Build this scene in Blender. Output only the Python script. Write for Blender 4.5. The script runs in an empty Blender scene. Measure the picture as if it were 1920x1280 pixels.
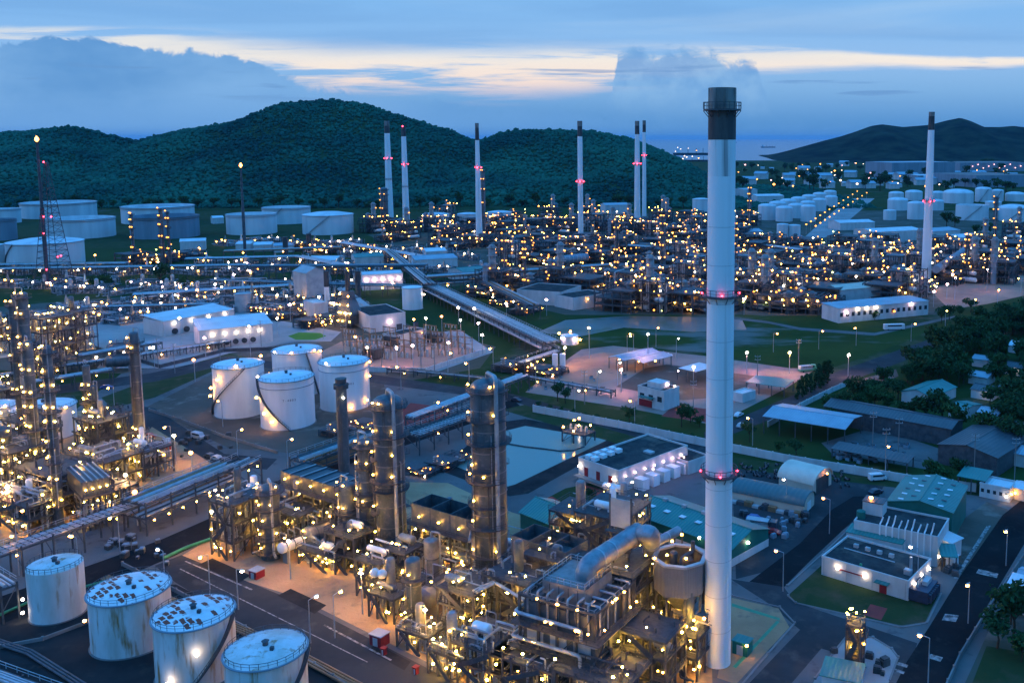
import bpy, math, random
import numpy as np
from mathutils import Vector
rad = math.radians
SC = bpy.context.scene
COL = SC.collection
RN = random.Random(11)

# ------------------------------------------------------------------ camera
CH, FPX, PPX, PPY, PITCH = 100.0, 1750.0, 1220.0, 464.0, rad(6.7)
cam_d = bpy.data.cameras.new('camera'); cam = bpy.data.objects.new('camera', cam_d); COL.objects.link(cam)
cam.location = (0, 0, CH); cam.rotation_euler = (rad(90) - PITCH, 0, 0)
cam_d.sensor_width = 36; cam_d.lens = 36 * FPX / 1920
cam_d.shift_x = (960 - PPX) / 1920; cam_d.shift_y = -(640 - PPY) / 1920
cam_d.clip_end = 60000; cam_d.clip_start = 1
SC.camera = cam

def lin(c):
    return tuple((x / 12.92 if x <= .04045 else ((x + .055) / 1.055) ** 2.4) for x in [v / 255 for v in c])

# ------------------------------------------------------------------ sky
world = bpy.data.worlds.new('World'); SC.world = world; world.use_nodes = True
def sky_nodes():
    nt = world.node_tree; N = nt.nodes; L = nt.links; N.clear()
    def nd(t, **k):
        n = N.new(t)
        for a, b in k.items(): setattr(n, a, b)
        return n
    def inp(s, v):
        if isinstance(v, (int, float)): s.default_value = v
        elif isinstance(v, tuple): s.default_value = v
        else: L.new(v, s)
    def M(op, a, b=0.0, c=None, clamp=False):
        n = nd('ShaderNodeMath', operation=op, use_clamp=clamp); inp(n.inputs[0], a); inp(n.inputs[1], b)
        if c is not None: inp(n.inputs[2], c)
        return n.outputs[0]
    def sstep(x, a, b):
        n = nd('ShaderNodeMapRange', interpolation_type='SMOOTHSTEP'); inp(n.inputs[0], x); inp(n.inputs[1], a); inp(n.inputs[2], b)
        return n.outputs[0]
    def mix(f, a, b):
        n = nd('ShaderNodeMix', data_type='RGBA'); inp(n.inputs[0], f)
        for s, v in ((n.inputs[6], a), (n.inputs[7], b)):
            if isinstance(v, tuple): s.default_value = (*v, 1)
            else: L.new(v, s)
        return n.outputs[2]
    def noise(vec, scale, detail, rough=.5, dist=0.0):
        n = nd('ShaderNodeTexNoise'); L.new(vec, n.inputs['Vector']); n.inputs['Scale'].default_value = scale
        n.inputs['Detail'].default_value = detail; n.inputs['Roughness'].default_value = rough; n.inputs['Distortion'].default_value = dist
        return n.outputs[0]
    tc = nd('ShaderNodeTexCoord'); sp = nd('ShaderNodeSeparateXYZ'); L.new(tc.outputs['Generated'], sp.inputs[0])
    x, y, z = sp.outputs
    ay = M('MAXIMUM', M('ABSOLUTE', y), .05)
    u = M('DIVIDE', x, ay); v = M('DIVIDE', z, ay)
    def vec(su, sv, o=0.0):
        c = nd('ShaderNodeCombineXYZ'); inp(c.inputs[0], M('MULTIPLY', u, su)); inp(c.inputs[1], M('MULTIPLY', v, sv)); c.inputs[2].default_value = o
        return c.outputs[0]
    def ramp(val, stops, lo, hi):
        n = nd('ShaderNodeMapRange'); inp(n.inputs[0], val); inp(n.inputs[1], lo); inp(n.inputs[2], hi)
        r = nd('ShaderNodeValToRGB'); L.new(n.outputs[0], r.inputs[0]); e = r.color_ramp.elements
        for i, (p, c) in enumerate(stops):
            q = (p - lo) / (hi - lo)
            el = e[i] if i < 2 else e.new(q)
            el.position = q; el.color = (*c, 1) if isinstance(c, tuple) else (c, c, c, 1)
        return r.outputs[0]
    V = lambda py: (258 - py) / 1750
    U = lambda px: (px - 1220) / 1750
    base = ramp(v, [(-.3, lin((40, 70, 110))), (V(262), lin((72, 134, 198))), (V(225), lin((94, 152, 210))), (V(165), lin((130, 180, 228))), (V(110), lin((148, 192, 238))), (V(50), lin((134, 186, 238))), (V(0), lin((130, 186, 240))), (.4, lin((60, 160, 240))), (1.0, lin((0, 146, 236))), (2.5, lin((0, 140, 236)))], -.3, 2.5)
    # pale cream band of the after-glow, broken by thin streaks
    bandc = ramp(u, [(U(-700), V(60)), (U(180), V(72)), (U(420), V(100)), (U(640), V(132)), (U(980), V(140)), (U(1180), V(128)), (U(1400), V(116)), (U(1640), V(118)), (U(2600), V(112))], U(-700), U(2600))
    bandw = ramp(u, [(U(-700), .004), (U(180), .010), (U(420), .022), (U(640), .030), (U(980), .030), (U(1180), .024), (U(1400), .016), (U(1640), .008), (U(2600), .003)], U(-700), U(2600))
    n1 = noise(vec(4, 34), 1.0, 5, .55, .4)
    d = M('DIVIDE', M('ABSOLUTE', M('SUBTRACT', M('ADD', v, M('MULTIPLY', M('SUBTRACT', n1, .5), .022)), bandc)), bandw)
    glow = M('SUBTRACT', 1.0, sstep(d, .25, 1.25))
    n2 = noise(vec(5, 62, 3.3), 1.0, 6, .6, .3)
    glow = M('MULTIPLY', glow, sstep(n2, .36, .52))
    c = mix(M('MULTIPLY', glow, .93), base, ramp(v, [(V(190), lin((226, 206, 212))), (V(150), lin((255, 232, 216))), (V(110), lin((252, 242, 228))), (V(60), lin((226, 230, 232)))], V(190), V(60)))
    # soft high overcast streaks
    n3 = noise(vec(2.2, 26, 7.1), 1.0, 6, .55, .5)
    hi = M('MULTIPLY', sstep(n3, .42, .68), sstep(v, .07, .11))
    c = mix(M('MULTIPLY', hi, .5), c, lin((116, 168, 224)))
    n3b = noise(vec(1.6, 20, 17.1), 1.0, 6, .55, .5)
    c = mix(M('MULTIPLY', M('MULTIPLY', sstep(n3b, .5, .75), sstep(v, .08, .12)), .5), c, lin((176, 208, 240)))
    # bank of cloud at the left, with billowed top edge
    edge = ramp(u, [(U(-900), V(70)), (U(0), V(86)), (U(170), V(78)), (U(260), V(80)), (U(330), V(102)), (U(440), V(112)), (U(490), V(124)), (U(540), V(150)), (U(640), V(168)), (U(900), V(190)), (U(1100), V(200)), (U(2400), V(235))], U(-900), U(2400))
    n4 = noise(vec(34, 46, 1.7), 1.0, 7, .62, .6)
    n4b = noise(vec(7, 9, 4.7), 1.0, 2, .5)
    e2 = M('ADD', edge, M('ADD', M('MULTIPLY', M('SUBTRACT', n4, .5), .040), M('MULTIPLY', M('SUBTRACT', n4b, .5), .028)))
    soft = M('MAXIMUM', .007, M('MULTIPLY', M('SUBTRACT', u, U(420)), .05))
    m1 = sstep(M('DIVIDE', M('SUBTRACT', e2, v), soft), 0.0, 1.0)
    n5 = noise(vec(6, 14, 9.0), 1.0, 5, .55)
    cl = mix(sstep(n5, .3, .7), lin((98, 154, 212)), lin((128, 178, 228)))
    cl = mix(sstep(v, V(150), V(250)), cl, lin((112, 166, 222)))
    cl = mix(sstep(v, V(232), V(262)), cl, lin((84, 144, 208)))
    fadeR = M('SUBTRACT', 1.0, M('MULTIPLY', sstep(u, U(520), U(1300)), .62))
    c = mix(M('MULTIPLY', m1, fadeR), c, cl)
    # single towering cloud right of the middle
    e3 = ramp(u, [(U(1120), V(235)), (U(1148), V(170)), (U(1160), V(108)), (U(1185), V(93)), (U(1206), V(98)), (U(1230), V(112)), (U(1250), V(97)), (U(1300), V(98)), (U(1335), V(104)), (U(1370), V(128)), (U(1392), V(118)), (U(1416), V(128)), (U(1428), V(165)), (U(1450), V(235))], U(1120), U(1450))
    n6 = noise(vec(52, 64, 2.2), 1.0, 7, .62, .8)
    e3 = M('ADD', e3, M('MULTIPLY', M('SUBTRACT', n6, .5), .034))
    m3 = M('MULTIPLY', M('MULTIPLY', sstep(M('SUBTRACT', M('ADD', e3, .006), v), 0.0, .012), sstep(M('SUBTRACT', v, M('MULTIPLY', n6, .02)), V(250), V(165))), .9)
    n7 = noise(vec(30, 34, 5.0), 1.0, 5, .6)
    c = mix(m3, c, mix(sstep(n7, .3, .7), lin((110, 164, 220)), lin((140, 186, 230))))
    # thin dark streaks
    n8 = noise(vec(6, 90, 12.0), 1.0, 3, .5, .2)
    st = M('MULTIPLY', sstep(n8, .60, .70), M('MULTIPLY', sstep(v, V(200), V(170)), sstep(v, V(110), V(140))))
    c = mix(M('MULTIPLY', st, .7), c, lin((104, 150, 204)))
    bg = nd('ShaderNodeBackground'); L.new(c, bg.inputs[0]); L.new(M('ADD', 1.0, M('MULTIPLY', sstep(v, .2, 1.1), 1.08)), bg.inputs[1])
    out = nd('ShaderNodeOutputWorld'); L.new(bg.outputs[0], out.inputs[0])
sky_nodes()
world.cycles.sampling_method = 'MANUAL'; world.cycles.sample_map_resolution = 512

# the after-glow behind the cloud: a weak, very soft sun from ahead and left
sun_d = bpy.data.lights.new('sun', 'SUN'); sun = bpy.data.objects.new('sun', sun_d); COL.objects.link(sun)
sun_d.energy = .42; sun_d.angle = rad(50); sun_d.color = (1, .84, .9)
sun.rotation_euler = Vector((.86, -.32, -.22)).to_track_quat('-Z', 'Y').to_euler()

SC.view_settings.view_transform = 'Standard'; SC.view_settings.look = 'None'
SC.view_settings.exposure = 0; SC.view_settings.gamma = 1
cy = SC.cycles
cy.max_bounces = 5; cy.diffuse_bounces = 2; cy.glossy_bounces = 2; cy.volume_bounces = 0; cy.transmission_bounces = 2
cy.sample_clamp_indirect = 2.0; cy.use_denoising = True; cy.caustics_reflective = False; cy.caustics_refractive = False

# ------------------------------------------------------------------ helpers
def G(px, py, z=0.0):
    """world point at height z seen at photo pixel px, py"""
    dx = (px - PPX) / FPX; dy = (PPY - py) / FPX
    fy = math.cos(PITCH) + dy * math.sin(PITCH); fz = -math.sin(PITCH) + dy * math.cos(PITCH)
    t = (z - CH) / fz
    return Vector((dx * t, fy * t, z))
def ZT(Y, py):
    """height at distance Y that sits on photo row py"""
    dy = (PPY - py) / FPX
    return CH + Y * (-math.sin(PITCH) + dy * math.cos(PITCH)) / (math.cos(PITCH) + dy * math.sin(PITCH))
def PXM(Y, py=640):
    return Y / FPX * 1.01      # metres covered by one photo pixel at distance Y

class MB:
    def __init__(s): s.v = []; s.f = []
    def add(s, vs, fs):
        o = len(s.v); s.v += [tuple(p) for p in vs]; s.f += [tuple(i + o for i in f) for f in fs]; return s
    def box(s, x, y, z, sx, sy, sz, rot=0.0):
        c, n = math.cos(rot), math.sin(rot); vs = []
        for dz in (0, sz):
            for a, b in ((-.5, -.5), (.5, -.5), (.5, .5), (-.5, .5)):
                X, Y = a * sx, b * sy; vs.append((x + X * c - Y * n, y + X * n + Y * c, z + dz))
        return s.add(vs, [(3, 2, 1, 0), (4, 5, 6, 7), (0, 1, 5, 4), (1, 2, 6, 5), (2, 3, 7, 6), (3, 0, 4, 7)])
    def beam(s, p, q, w, h=None):
        h = h or w; p, q = Vector(p), Vector(q); d = q - p
        if d.length < 1e-6: return s
        d.normalize(); up = Vector((0, 0, 1)) if abs(d.z) < .95 else Vector((0, 1, 0))
        a = d.cross(up).normalized() * w / 2; b = a.cross(d).normalized() * h / 2
        vs = [e + sa * a + sb * b for e in (p, q) for sa, sb in ((-1, -1), (1, -1), (1, 1), (-1, 1))]
        return s.add(vs, [(3, 2, 1, 0), (4, 5, 6, 7), (0, 1, 5, 4), (1, 2, 6, 5), (2, 3, 7, 6), (3, 0, 4, 7)])
    def tube(s, pts, r, n=8, caps=True):
        pts = [Vector(p) for p in pts]; k = len(pts); rs = r if isinstance(r, (list, tuple)) else [r] * k
        dirs = [(pts[min(i + 1, k - 1)] - pts[max(i - 1, 0)]).normalized() for i in range(k)]
        up = Vector((0, 0, 1)) if abs(dirs[0].z) < .9 else Vector((1, 0, 0))
        vs = []
        for i in range(k):
            d = dirs[i]; a = up - d * up.dot(d)
            if a.length < 1e-4: a = d.orthogonal()
            a.normalize(); up = a; b = d.cross(a)
            for j in range(n):
                t = 2 * math.pi * j / n; vs.append(pts[i] + (a * math.cos(t) + b * math.sin(t)) * rs[i])
        fs = [(i * n + j, i * n + (j + 1) % n, (i + 1) * n + (j + 1) % n, (i + 1) * n + j) for i in range(k - 1) for j in range(n)]
        if caps: fs += [tuple(range(n - 1, -1, -1)), tuple((k - 1) * n + j for j in range(n))]
        return s.add(vs, fs)
    def pipe(s, pts, r, n=8, bend=None):
        """tube with rounded corners"""
        pts = [Vector(p) for p in pts]; b = bend or r * 2.2; out = [pts[0]]
        for i in range(1, len(pts) - 1):
            p = pts[i]; d0 = (pts[i - 1] - p); d1 = (pts[i + 1] - p); m = min(b, d0.length * .45, d1.length * .45)
            a = p + d0.normalized() * m; c = p + d1.normalized() * m
            for t in (0, .25, .5, .75, 1): out.append(a * (1 - t) ** 2 + p * 2 * t * (1 - t) + c * t * t)
        out.append(pts[-1]); return s.tube(out, r, n)
    def lathe(s, prof, n=24, x=0, y=0, cap0=True, cap1=True):
        vs = [(x + r * math.cos(2 * math.pi * j / n), y + r * math.sin(2 * math.pi * j / n), z) for r, z in prof for j in range(n)]
        k = len(prof)
        fs = [(i * n + j, i * n + (j + 1) % n, (i + 1) * n + (j + 1) % n, (i + 1) * n + j) for i in range(k - 1) for j in range(n)]
        if cap0: fs.append(tuple(range(n - 1, -1, -1)))
        if cap1: fs.append(tuple((k - 1) * n + j for j in range(n)))
        return s.add(vs, fs)
    def ring(s, x, y, z, r0, r1, th, a0=0, a1=360, n=20):
        full = abs(a1 - a0) >= 359.9; k = n if full else n + 1; vs = []
        for j in range(k):
            t = rad(a0 + (a1 - a0) * j / n)
            for r, h in ((r0, 0), (r1, 0), (r1, th), (r0, th)): vs.append((x + r * math.cos(t), y + r * math.sin(t), z + h))
        fs = []
        for j in range(n):
            a = j * 4; b = ((j + 1) % k) * 4
            for q in range(4): fs.append((a + q, b + q, b + (q + 1) % 4, a + (q + 1) % 4))
        if not full: fs += [(0, 3, 2, 1), (n * 4, n * 4 + 1, n * 4 + 2, n * 4 + 3)]
        return s.add(vs, fs)
    def rail(s, pts, h=1.1, t=.07, post=2.5, closed=False):
        pts = [Vector(p) for p in pts]
        if closed: pts = pts + [pts[0]]
        for a, b in zip(pts, pts[1:]):
            s.beam(a + Vector((0, 0, h)), b + Vector((0, 0, h)), t); s.beam(a + Vector((0, 0, h * .5)), b + Vector((0, 0, h * .5)), t * .7)
            n = max(1, round((b - a).length / post))
            for i in range(n): p = a.lerp(b, i / n); s.beam(p, p + Vector((0, 0, h)), t)
        return s
    def arc_rail(s, x, y, z, r, a0=0, a1=360, n=16, h=1.1, t=.07):
        P = [(x + r * math.cos(rad(a0 + (a1 - a0) * j / n)), y + r * math.sin(rad(a0 + (a1 - a0) * j / n)), z) for j in range(n + 1)]
        return s.rail(P, h, t, 99)
    def prism(s, poly, z0, z1):
        n = len(poly); vs = [(p[0], p[1], z0) for p in poly] + [(p[0], p[1], z1) for p in poly]
        return s.add(vs, [tuple(range(n - 1, -1, -1)), tuple(range(n, 2 * n))] + [(i, (i + 1) % n, n + (i + 1) % n, n + i) for i in range(n)])
    def ball(s, x, y, z, r, n=8, m=5, sz=1.0):
        prof = [(max(.02 * r, r * math.sin(math.pi * i / m)), z - r * sz * math.cos(math.pi * i / m)) for i in range(m + 1)]
        return s.lathe(prof, n, x, y)
    def hcyl(s, p, q, r, n=14, dome=.45):
        p, q = Vector(p), Vector(q); d = (q - p).normalized()
        return s.tube([p - d * r * dome, p - d * r * dome * .7, p, q, q + d * r * dome * .7, q + d * r * dome], [r * .25, r * .72, r, r, r * .72, r * .25], n)
    def truss(s, base, w0, w1, h, bays, t):
        """square lattice mast"""
        x, y, z = base; lv = []
        for i in range(bays + 1):
            w = w0 + (w1 - w0) * i / bays; lv.append([Vector((x + a * w / 2, y + b * w / 2, z + h * i / bays)) for a, b in ((-1, -1), (1, -1), (1, 1), (-1, 1))])
        for i in range(bays):
            for j in range(4):
                s.beam(lv[i][j], lv[i + 1][j], t); s.beam(lv[i + 1][j], lv[i + 1][(j + 1) % 4], t * .7); s.beam(lv[i][j], lv[i + 1][(j + 1) % 4], t * .6)
        return s
    def build(s, name, m, parent=None, smooth=True, loc=None, rot=0.0):
        me = bpy.data.meshes.new(name); me.from_pydata(s.v, [], s.f); me.update()
        if m is not None: me.materials.append(m)
        if smooth and len(me.polygons):
            me.polygons.foreach_set('use_smooth', [True] * len(me.polygons)); me.set_sharp_from_angle(angle=rad(38))
        o = bpy.data.objects.new(name, me); COL.objects.link(o)
        if parent: o.parent = parent
        if loc is not None: o.location = loc
        o.rotation_euler = (0, 0, rot)
        return o

def tag(o, label=None, cat=None, group=None, kind=None):
    for k, v in (('label', label), ('category', cat), ('group', group), ('kind', kind)):
        if v: o[k] = v
    return o
KIDS = {}
def thing(name, label, cat, loc=(0, 0, 0), rot=0.0, group=None):
    o = bpy.data.objects.new(name, None); COL.objects.link(o); o.empty_display_size = .5
    o.location = loc; o.rotation_euler = (0, 0, rot)
    return tag(o, label, cat, group)
def dup(root, loc, rot, label, group=None, scale=None):
    """copy of a thing with copies of its parts and sub-parts (mesh data shared)"""
    r = root.copy(); COL.objects.link(r); r.location = loc; r.rotation_euler = (0, 0, rot); r['label'] = label
    if group: r['group'] = group
    if scale: r.scale = scale
    for ch in children(root):
        c = ch.copy(); COL.objects.link(c); c.parent = r
        for g in children(ch):
            d = g.copy(); COL.objects.link(d); d.parent = c
    return r
def children(o):
    if o.name not in KIDS: KIDS[o.name] = list(o.children)
    return KIDS[o.name]

# ------------------------------------------------------------------ materials
MAT = {}
def mat(name, c1, c2=None, scale=.3, rough=.6, metal=0.0, stretch=(1, 1, 1), detail=4, lo=.4, hi=.65, c3=None, s3=2.0, lo3=.55, hi3=.7, st3=(1, 1, 1), bump=0.0, bscale=4.0, coord='Object'):
    m = bpy.data.materials.new(name); m.use_nodes = True; nt = m.node_tree; N = nt.nodes; L = nt.links
    b = N['Principled BSDF']; b.inputs['Roughness'].default_value = rough; b.inputs['Metallic'].default_value = metal
    b.inputs['Base Color'].default_value = (*c1, 1); b.inputs['Specular IOR Level'].default_value = .5 if rough < .5 else .2 if rough < .75 else .03
    tc = N.new('ShaderNodeTexCoord')
    def layer(prev, col, sc, stv, l, h, off):
        mp = N.new('ShaderNodeMapping'); L.new(tc.outputs[coord], mp.inputs[0]); mp.inputs['Scale'].default_value = stv; mp.inputs['Location'].default_value = (off, off * 2, off)
        n = N.new('ShaderNodeTexNoise'); L.new(mp.outputs[0], n.inputs['Vector']); n.inputs['Scale'].default_value = sc; n.inputs['Detail'].default_value = detail; n.inputs['Roughness'].default_value = .6
        r = N.new('ShaderNodeMapRange'); L.new(n.outputs[0], r.inputs[0]); r.inputs[1].default_value = l; r.inputs[2].default_value = h
        x = N.new('ShaderNodeMix'); x.data_type = 'RGBA'; L.new(r.outputs[0], x.inputs[0])
        if prev is None: x.inputs[6].default_value = (*c1, 1)
        else: L.new(prev, x.inputs[6])
        x.inputs[7].default_value = (*col, 1); return x.outputs[2]
    p = None
    if c2: p = layer(None, c2, scale, stretch, lo, hi, 0.0)
    if c3: p = layer(p, c3, s3, st3, lo3, hi3, 7.3)
    if p: L.new(p, b.inputs['Base Color'])
    if bump:
        n = N.new('ShaderNodeTexNoise'); L.new(tc.outputs[coord], n.inputs['Vector']); n.inputs['Scale'].default_value = bscale; n.inputs['Detail'].default_value = 3
        bp = N.new('ShaderNodeBump'); bp.inputs['Strength'].default_value = bump; bp.inputs['Distance'].default_value = .3; L.new(n.outputs[0], bp.inputs['Height']); L.new(bp.outputs[0], b.inputs['Normal'])
    MAT[name] = m; return m
def emat(name, col, s):
    m = bpy.data.materials.new(name); m.use_nodes = True; N = m.node_tree.nodes; b = N['Principled BSDF']
    b.inputs['Base Color'].default_value = (*col, 1); b.inputs['Emission Color'].default_value = (*col, 1); b.inputs['Emission Strength'].default_value = s
    MAT[name] = m; return m
def corrugated(name, c1, c2, pitch=.9, axis=0, rough=.45):
    m = mat(name, c1, c2, .12, rough, 0.0, detail=5); nt = m.node_tree; N = nt.nodes; L = nt.links
    tc = N.new('ShaderNodeTexCoord'); w = N.new('ShaderNodeTexWave'); w.bands_direction = 'XYZ'[axis]; L.new(tc.outputs['Object'], w.inputs[0]); w.inputs['Scale'].default_value = .314 / pitch
    bp = N.new('ShaderNodeBump'); bp.inputs['Strength'].default_value = .6; bp.inputs['Distance'].default_value = .12; L.new(w.outputs['Fac'], bp.inputs['Height']); L.new(bp.outputs[0], N['Principled BSDF'].inputs['Normal'])
    return m
wht = mat('white_paint', (.74, .75, .76), (.58, .6, .61), .15, .5, stretch=(1, 1, .15), c3=(.42, .37, .3), s3=.5, lo3=.62, hi3=.85, st3=(1, 1, .08))
chim = mat('chimney_paint', (.72, .74, .75), (.62, .65, .66), .2, .55, stretch=(1, 1, .04), c3=(.40, .42, .42), s3=.8, lo3=.6, hi3=.85, st3=(1, 1, .02))
stain = mat('soot_stained_paint', (.66, .68, .68), (.12, .13, .135), .55, .6, stretch=(1, 1, .025), lo=.5, hi=.68)
blk = mat('dark_paint', (.035, .04, .045), (.075, .08, .08), .5, .5, stretch=(1, 1, .2))
stlcap = mat('weathered_steel', (.20, .21, .20), (.09, .10, .10), .5, .5, .2, stretch=(1, 1, .2), c3=(.28, .2, .13), s3=.7, lo3=.58, hi3=.75)
oldw = mat('old_white_paint', (.60, .62, .62), (.46, .46, .42), .25, .6, stretch=(1, 1, .25), c3=(.30, .17, .07), s3=.6, lo3=.555, hi3=.70, st3=(1, 1, .16))
tankg = mat('grey_blue_paint', (.20, .26, .31), (.15, .2, .24), .1, .6, stretch=(1, 1, .1))
tankw = mat('pale_tank_paint', (.62, .64, .65), (.48, .5, .52), .08, .6, stretch=(1, 1, .12))
shell = mat('insulated_shell', (.085, .115, .135), (.045, .068, .085), .35, .42, .25, stretch=(1, 1, .35), c3=(.17, .175, .17), s3=.9, lo3=.55, hi3=.75)
shell2 = mat('pale_insulation', (.22, .235, .245), (.13, .145, .155), .5, .4, .3)
steel = mat('painted_steel', (.075, .088, .098), (.045, .055, .065), .6, .5, .1, c3=(.12, .09, .065), s3=.5, lo3=.6, hi3=.75)
galv = mat('galvanised_steel', (.42, .45, .48), (.3, .33, .36), .5, .38, .4)
pipem = mat('pipe_lagging', (.34, .38, .41), (.18, .21, .24), .4, .36, .35)
ductm = mat('duct_cladding', (.26, .29, .32), (.16, .185, .21), .5, .42, .3, c3=(.16, .17, .18), s3=1.2, lo3=.6, hi3=.75)
grate = mat('grating', (.065, .078, .088), (.04, .05, .06), 1.2, .6, .1)
conc = mat('concrete', (.22, .22, .215), (.14, .142, .142), .08, .85, c3=(.15, .15, .15), s3=.25, lo3=.58, hi3=.8)
wall = mat('white_wall', (.54, .54, .535), (.42, .43, .43), .3, .7, stretch=(1, 1, .3), c3=(.42, .40, .37), s3=.5, lo3=.62, hi3=.85, st3=(1, 1, .15))
greyw = mat('grey_wall', (.38, .40, .41), (.3, .32, .33), .3, .7)
beige = mat('beige_sheet', (.60, .50, .40), (.50, .42, .34), .2, .6)
flatr = mat('flat_roof', (.05, .055, .056), (.028, .032, .035), .25, .85, c3=(.11, .10, .085), s3=.16, lo3=.53, hi3=.7)
grn = corrugated('green_sheet_roof', (.012, .185, .165), (.010, .145, .13))
grnx = corrugated('green_sheet_roof_across', (.012, .185, .165), (.010, .145, .13), axis=1)
grnwall = mat('green_cladding', (.015, .14, .115), (.012, .11, .09), .2, .6)
dgrn = corrugated('dark_green_roof', (.04, .10, .11), (.03, .075, .085), 1.4)
blur = corrugated('blue_grey_roof', (.26, .36, .42), (.2, .28, .34))
drk = corrugated('dark_sheet_roof', (.055, .065, .075), (.035, .042, .05), 1.2)
wroof = corrugated('pale_sheet_roof', (.60, .63, .65), (.48, .5, .52))
redp = mat('red_paint', (.27, .022, .03), (.19, .02, .025), .6, .5)
glass = mat('window_glass', (.03, .04, .05), None, rough=.12)
rubber = mat('black_rubber', (.02, .02, .022), None, rough=.7)
copper = mat('brown_pipe', (.30, .17, .09), (.2, .12, .07), .5, .5, .2)
greenp = mat('green_pipe', (.04, .25, .13), (.03, .19, .1), .5, .5)
bark = mat('bark', (.07, .05, .035), (.045, .035, .025), 1.5, .9)
leaf = mat('leaves', (.030, .075, .028), (.05, .105, .035), .22, .8, lo=.35, hi=.65, coord='Object')
leafd = mat('dark_leaves', (.022, .058, .026), (.036, .08, .03), .22, .8)
flame = emat('flame', (1, .33, .06), 14)
lampw = emat('lamp_sodium', (1, .345, .045), 5.5)
lampd = emat('lamp_far_white', (1, .72, .5), 4)
lampe = emat('lamp_far_pink', (1, .45, .45), 6)
lampa = emat('lamp_far_amber', (1, .36, .06), 8)
lampf = emat('lamp_sodium_strong', (1, .42, .055), 75)
lamph = emat('lamp_sodium_deck', (1, .47, .05), 320)
floodp = emat('added_flood_pink', (1, .42, .36), 1500)  # strong glow for the floodlights added to brighten yards and a wall
floodo = emat('added_flood_orange', (1, .44, .12), 1500)
lampy = emat('lamp_greenish', (.85, 1, .22), 12)
lampc = emat('lamp_white', (1, .74, .52), 44)
lampp = emat('lamp_pink_white', (1, .60, .62), 50)
lampr = emat('lamp_red', (1, .03, .06), 26)
lampo = emat('lamp_orange', (1, .34, .06), 40)
lampg = emat('lamp_green', (.35, 1, .12), 16)

LM = {}
def lamp(parent, x, y, z, kind='w', r=.3, name='lamp', flat=1.0):
    m = {'w': lampw, 'f': lampf, 'h': lamph, 'P': floodp, 'O': floodo, 'y': lampy, 'c': lampc, 'p': lampp, 'r': lampr, 'o': lampo, 'g': lampg}[kind]; k = (kind, round(r, 2))
    if kind == 'w' and r < .56: k = ('f', round(r, 2)); m = lampf
    if r >= .9 and kind in 'cpo': k = (kind, 'far', round(r, 2)); m = {'c': lampd, 'p': lampe, 'o': lampa}[kind]
    if k not in LM:
        b = MB(); b.lathe([(r * .3, -r * .75), (r * .95, -r * .3), (r * .95, r * .3), (r * .3, r * .75)], 6); o = b.build(name, m, smooth=False); LM[k] = o.data
    else:
        o = bpy.data.objects.new(name, LM[k]); COL.objects.link(o)
    o.parent = parent; o.location = (x, y, z); return o
# ------------------------------------------------------------------ ground, sea, hills
g_grass = mat('ground_grass', (.020, .042, .013), (.030, .056, .016), .012, .9, detail=8, lo=.35, hi=.65, c3=(.115, .10, .08), s3=.03, lo3=.56, hi3=.74, bump=.4, bscale=1.2)
g_town = mat('ground_soil', (.10, .095, .08), (.06, .07, .05), .02, .9, detail=8, c3=(.17, .155, .14), s3=.05, lo3=.55, hi3=.7)
g_asph = mat('asphalt', (.016, .018, .02), (.010, .012, .014), .06, .85, detail=8, c3=(.028, .028, .028), s3=.35, lo3=.55, hi3=.75)
g_asph2 = mat('worn_asphalt', (.045, .052, .056), (.028, .034, .037), .05, .85, detail=8, c3=(.08, .078, .075), s3=.18, lo3=.55, hi3=.75)
g_conc = mat('yard_concrete', (.135, .135, .133), (.09, .092, .092), .04, .85, detail=8, c3=(.055, .055, .055), s3=.2, lo3=.58, hi3=.75)
g_pale = mat('pale_concrete', (.32, .32, .31), (.22, .225, .225), .03, .85, detail=8, c3=(.2, .2, .2), s3=.15, lo3=.6, hi3=.75)
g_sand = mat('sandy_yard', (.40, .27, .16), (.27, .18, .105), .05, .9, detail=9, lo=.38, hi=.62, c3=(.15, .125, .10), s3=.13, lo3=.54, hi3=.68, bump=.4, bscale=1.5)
g_soil = mat('soil', (.12, .098, .08), (.07, .06, .05), .035, .9, detail=9, c3=(.24, .21, .18), s3=.09, lo3=.55, hi3=.72, bump=.5, bscale=.7)
g_pink = mat('gravel_yard', (.38, .235, .17), (.28, .175, .13), .05, .9, detail=9, c3=(.2, .165, .145), s3=.14, lo3=.56, hi3=.72)  # pinkish base carries part of the orange floodlight glow
g_yard = mat('stained_glow_tinted_yard', (.30, .225, .195), (.22, .165, .145), .03, .85, detail=9, c3=(.17, .15, .14), s3=.09, lo3=.56, hi3=.72)  # reddish base stands in for orange lamp spill, with random stains over it
g_lawn = mat('lawn', (.026, .046, .018), (.036, .056, .022), .06, .9, detail=8, c3=(.075, .062, .04), s3=.15, lo3=.5, hi3=.75, bump=.4, bscale=2.0)
g_marsh = mat('marsh_grass', (.024, .046, .011), (.034, .06, .014), .02, .9, detail=8, lo=.4, hi=.6, c3=(.12, .13, .115), s3=.022, lo3=.535, hi3=.62, st3=(.5, 1.3, 1))
g_redpave = mat('red_paving', (.26, .055, .05), (.20, .05, .045), .3, .85, detail=6)
g_dark = mat('dark_bund_floor', (.03, .032, .033), (.016, .018, .02), .1, .8, detail=8, c3=(.05, .047, .04), s3=.3, lo3=.58, hi3=.75)
paintw = mat('road_marking_white', (.32, .32, .31), (.05, .05, .05), .9, .7, lo=.4, hi=.62)
g_wet = mat('wet_mud', (.10, .112, .108), (.06, .072, .064), .03, .45, detail=8, c3=(.045, .065, .035), s3=.05, lo3=.53, hi3=.62)
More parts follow.
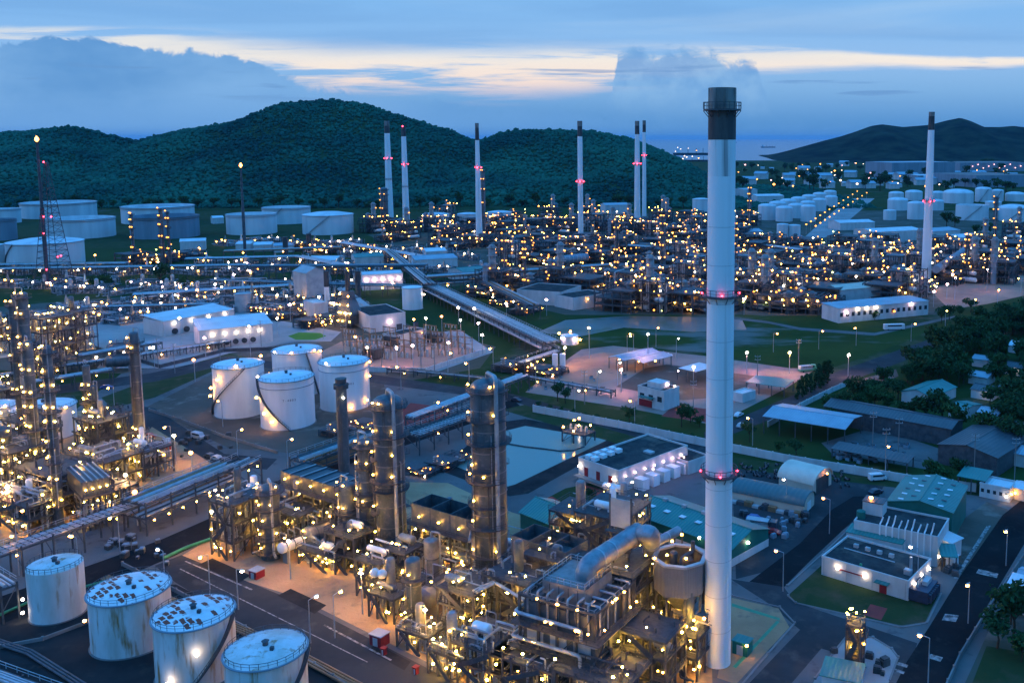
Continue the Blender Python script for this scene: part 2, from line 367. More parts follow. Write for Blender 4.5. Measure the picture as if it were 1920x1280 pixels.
def water(name, col, rough, bs, st):
    m = mat(name, col, None, rough=rough); nt = m.node_tree; N = nt.nodes; L = nt.links
    tc = N.new('ShaderNodeTexCoord'); mp = N.new('ShaderNodeMapping'); L.new(tc.outputs['Object'], mp.inputs[0]); mp.inputs['Scale'].default_value = (1, 1.6, 1)
    n = N.new('ShaderNodeTexNoise'); L.new(mp.outputs[0], n.inputs['Vector']); n.inputs['Scale'].default_value = bs; n.inputs['Detail'].default_value = 4
    bp = N.new('ShaderNodeBump'); bp.inputs['Strength'].default_value = st; bp.inputs['Distance'].default_value = .5; L.new(n.outputs[0], bp.inputs['Height']); L.new(bp.outputs[0], N['Principled BSDF'].inputs['Normal']); N['Principled BSDF'].inputs['Specular IOR Level'].default_value = .5
    return m
w_sea = water('sea_water', (.05, .13, .19), .3, .02, .04)
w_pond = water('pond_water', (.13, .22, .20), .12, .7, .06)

NSH = [0]
def sheet(name, poly, z, m, kind='structure'):
    """flat polygon on the ground, given as photo pixels or world xy"""
    b = MB(); b.add([(p[0], p[1], 0) for p in poly], [tuple(range(len(poly)))]); o = b.build(name, m, smooth=False)
    o.location.z = z + (NSH[0] % 7) * .0005; NSH[0] += 1
    if o.data.polygons[0].normal.z < 0: o.data.flip_normals()
    return tag(o, kind=kind)
def gp(*px): return [G(*p)[:2] for p in px]
b = MB(); S = 30000
b.add([(-S, -400, 0), (S, -400, 0), (S, 4150, 0), (-S, 4150, 0)], [(0, 1, 2, 3)]); tag(b.build('ground', g_grass, smooth=False), kind='structure')
b = MB(); b.add([(-S, 4150, 0), (S, 4150, 0), (S, 60000, 0), (-S, 60000, 0)], [(0, 1, 2, 3)]); tag(b.build('sea', w_sea, smooth=False), kind='structure')

def terrain(name, prof, yr, yf, yb, x0, x1, step, m, amp, seed, sink=4.0):
    rng = np.random.default_rng(seed)
    P = sorted(((px - 1220) / 1750 * yr * 1.0, CH + (258 - py) / 1750 * yr * 1.0 - sink) for px, py in prof)
    xs = np.arange(x0, x1 + step, step).astype(float); ys = np.concatenate([np.arange(yf, yr, step), np.arange(yr, yb + step * 3, step * 3)])
    X, Y = np.meshgrid(xs, ys)
    # silhouettes are read along view rays, so index the profile by x scaled to the ridge distance
    Z = np.interp(X * (.35 * yr / Y + .65), [p[0] for p in P], [p[1] for p in P])
    near = (Y < yr) * 1.0
    t = np.where(Y < yr, (Y - yf) / (yr - yf), (yb - Y) / (yb - yr)); t = np.clip(t, 0, 1)
    sp = np.zeros(X.shape)
    for k in range(16):
        f = 2 ** rng.uniform(0, 3.2) / 900; a = rng.uniform(0, 6.28); ph = rng.uniform(0, 6.28)
        sp += np.sin((X * math.cos(a) + Y * math.sin(a) * .55) * f * 6.28 + ph) / (f * 900) ** .8
    sp /= np.abs(sp).max()
    sp *= near
    s = t * t * (3 - 2 * t); s = .55 * s + .45 * t ** 1.3
    Z = Z * s * (1 + amp * sp * (1 - t) * 1.2) + amp * 26 * sp * t * (1 - t) * 2.2
    Z = np.maximum(Z, -2) - .6
    ny, nx = X.shape; v = np.stack([X, Y, Z], -1).reshape(-1, 3); I = np.arange(nx * ny).reshape(ny, nx)
    f = np.stack([I[:-1, :-1], I[:-1, 1:], I[1:, 1:], I[1:, :-1]], -1).reshape(-1, 4)
    me = bpy.data.meshes.new(name); me.vertices.add(len(v)); me.vertices.foreach_set('co', v.astype(np.float32).ravel())
    me.loops.add(f.size); me.loops.foreach_set('vertex_index', f.astype(np.int32).ravel())
    me.polygons.add(len(f)); me.polygons.foreach_set('loop_start', np.arange(0, f.size, 4, dtype=np.int32)); me.update(calc_edges=True)
    me.polygons.foreach_set('use_smooth', [True] * len(f)); me.materials.append(m)
    o = bpy.data.objects.new(name, me); COL.objects.link(o); tag(o, kind='structure')
    return xs, ys, Z
hillm = mat('hill_soil', (.022, .05, .024), (.034, .068, .028), .02, .95, detail=8)
hillf = mat('far_forest', (.005, .012, .010), (.022, .040, .024), .012, .95, detail=10, bump=1.0, bscale=.12)
profL = [(-320, 232), (-200, 240), (-90, 250), (0, 247), (60, 243), (130, 234), (165, 239), (200, 250), (265, 263), (300, 251), (340, 243), (380, 238), (450, 232), (480, 224), (515, 208), (550, 193), (600, 187), (640, 187), (690, 193), (730, 207), (790, 226), (840, 240), (875, 254), (895, 262), (915, 256), (940, 247), (975, 241), (1010, 242), (1060, 242), (1100, 243), (1150, 250), (1200, 263), (1250, 285), (1290, 305), (1320, 322), (1350, 345), (1400, 372), (1500, 395)]
hx, hy, hz = terrain('hill', profL, 1900, 1300, 2700, -2100, 360, 8, hillm, .95, 3)
profR = [(1340, 330), (1405, 316), (1430, 300), (1460, 287), (1500, 275), (1540, 264), (1575, 255), (1600, 247), (1630, 236), (1650, 233), (1690, 238), (1740, 234), (1770, 226), (1795, 221), (1815, 227), (1840, 238), (1870, 238), (1895, 236), (1920, 239), (2000, 232), (2200, 222), (2600, 240)]
terrain('far_hill', profR, 4600, 3750, 5600, 240, 3300, 16, hillf, .45, 8, 0.0)

def canopy(name, xs, ys, Z, n, seed, m):
    """thousands of rough tree crowns over the hillside"""
    rng = np.random.default_rng(seed)
    ph = (1 + 5 ** .5) / 2
    V = np.array([(-1, ph, 0), (1, ph, 0), (-1, -ph, 0), (1, -ph, 0), (0, -1, ph), (0, 1, ph), (0, -1, -ph), (0, 1, -ph), (ph, 0, -1), (ph, 0, 1), (-ph, 0, -1), (-ph, 0, 1)]) / 1.9
    F = np.array([(0, 11, 5), (0, 5, 1), (0, 1, 7), (0, 7, 10), (0, 10, 11), (1, 5, 9), (5, 11, 4), (11, 10, 2), (10, 7, 6), (7, 1, 8), (3, 9, 4), (3, 4, 2), (3, 2, 6), (3, 6, 8), (3, 8, 9), (4, 9, 5), (2, 4, 11), (6, 2, 10), (8, 6, 7), (9, 8, 1)])
    x = rng.uniform(-1950, 330, n * 3); y = rng.uniform(1330, 2010, n * 3)
    ok = (x / y > -.84); x, y = x[ok][:n], y[ok][:n]; n = len(x)
    ix = np.clip(np.searchsorted(xs, x) - 1, 0, len(xs) - 2); iy = np.clip(np.searchsorted(ys, y) - 1, 0, len(ys) - 2)
    fx = (x - xs[ix]) / (xs[ix + 1] - xs[ix]); fy = np.clip((y - ys[iy]) / (ys[iy + 1] - ys[iy]), 0, 1)
    z = (Z[iy, ix] * (1 - fx) + Z[iy, ix + 1] * fx) * (1 - fy) + (Z[iy + 1, ix] * (1 - fx) + Z[iy + 1, ix + 1] * fx) * fy
    r = rng.gamma(5, .46, n).clip(1.2, 6.5)
    vs = V[None] * r[:, None, None] * rng.uniform(.62, 1.3, (n, 12, 1)) * np.array([1, 1, .85]); vs += np.stack([x, y, z + r * .5], -1)[:, None]
    fs = F[None] + (np.arange(n) * 12)[:, None, None]
    me = bpy.data.meshes.new(name); me.vertices.add(n * 12); me.vertices.foreach_set('co', vs.astype(np.float32).ravel())
    me.loops.add(n * 60); me.loops.foreach_set('vertex_index', fs.astype(np.int32).ravel()); me.polygons.add(n * 20)
    me.polygons.foreach_set('loop_start', np.arange(0, n * 60, 3, dtype=np.int32)); me.update(calc_edges=True); me.materials.append(m)
    o = bpy.data.objects.new(name, me); COL.objects.link(o); return tag(o, kind='stuff')
forestm = mat('forest_leaves', (.008, .058, .050), (.022, .13, .085), .006, .9, detail=9, lo=.38, hi=.62, c3=(.022, .135, .085), s3=.11, lo3=.58, hi3=.72)
canopy('forest', hx, hy, hz, 66000, 5, forestm)

# haze: one closed box of thin even air
hb = MB(); hb.box(0, 29000, -3, 59000, 60000, 208); hz_o = hb.build('haze', None, smooth=False); tag(hz_o, kind='stuff')
hm = bpy.data.materials.new('haze_air'); hm.use_nodes = True; nt = hm.node_tree; nt.nodes.clear()
pv = nt.nodes.new('ShaderNodeVolumePrincipled'); pv.inputs['Color'].default_value = (.26, .64, 1.0, 1); pv.inputs['Density'].default_value = 1.5e-5; pv.inputs['Anisotropy'].default_value = 0
mo = nt.nodes.new('ShaderNodeOutputMaterial'); nt.links.new(pv.outputs[0], mo.inputs['Volume']); hz_o.data.materials.append(hm)

# ------------------------------------------------------------------ surface sheets (photo pixel outlines on the ground)
Z1, Z2, Z3, Z4, Z5 = .004, .008, .012, .016, .020
# foreground
sheet('plant_yard', gp((-160, 1180), (0, 880), (240, 690), (560, 690), (960, 740), (1320, 850), (1480, 890), (1480, 1285), (1400, 1420), (-160, 1420)), Z1, g_conc)
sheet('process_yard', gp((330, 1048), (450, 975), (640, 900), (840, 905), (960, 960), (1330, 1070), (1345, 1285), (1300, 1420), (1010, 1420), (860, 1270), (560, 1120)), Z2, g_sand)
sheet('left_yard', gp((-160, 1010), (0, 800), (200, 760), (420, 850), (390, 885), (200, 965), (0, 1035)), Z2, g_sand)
sheet('tank_yard', gp((270, 765), (420, 690), (560, 655), (720, 720), (735, 790), (700, 815), (560, 850), (430, 840)), Z2, g_soil)
sheet('tank_bund_floor', gp((-60, 1190), (165, 1100), (330, 1095), (560, 1210), (690, 1300), (740, 1420), (-160, 1420)), Z2, g_dark)
sheet('road', gp((-160, 1175), (0, 1118), (160, 1062), (300, 1012), (430, 955), (470, 925), (486, 936), (445, 985), (330, 1040), (180, 1105), (0, 1170), (-160, 1240)), Z3, g_asph)
sheet('road', gp((290, 1060), (340, 1040), (560, 1128), (860, 1282), (1010, 1420), (860, 1420), (690, 1310), (570, 1240), (440, 1160), (330, 1092)), Z4, g_asph2)
sheet('road', gp((452, 930), (640, 850), (900, 770), (960, 748), (975, 760), (880, 795), (660, 868), (475, 948)), Z3, g_asph)
sheet('road', gp((150, 885), (260, 760), (290, 765), (420, 850), (520, 860), (500, 880), (400, 870), (285, 800), (200, 890)), Z3, g_asph2)
# road by the middle tanks and toward the left
sheet('road', gp((-100, 745), (0, 735), (280, 700), (420, 668), (620, 690), (740, 708), (960, 738), (1330, 838), (1320, 856), (960, 752), (730, 722), (610, 703), (430, 682), (290, 715), (0, 752), (-100, 765)), Z4, g_asph2)
# right foreground
sheet('depot_pavement', gp((960, 930), (1180, 840), (1330, 850), (1700, 905), (1940, 935), (2100, 1000), (2100, 1420), (1340, 1420), (1330, 1090), (1200, 1000)), Z2, g_conc)
sheet('depot_pavement', gp((1372, 868), (1600, 868), (1660, 905), (1640, 945), (1560, 1010), (1480, 1060), (1380, 1085)), Z3, g_asph2)
sheet('road', gp((1405, 1090), (1500, 1018), (1560, 955), (1600, 930), (1650, 930), (1600, 975), (1520, 1050), (1470, 1100)), Z4, g_asph)
sheet('road', gp((1670, 1300), (1700, 1240), (1745, 1170), (1800, 1080), (1880, 965), (1930, 925), (2010, 935), (1920, 1020), (1860, 1120), (1800, 1225), (1770, 1300), (1740, 1420), (1600, 1420)), Z4, g_asph)
sheet('road', gp((1370, 1085), (1470, 1100), (1490, 1128), (1720, 1205), (1700, 1262), (1540, 1215), (1480, 1285), (1440, 1420), (1330, 1420), (1400, 1285), (1500, 1180), (1440, 1130)), Z3, g_asph2)
sheet('paved_pad', gp((1372, 1120), (1460, 1140), (1480, 1175), (1380, 1282), (1345, 1270)), Z4, g_sand)
sheet('green_walkway', gp((1372, 1130), (1462, 1158), (1462, 1163), (1372, 1136)), Z5, greenp)
sheet('green_walkway', gp((1456, 1163), (1462, 1165), (1380, 1252), (1374, 1249)), Z5, greenp)
sheet('lawn', gp((1478, 1115), (1545, 1055), (1760, 1112), (1735, 1165), (1690, 1172), (1492, 1128)), Z4, g_lawn)
sheet('red_path', gp((1632, 1132), (1664, 1140), (1652, 1162), (1620, 1152)), Z5, g_redpave)
sheet('gravel_pad', gp((1562, 1224), (1588, 1192), (1637, 1195), (1672, 1216), (1684, 1232), (1668, 1275), (1640, 1340), (1500, 1340), (1528, 1272)), Z4, g_pale)
sheet('red_path', gp((1550, 1262), (1590, 1248), (1580, 1290), (1535, 1300)), Z5, g_redpave)
sheet('verge', gp((1800, 1300), (1850, 1190), (1900, 1100), (1960, 1000), (2200, 1000), (2200, 1420), (1780, 1420)), Z3, g_town)
sheet('lawn', gp((1815, 1300), (1850, 1210), (1960, 1230), (2000, 1420), (1790, 1420)), Z4, g_lawn)
sheet('yard_apron', gp((1760, 1060), (1790, 985), (1850, 940), (1890, 955), (1850, 1020), (1805, 1075)), Z3, g_soil)
for q in (((1772, 1150), (1798, 1153), (1792, 1165), (1766, 1162)), ((1835, 1066), (1872, 1075), (1869, 1083), (1830, 1074)), ((1745, 1225), (1768, 1232), (1763, 1240), (1740, 1233)), ((1850, 985), (1858, 985), (1795, 1085), (1788, 1083)), ((1683, 1240), (1703, 1246), (1700, 1251), (1679, 1245)), ((1676, 1252), (1697, 1258), (1694, 1263), (1672, 1257))):
    sheet('road_marking', gp(*q), Z5 + .004, paintw)
for q in (((346, 1052), (349, 1051), (474, 1104), (471, 1106)), ((606, 1172), (609, 1170), (735, 1236), (732, 1238)), ((336, 1066), (338, 1065), (690, 1240), (688, 1241))):
    sheet('road_marking', gp(*q), Z5 + .004, paintw)
for q in (((372, 1058), (398, 1046), (470, 1078), (448, 1092)), ((520, 1116), (545, 1103), (612, 1134), (590, 1150)), ((690, 1218), (706, 1206), (770, 1240), (758, 1256))):
    sheet('drain_cover', gp(*q), Z5 + .002, g_dark)
sheet('garden_bed', gp((985, 955), (1060, 915), (1110, 905), (1200, 935), (1150, 985), (1085, 1000)), Z3, g_lawn)
for q in (((1005, 940), (1035, 930), (1125, 985), (1085, 992)), ((1080, 915), (1095, 908), (1160, 928), (1145, 938))):
    sheet('red_path', gp(*q), Z4, g_redpave)
# public road, verge and field beyond it
sheet('verge', gp((940, 768), (1000, 755), (1330, 850), (1700, 905), (1935, 915), (2100, 925), (2100, 950), (1900, 935), (1690, 915), (1330, 872), (1160, 832)), Z3, g_lawn)
sheet('public_road', gp((1370, 790), (1500, 735), (1560, 700), (1640, 672), (1765, 628), (1860, 590), (1960, 545), (2060, 505), (2075, 512), (1975, 560), (1870, 612), (1775, 645), (1660, 690), (1590, 715), (1500, 765), (1370, 815), (1320, 830), (1320, 810)), Z4, g_asph2)
sheet('loading_yard', gp((985, 735), (1040, 690), (1090, 655), (1150, 648), (1330, 668), (1480, 690), (1530, 692), (1470, 730), (1380, 775), (1330, 795), (1180, 765)), Z2, g_yard)
sheet('gravel_yard', gp((1030, 712), (1075, 672), (1130, 660), (1230, 672), (1190, 700), (1120, 720)), Z3, g_pink)
sheet('gravel_yard', gp((1155, 725), (1210, 690), (1250, 683), (1420, 705), (1380, 742), (1280, 750)), Z3, g_soil)
sheet('gravel_yard', gp((1240, 780), (1265, 758), (1350, 770), (1330, 792)), Z4, g_redpave)
sheet('green_field', gp((985, 625), (1040, 600), (1140, 590), (1400, 590), (1560, 600), (1640, 615), (1760, 610), (1700, 640), (1560, 690), (1480, 685), (1330, 662), (1140, 645), (1050, 650)), Z2, g_marsh)
sheet('mudflat', gp((1010, 622), (1060, 600), (1180, 592), (1390, 596), (1400, 618), (1300, 622), (1170, 614), (1080, 632)), Z3, g_wet)
sheet('track', gp((1370, 594), (1440, 602), (1500, 614), (1640, 624), (1740, 602), (1790, 592), (1792, 595), (1745, 606), (1640, 629), (1500, 619), (1440, 606), (1370, 598)), Z4, g_conc)
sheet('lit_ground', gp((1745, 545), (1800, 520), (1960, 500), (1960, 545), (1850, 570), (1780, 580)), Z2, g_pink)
# pond
sheet('pond_bank', gp((820, 880), (930, 792), (985, 785), (1180, 820), (990, 925), (955, 930)), Z2 + .002, g_dark)
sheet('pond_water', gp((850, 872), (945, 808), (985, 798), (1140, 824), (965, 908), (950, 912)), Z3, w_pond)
# middle left
sheet('tank_farm_grass', gp((-200, 470), (-200, 400), (700, 395), (900, 400), (700, 440), (640, 460)), Z1, g_lawn)
sheet('west_yard', gp((-150, 690), (0, 575), (180, 560), (400, 545), (680, 560), (770, 610), (930, 650), (900, 690), (760, 715), (560, 690), (420, 660), (230, 700)), Z1, g_town)
sheet('pale_yard', gp((180, 690), (270, 610), (330, 572), (440, 570), (520, 600), (640, 622), (620, 640), (560, 640), (430, 662), (330, 690)), Z2, g_pale)
sheet('lawn', gp((190, 745), (280, 712), (420, 680), (400, 695), (290, 745), (210, 765)), Z3, g_lawn)
sheet('lawn', gp((540, 630), (560, 623), (600, 624), (612, 630), (590, 637), (555, 637)), Z3, mat('fresh_lawn', (.07, .19, .03), (.09, .22, .04), .1, .9))
sheet('substation_yard', gp((590, 665), (640, 640), (720, 632), (860, 622), (905, 660), (800, 694), (720, 695), (660, 690)), Z3, g_pink)
sheet('path', gp((830, 622), (862, 618), (925, 660), (810, 700), (798, 695), (895, 660)), Z4, g_pale)
sheet('yard', gp((-100, 620), (0, 590), (170, 580), (300, 585), (230, 650), (-100, 680)), Z2, g_pale)
sheet('pit_floor', gp((745, 775), (770, 755), (850, 765), (835, 785), (760, 800)), Z3, g_redpave)
sheet('refinery_yard', gp((690, 440), (900, 415), (1320, 395), (2000, 395), (2050, 520), (1800, 560), (1760, 590), (1400, 592), (1060, 590), (930, 560), (800, 500)), Z1, g_town)
sheet('refinery_road', gp((1590, 372), (1640, 372), (1560, 440), (1480, 470)), Z2, g_pale)
sheet('village_ground', gp((1760, 650), (1900, 560), (2100, 500), (2300, 700), (2200, 1000), (1940, 920), (1700, 890), (1430, 800), (1500, 755), (1600, 715)), Z1, g_grass)
sheet('clearing', gp((1600, 715), (1680, 692), (1685, 705), (1620, 735)), Z2, g_soil)
sheet('storage_yard', gp((1540, 830), (1640, 800), (1790, 850), (1740, 880), (1560, 850)), Z2, g_conc)
# ------------------------------------------------------------------ builders of things
rust = None
def rust_roof():
    """white roof plates, some rusted through, laid as a radial grid of sheets"""
    m = mat('rusty_roof_plates', (.68, .70, .71), (.56, .57, .57), .4, .6); nt = m.node_tree; N = nt.nodes; L = nt.links; b = N['Principled BSDF']
    src = b.inputs['Base Color'].links[0].from_socket
    tc = N.new('ShaderNodeTexCoord'); mp = N.new('ShaderNodeMapping'); L.new(tc.outputs['Object'], mp.inputs[0]); mp.inputs['Rotation'].default_value = (0, 0, .75)
    wn = N.new('ShaderNodeTexNoise'); L.new(tc.outputs['Object'], wn.inputs['Vector']); wn.inputs['Scale'].default_value = 1.3; wn.inputs['Detail'].default_value = 4
    wa = N.new('ShaderNodeVectorMath'); wa.operation = 'MULTIPLY_ADD'; L.new(wn.outputs['Color'], wa.inputs[0]); wa.inputs[1].default_value = (.7, .7, 0); L.new(mp.outputs[0], wa.inputs[2])
    br = N.new('ShaderNodeTexBrick'); L.new(wa.outputs[0], br.inputs[0]); br.inputs['Scale'].default_value = .24; br.inputs['Mortar Size'].default_value = .03
    br.inputs['Color1'].default_value = (0, 0, 0, 1); br.inputs['Color2'].default_value = (1, 1, 1, 1); br.inputs['Mortar'].default_value = (0, 0, 0, 1); br.inputs['Bias'].default_value = 0
    n = N.new('ShaderNodeTexNoise'); L.new(tc.outputs['Object'], n.inputs['Vector']); n.inputs['Scale'].default_value = .26; n.inputs['Detail'].default_value = 2
    mu = N.new('ShaderNodeMath'); mu.operation = 'MULTIPLY'; L.new(br.outputs['Color'], mu.inputs[0]); L.new(n.outputs[0], mu.inputs[1])
    mr = N.new('ShaderNodeMapRange'); L.new(mu.outputs[0], mr.inputs[0]); mr.inputs[1].default_value = .31; mr.inputs[2].default_value = .36
    x = N.new('ShaderNodeMix'); x.data_type = 'RGBA'; L.new(mr.outputs[0], x.inputs[0]); L.new(src, x.inputs[6]); x.inputs[7].default_value = (.24, .05, .03, 1)
    L.new(x.outputs[2], b.inputs['Base Color']); return m
rustm = rust_roof()

def text(parent, s, size, m, loc, rot, name='lettering'):
    """raised letters as a mesh"""
    c = bpy.data.curves.new(name, 'FONT'); c.body = s; c.size = size; c.extrude = .02; c.align_x = 'CENTER'
    t = bpy.data.objects.new('tmp', c); COL.objects.link(t); dg = bpy.context.evaluated_depsgraph_get()
    me = bpy.data.meshes.new_from_object(t.evaluated_get(dg)); bpy.data.objects.remove(t); me.materials.clear(); me.materials.append(m)
    o = bpy.data.objects.new(name, me); COL.objects.link(o); o.parent = parent; o.location = loc; o.rotation_euler = rot; return o

def tank(px, py, w, ptop, label, roof='cone', m=None, rm=None, stair=None, lamps=(), letters=None, ring=True, group=None, rail=True, base=True, lr=.35, n=40, name='storage_tank'):
    """upright cylinder: px centre, py lowest row of the shell, w width in photo pixels, ptop the front rim row"""
    p = G(px, py); r = w * PXM(p.y) / 2; c = Vector((p.x, p.y + r, 0)); c.x += (px - 1220) / 1750 * r
    r = w * PXM(c.y) / 2 * .985
    h = ZT(p.y, ptop); m = m or wht; rm = rm or m
    t = thing(name, label, 'tank', c, 0, group)
    MB().lathe([(r, 0), (r, h)], n, cap0=False, cap1=False).build('shell', m, t)
    if roof == 'cone': MB().lathe([(r * 1.004, h), (r * .5, h + r * .085), (.25, h + r * .12)], n, cap0=False).build('roof', rm, t)
    elif roof == 'dome': MB().lathe([(r * math.cos(a), h + r * .26 * math.sin(a)) for a in [i * math.pi / 2 / 7 for i in range(7)]] + [(.1, h + r * .26)], n, cap0=False).build('roof', rm, t)
    else:
        fl = h * (.80 if roof == 'float' else .96)
        MB().lathe([(r * .985, fl), (r * .8, fl - .3), (.2, fl - .15)], n, cap0=False).build('floating_roof', rm, t)
        MB().lathe([(r * .985, h), (r * .985, fl - 1)], n, cap0=False, cap1=False).build('inner_shell', m, t)
    if ring:
        b = MB(); b.ring(0, 0, h * .985, r, r * 1.02 + .25, .14, n=n)
        if roof == 'float': b.ring(0, 0, h * .9, r, r * 1.01 + .5, .2, n=n)
        if letters: b.ring(0, 0, h * .84, r, r + .22, .16, n=n)
        b.build('wind_girder', steel if m is tankg else tankg, t)
    if rail and roof in ('cone', 'dome'):
        b = MB(); k = 28; P = [(r * .985 * math.cos(2 * math.pi * i / k), r * .985 * math.sin(2 * math.pi * i / k), h + .03) for i in range(k)]; b.rail(P, 1.0, .07, 9, closed=True)
        b.build('roof_railing', steel, t); MB().lathe([(.5, h + r * .11), (.5, h + r * .12 + .7), (.7, h + r * .12 + .75), (.1, h + r * .12 + 1.1)], 10).build('roof_vent', steel, t); MB().box(r * .25, -r * .2, h + r * .085, .6, .6, .7).build('roof_hatch', steel, t)
    if base: MB().lathe([(r * 1.05, -.3), (r * 1.045, .16), (r * 1.001, .18)], n, cap0=False, cap1=False).build('foundation', conc, t)
    if stair:
        a0, a1 = stair; b = MB(); k = 26; W0 = r + .05; prev = None
        for i in range(k + 1):
            a = rad(a0 + (a1 - a0) * i / k); z = h * i / k; W1 = r + .85
            q = [(W0 * math.cos(a), W0 * math.sin(a), z), (W1 * math.cos(a), W1 * math.sin(a), z)]
            if prev: b.beam(prev[1], q[1], .1, .26); b.beam(Vector(prev[1]) + Vector((0, 0, 1)), Vector(q[1]) + Vector((0, 0, 1)), .08); b.add([prev[0], prev[1], q[1], q[0]], [(0, 1, 2, 3)])
            b.beam(q[1], Vector(q[1]) + Vector((0, 0, 1)), .06); prev = q
        b.build('stair', steel, t)
    for (a, f, kind) in lamps: lamp(t, (r + 1.0) * math.cos(rad(a)), (r + 1.0) * math.sin(rad(a)), h * f + (1.4 if f < 1 else .8), kind, lr)
    if letters:
        s, a, f, sz = letters; a = rad(a)
        for i, chx in enumerate(s):
            if chx != ' ':
                aa = a + (i - len(s) / 2) * sz * .72 / r
                text(t, chx, sz, blk, ((r + .03) * math.cos(aa), (r + .03) * math.sin(aa), h * f), (rad(90), 0, aa + rad(90)), 'letter')
    return t

def chimney(px, pbase, ptop, w0, w1, label, dark=None, ringrow=(), m=None, cap=None, lamprows=(), group=None, n=20, topcap=None, lr=.8, stainrow=None):
    c = G(px, pbase); Y = c.y; t = thing('chimney', label, 'chimney', c, 0, group); h = ZT(Y, ptop); r0 = w0 * PXM(Y) / 2; r1 = w1 * PXM(Y) / 2; m = m or chim
    R = lambda z: r0 + (r1 - r0) * z / h
    zd = ZT(Y, dark) if dark else h; zs = ZT(Y, stainrow) if stainrow else zd
    MB().lathe([(r0, 0), (R(zs), zs)], n, cap0=False, cap1=not dark).build('shaft', m, t)
    if n > 30:
        b = MB()
        for i in range(1, int(zs / 7)): b.ring(0, 0, i * 7, R(i * 7) * .99, R(i * 7) + .018, .07, n=n)
        b.build('plate_seams', greyw, t)
    if stainrow: MB().lathe([(R(zs), zs), (R(zd), zd)], n, cap0=False).build('stained_band', stain, t)
    if dark:
        zc = ZT(Y, topcap) if topcap else h
        MB().lathe([(R(zd) + .02, zd), (R(zc) + .02, zc)], n, cap0=False).build('dark_band', blk, t)
        if topcap:
            b = MB(); b.lathe([(R(zc), zc), (r1, h), (r1 * .86, h), (r1 * .84, h - 5)], n, cap0=False)
            for i in range(8):
                a = i * math.pi / 4 + .2; b.box(r1 * 1.01 * math.cos(a), r1 * 1.01 * math.sin(a), zc + .3, .12, .3, h - zc - .4, a)
            b.build('cap', stlcap, t)
    for row, wid in ringrow:
        z = ZT(Y, row); b = MB(); b.ring(0, 0, z, R(z) * .99, R(z) + wid, .3, n=n); b.arc_rail(0, 0, z + .3, R(z) + wid, n=20, t=.09, h=1.2)
        for i in range(10):
            a = i * math.pi / 5; b.beam((R(z) * math.cos(a), R(z) * math.sin(a), z - 1.1), ((R(z) + wid) * math.cos(a), (R(z) + wid) * math.sin(a), z), .12)
        b.build('platform', steel, t)
    b = MB(); a = rad(-60)
    for s in (-.3, .3): b.beam((r0 * math.cos(a) * 1.04 + s, r0 * math.sin(a) * 1.04, 1), (r1 * math.cos(a) * 1.04 + s, r1 * math.sin(a) * 1.04, zd), .08)
    b.build('ladder', m, t)
    for row, k in lamprows:
        z = ZT(Y, row)
        for i in range(k):
            a = rad(-90 + 360 * i / k); lamp(t, (R(z) + .9) * math.cos(a), (R(z) + .9) * math.sin(a), z, 'r', lr, 'beacon')
    return t

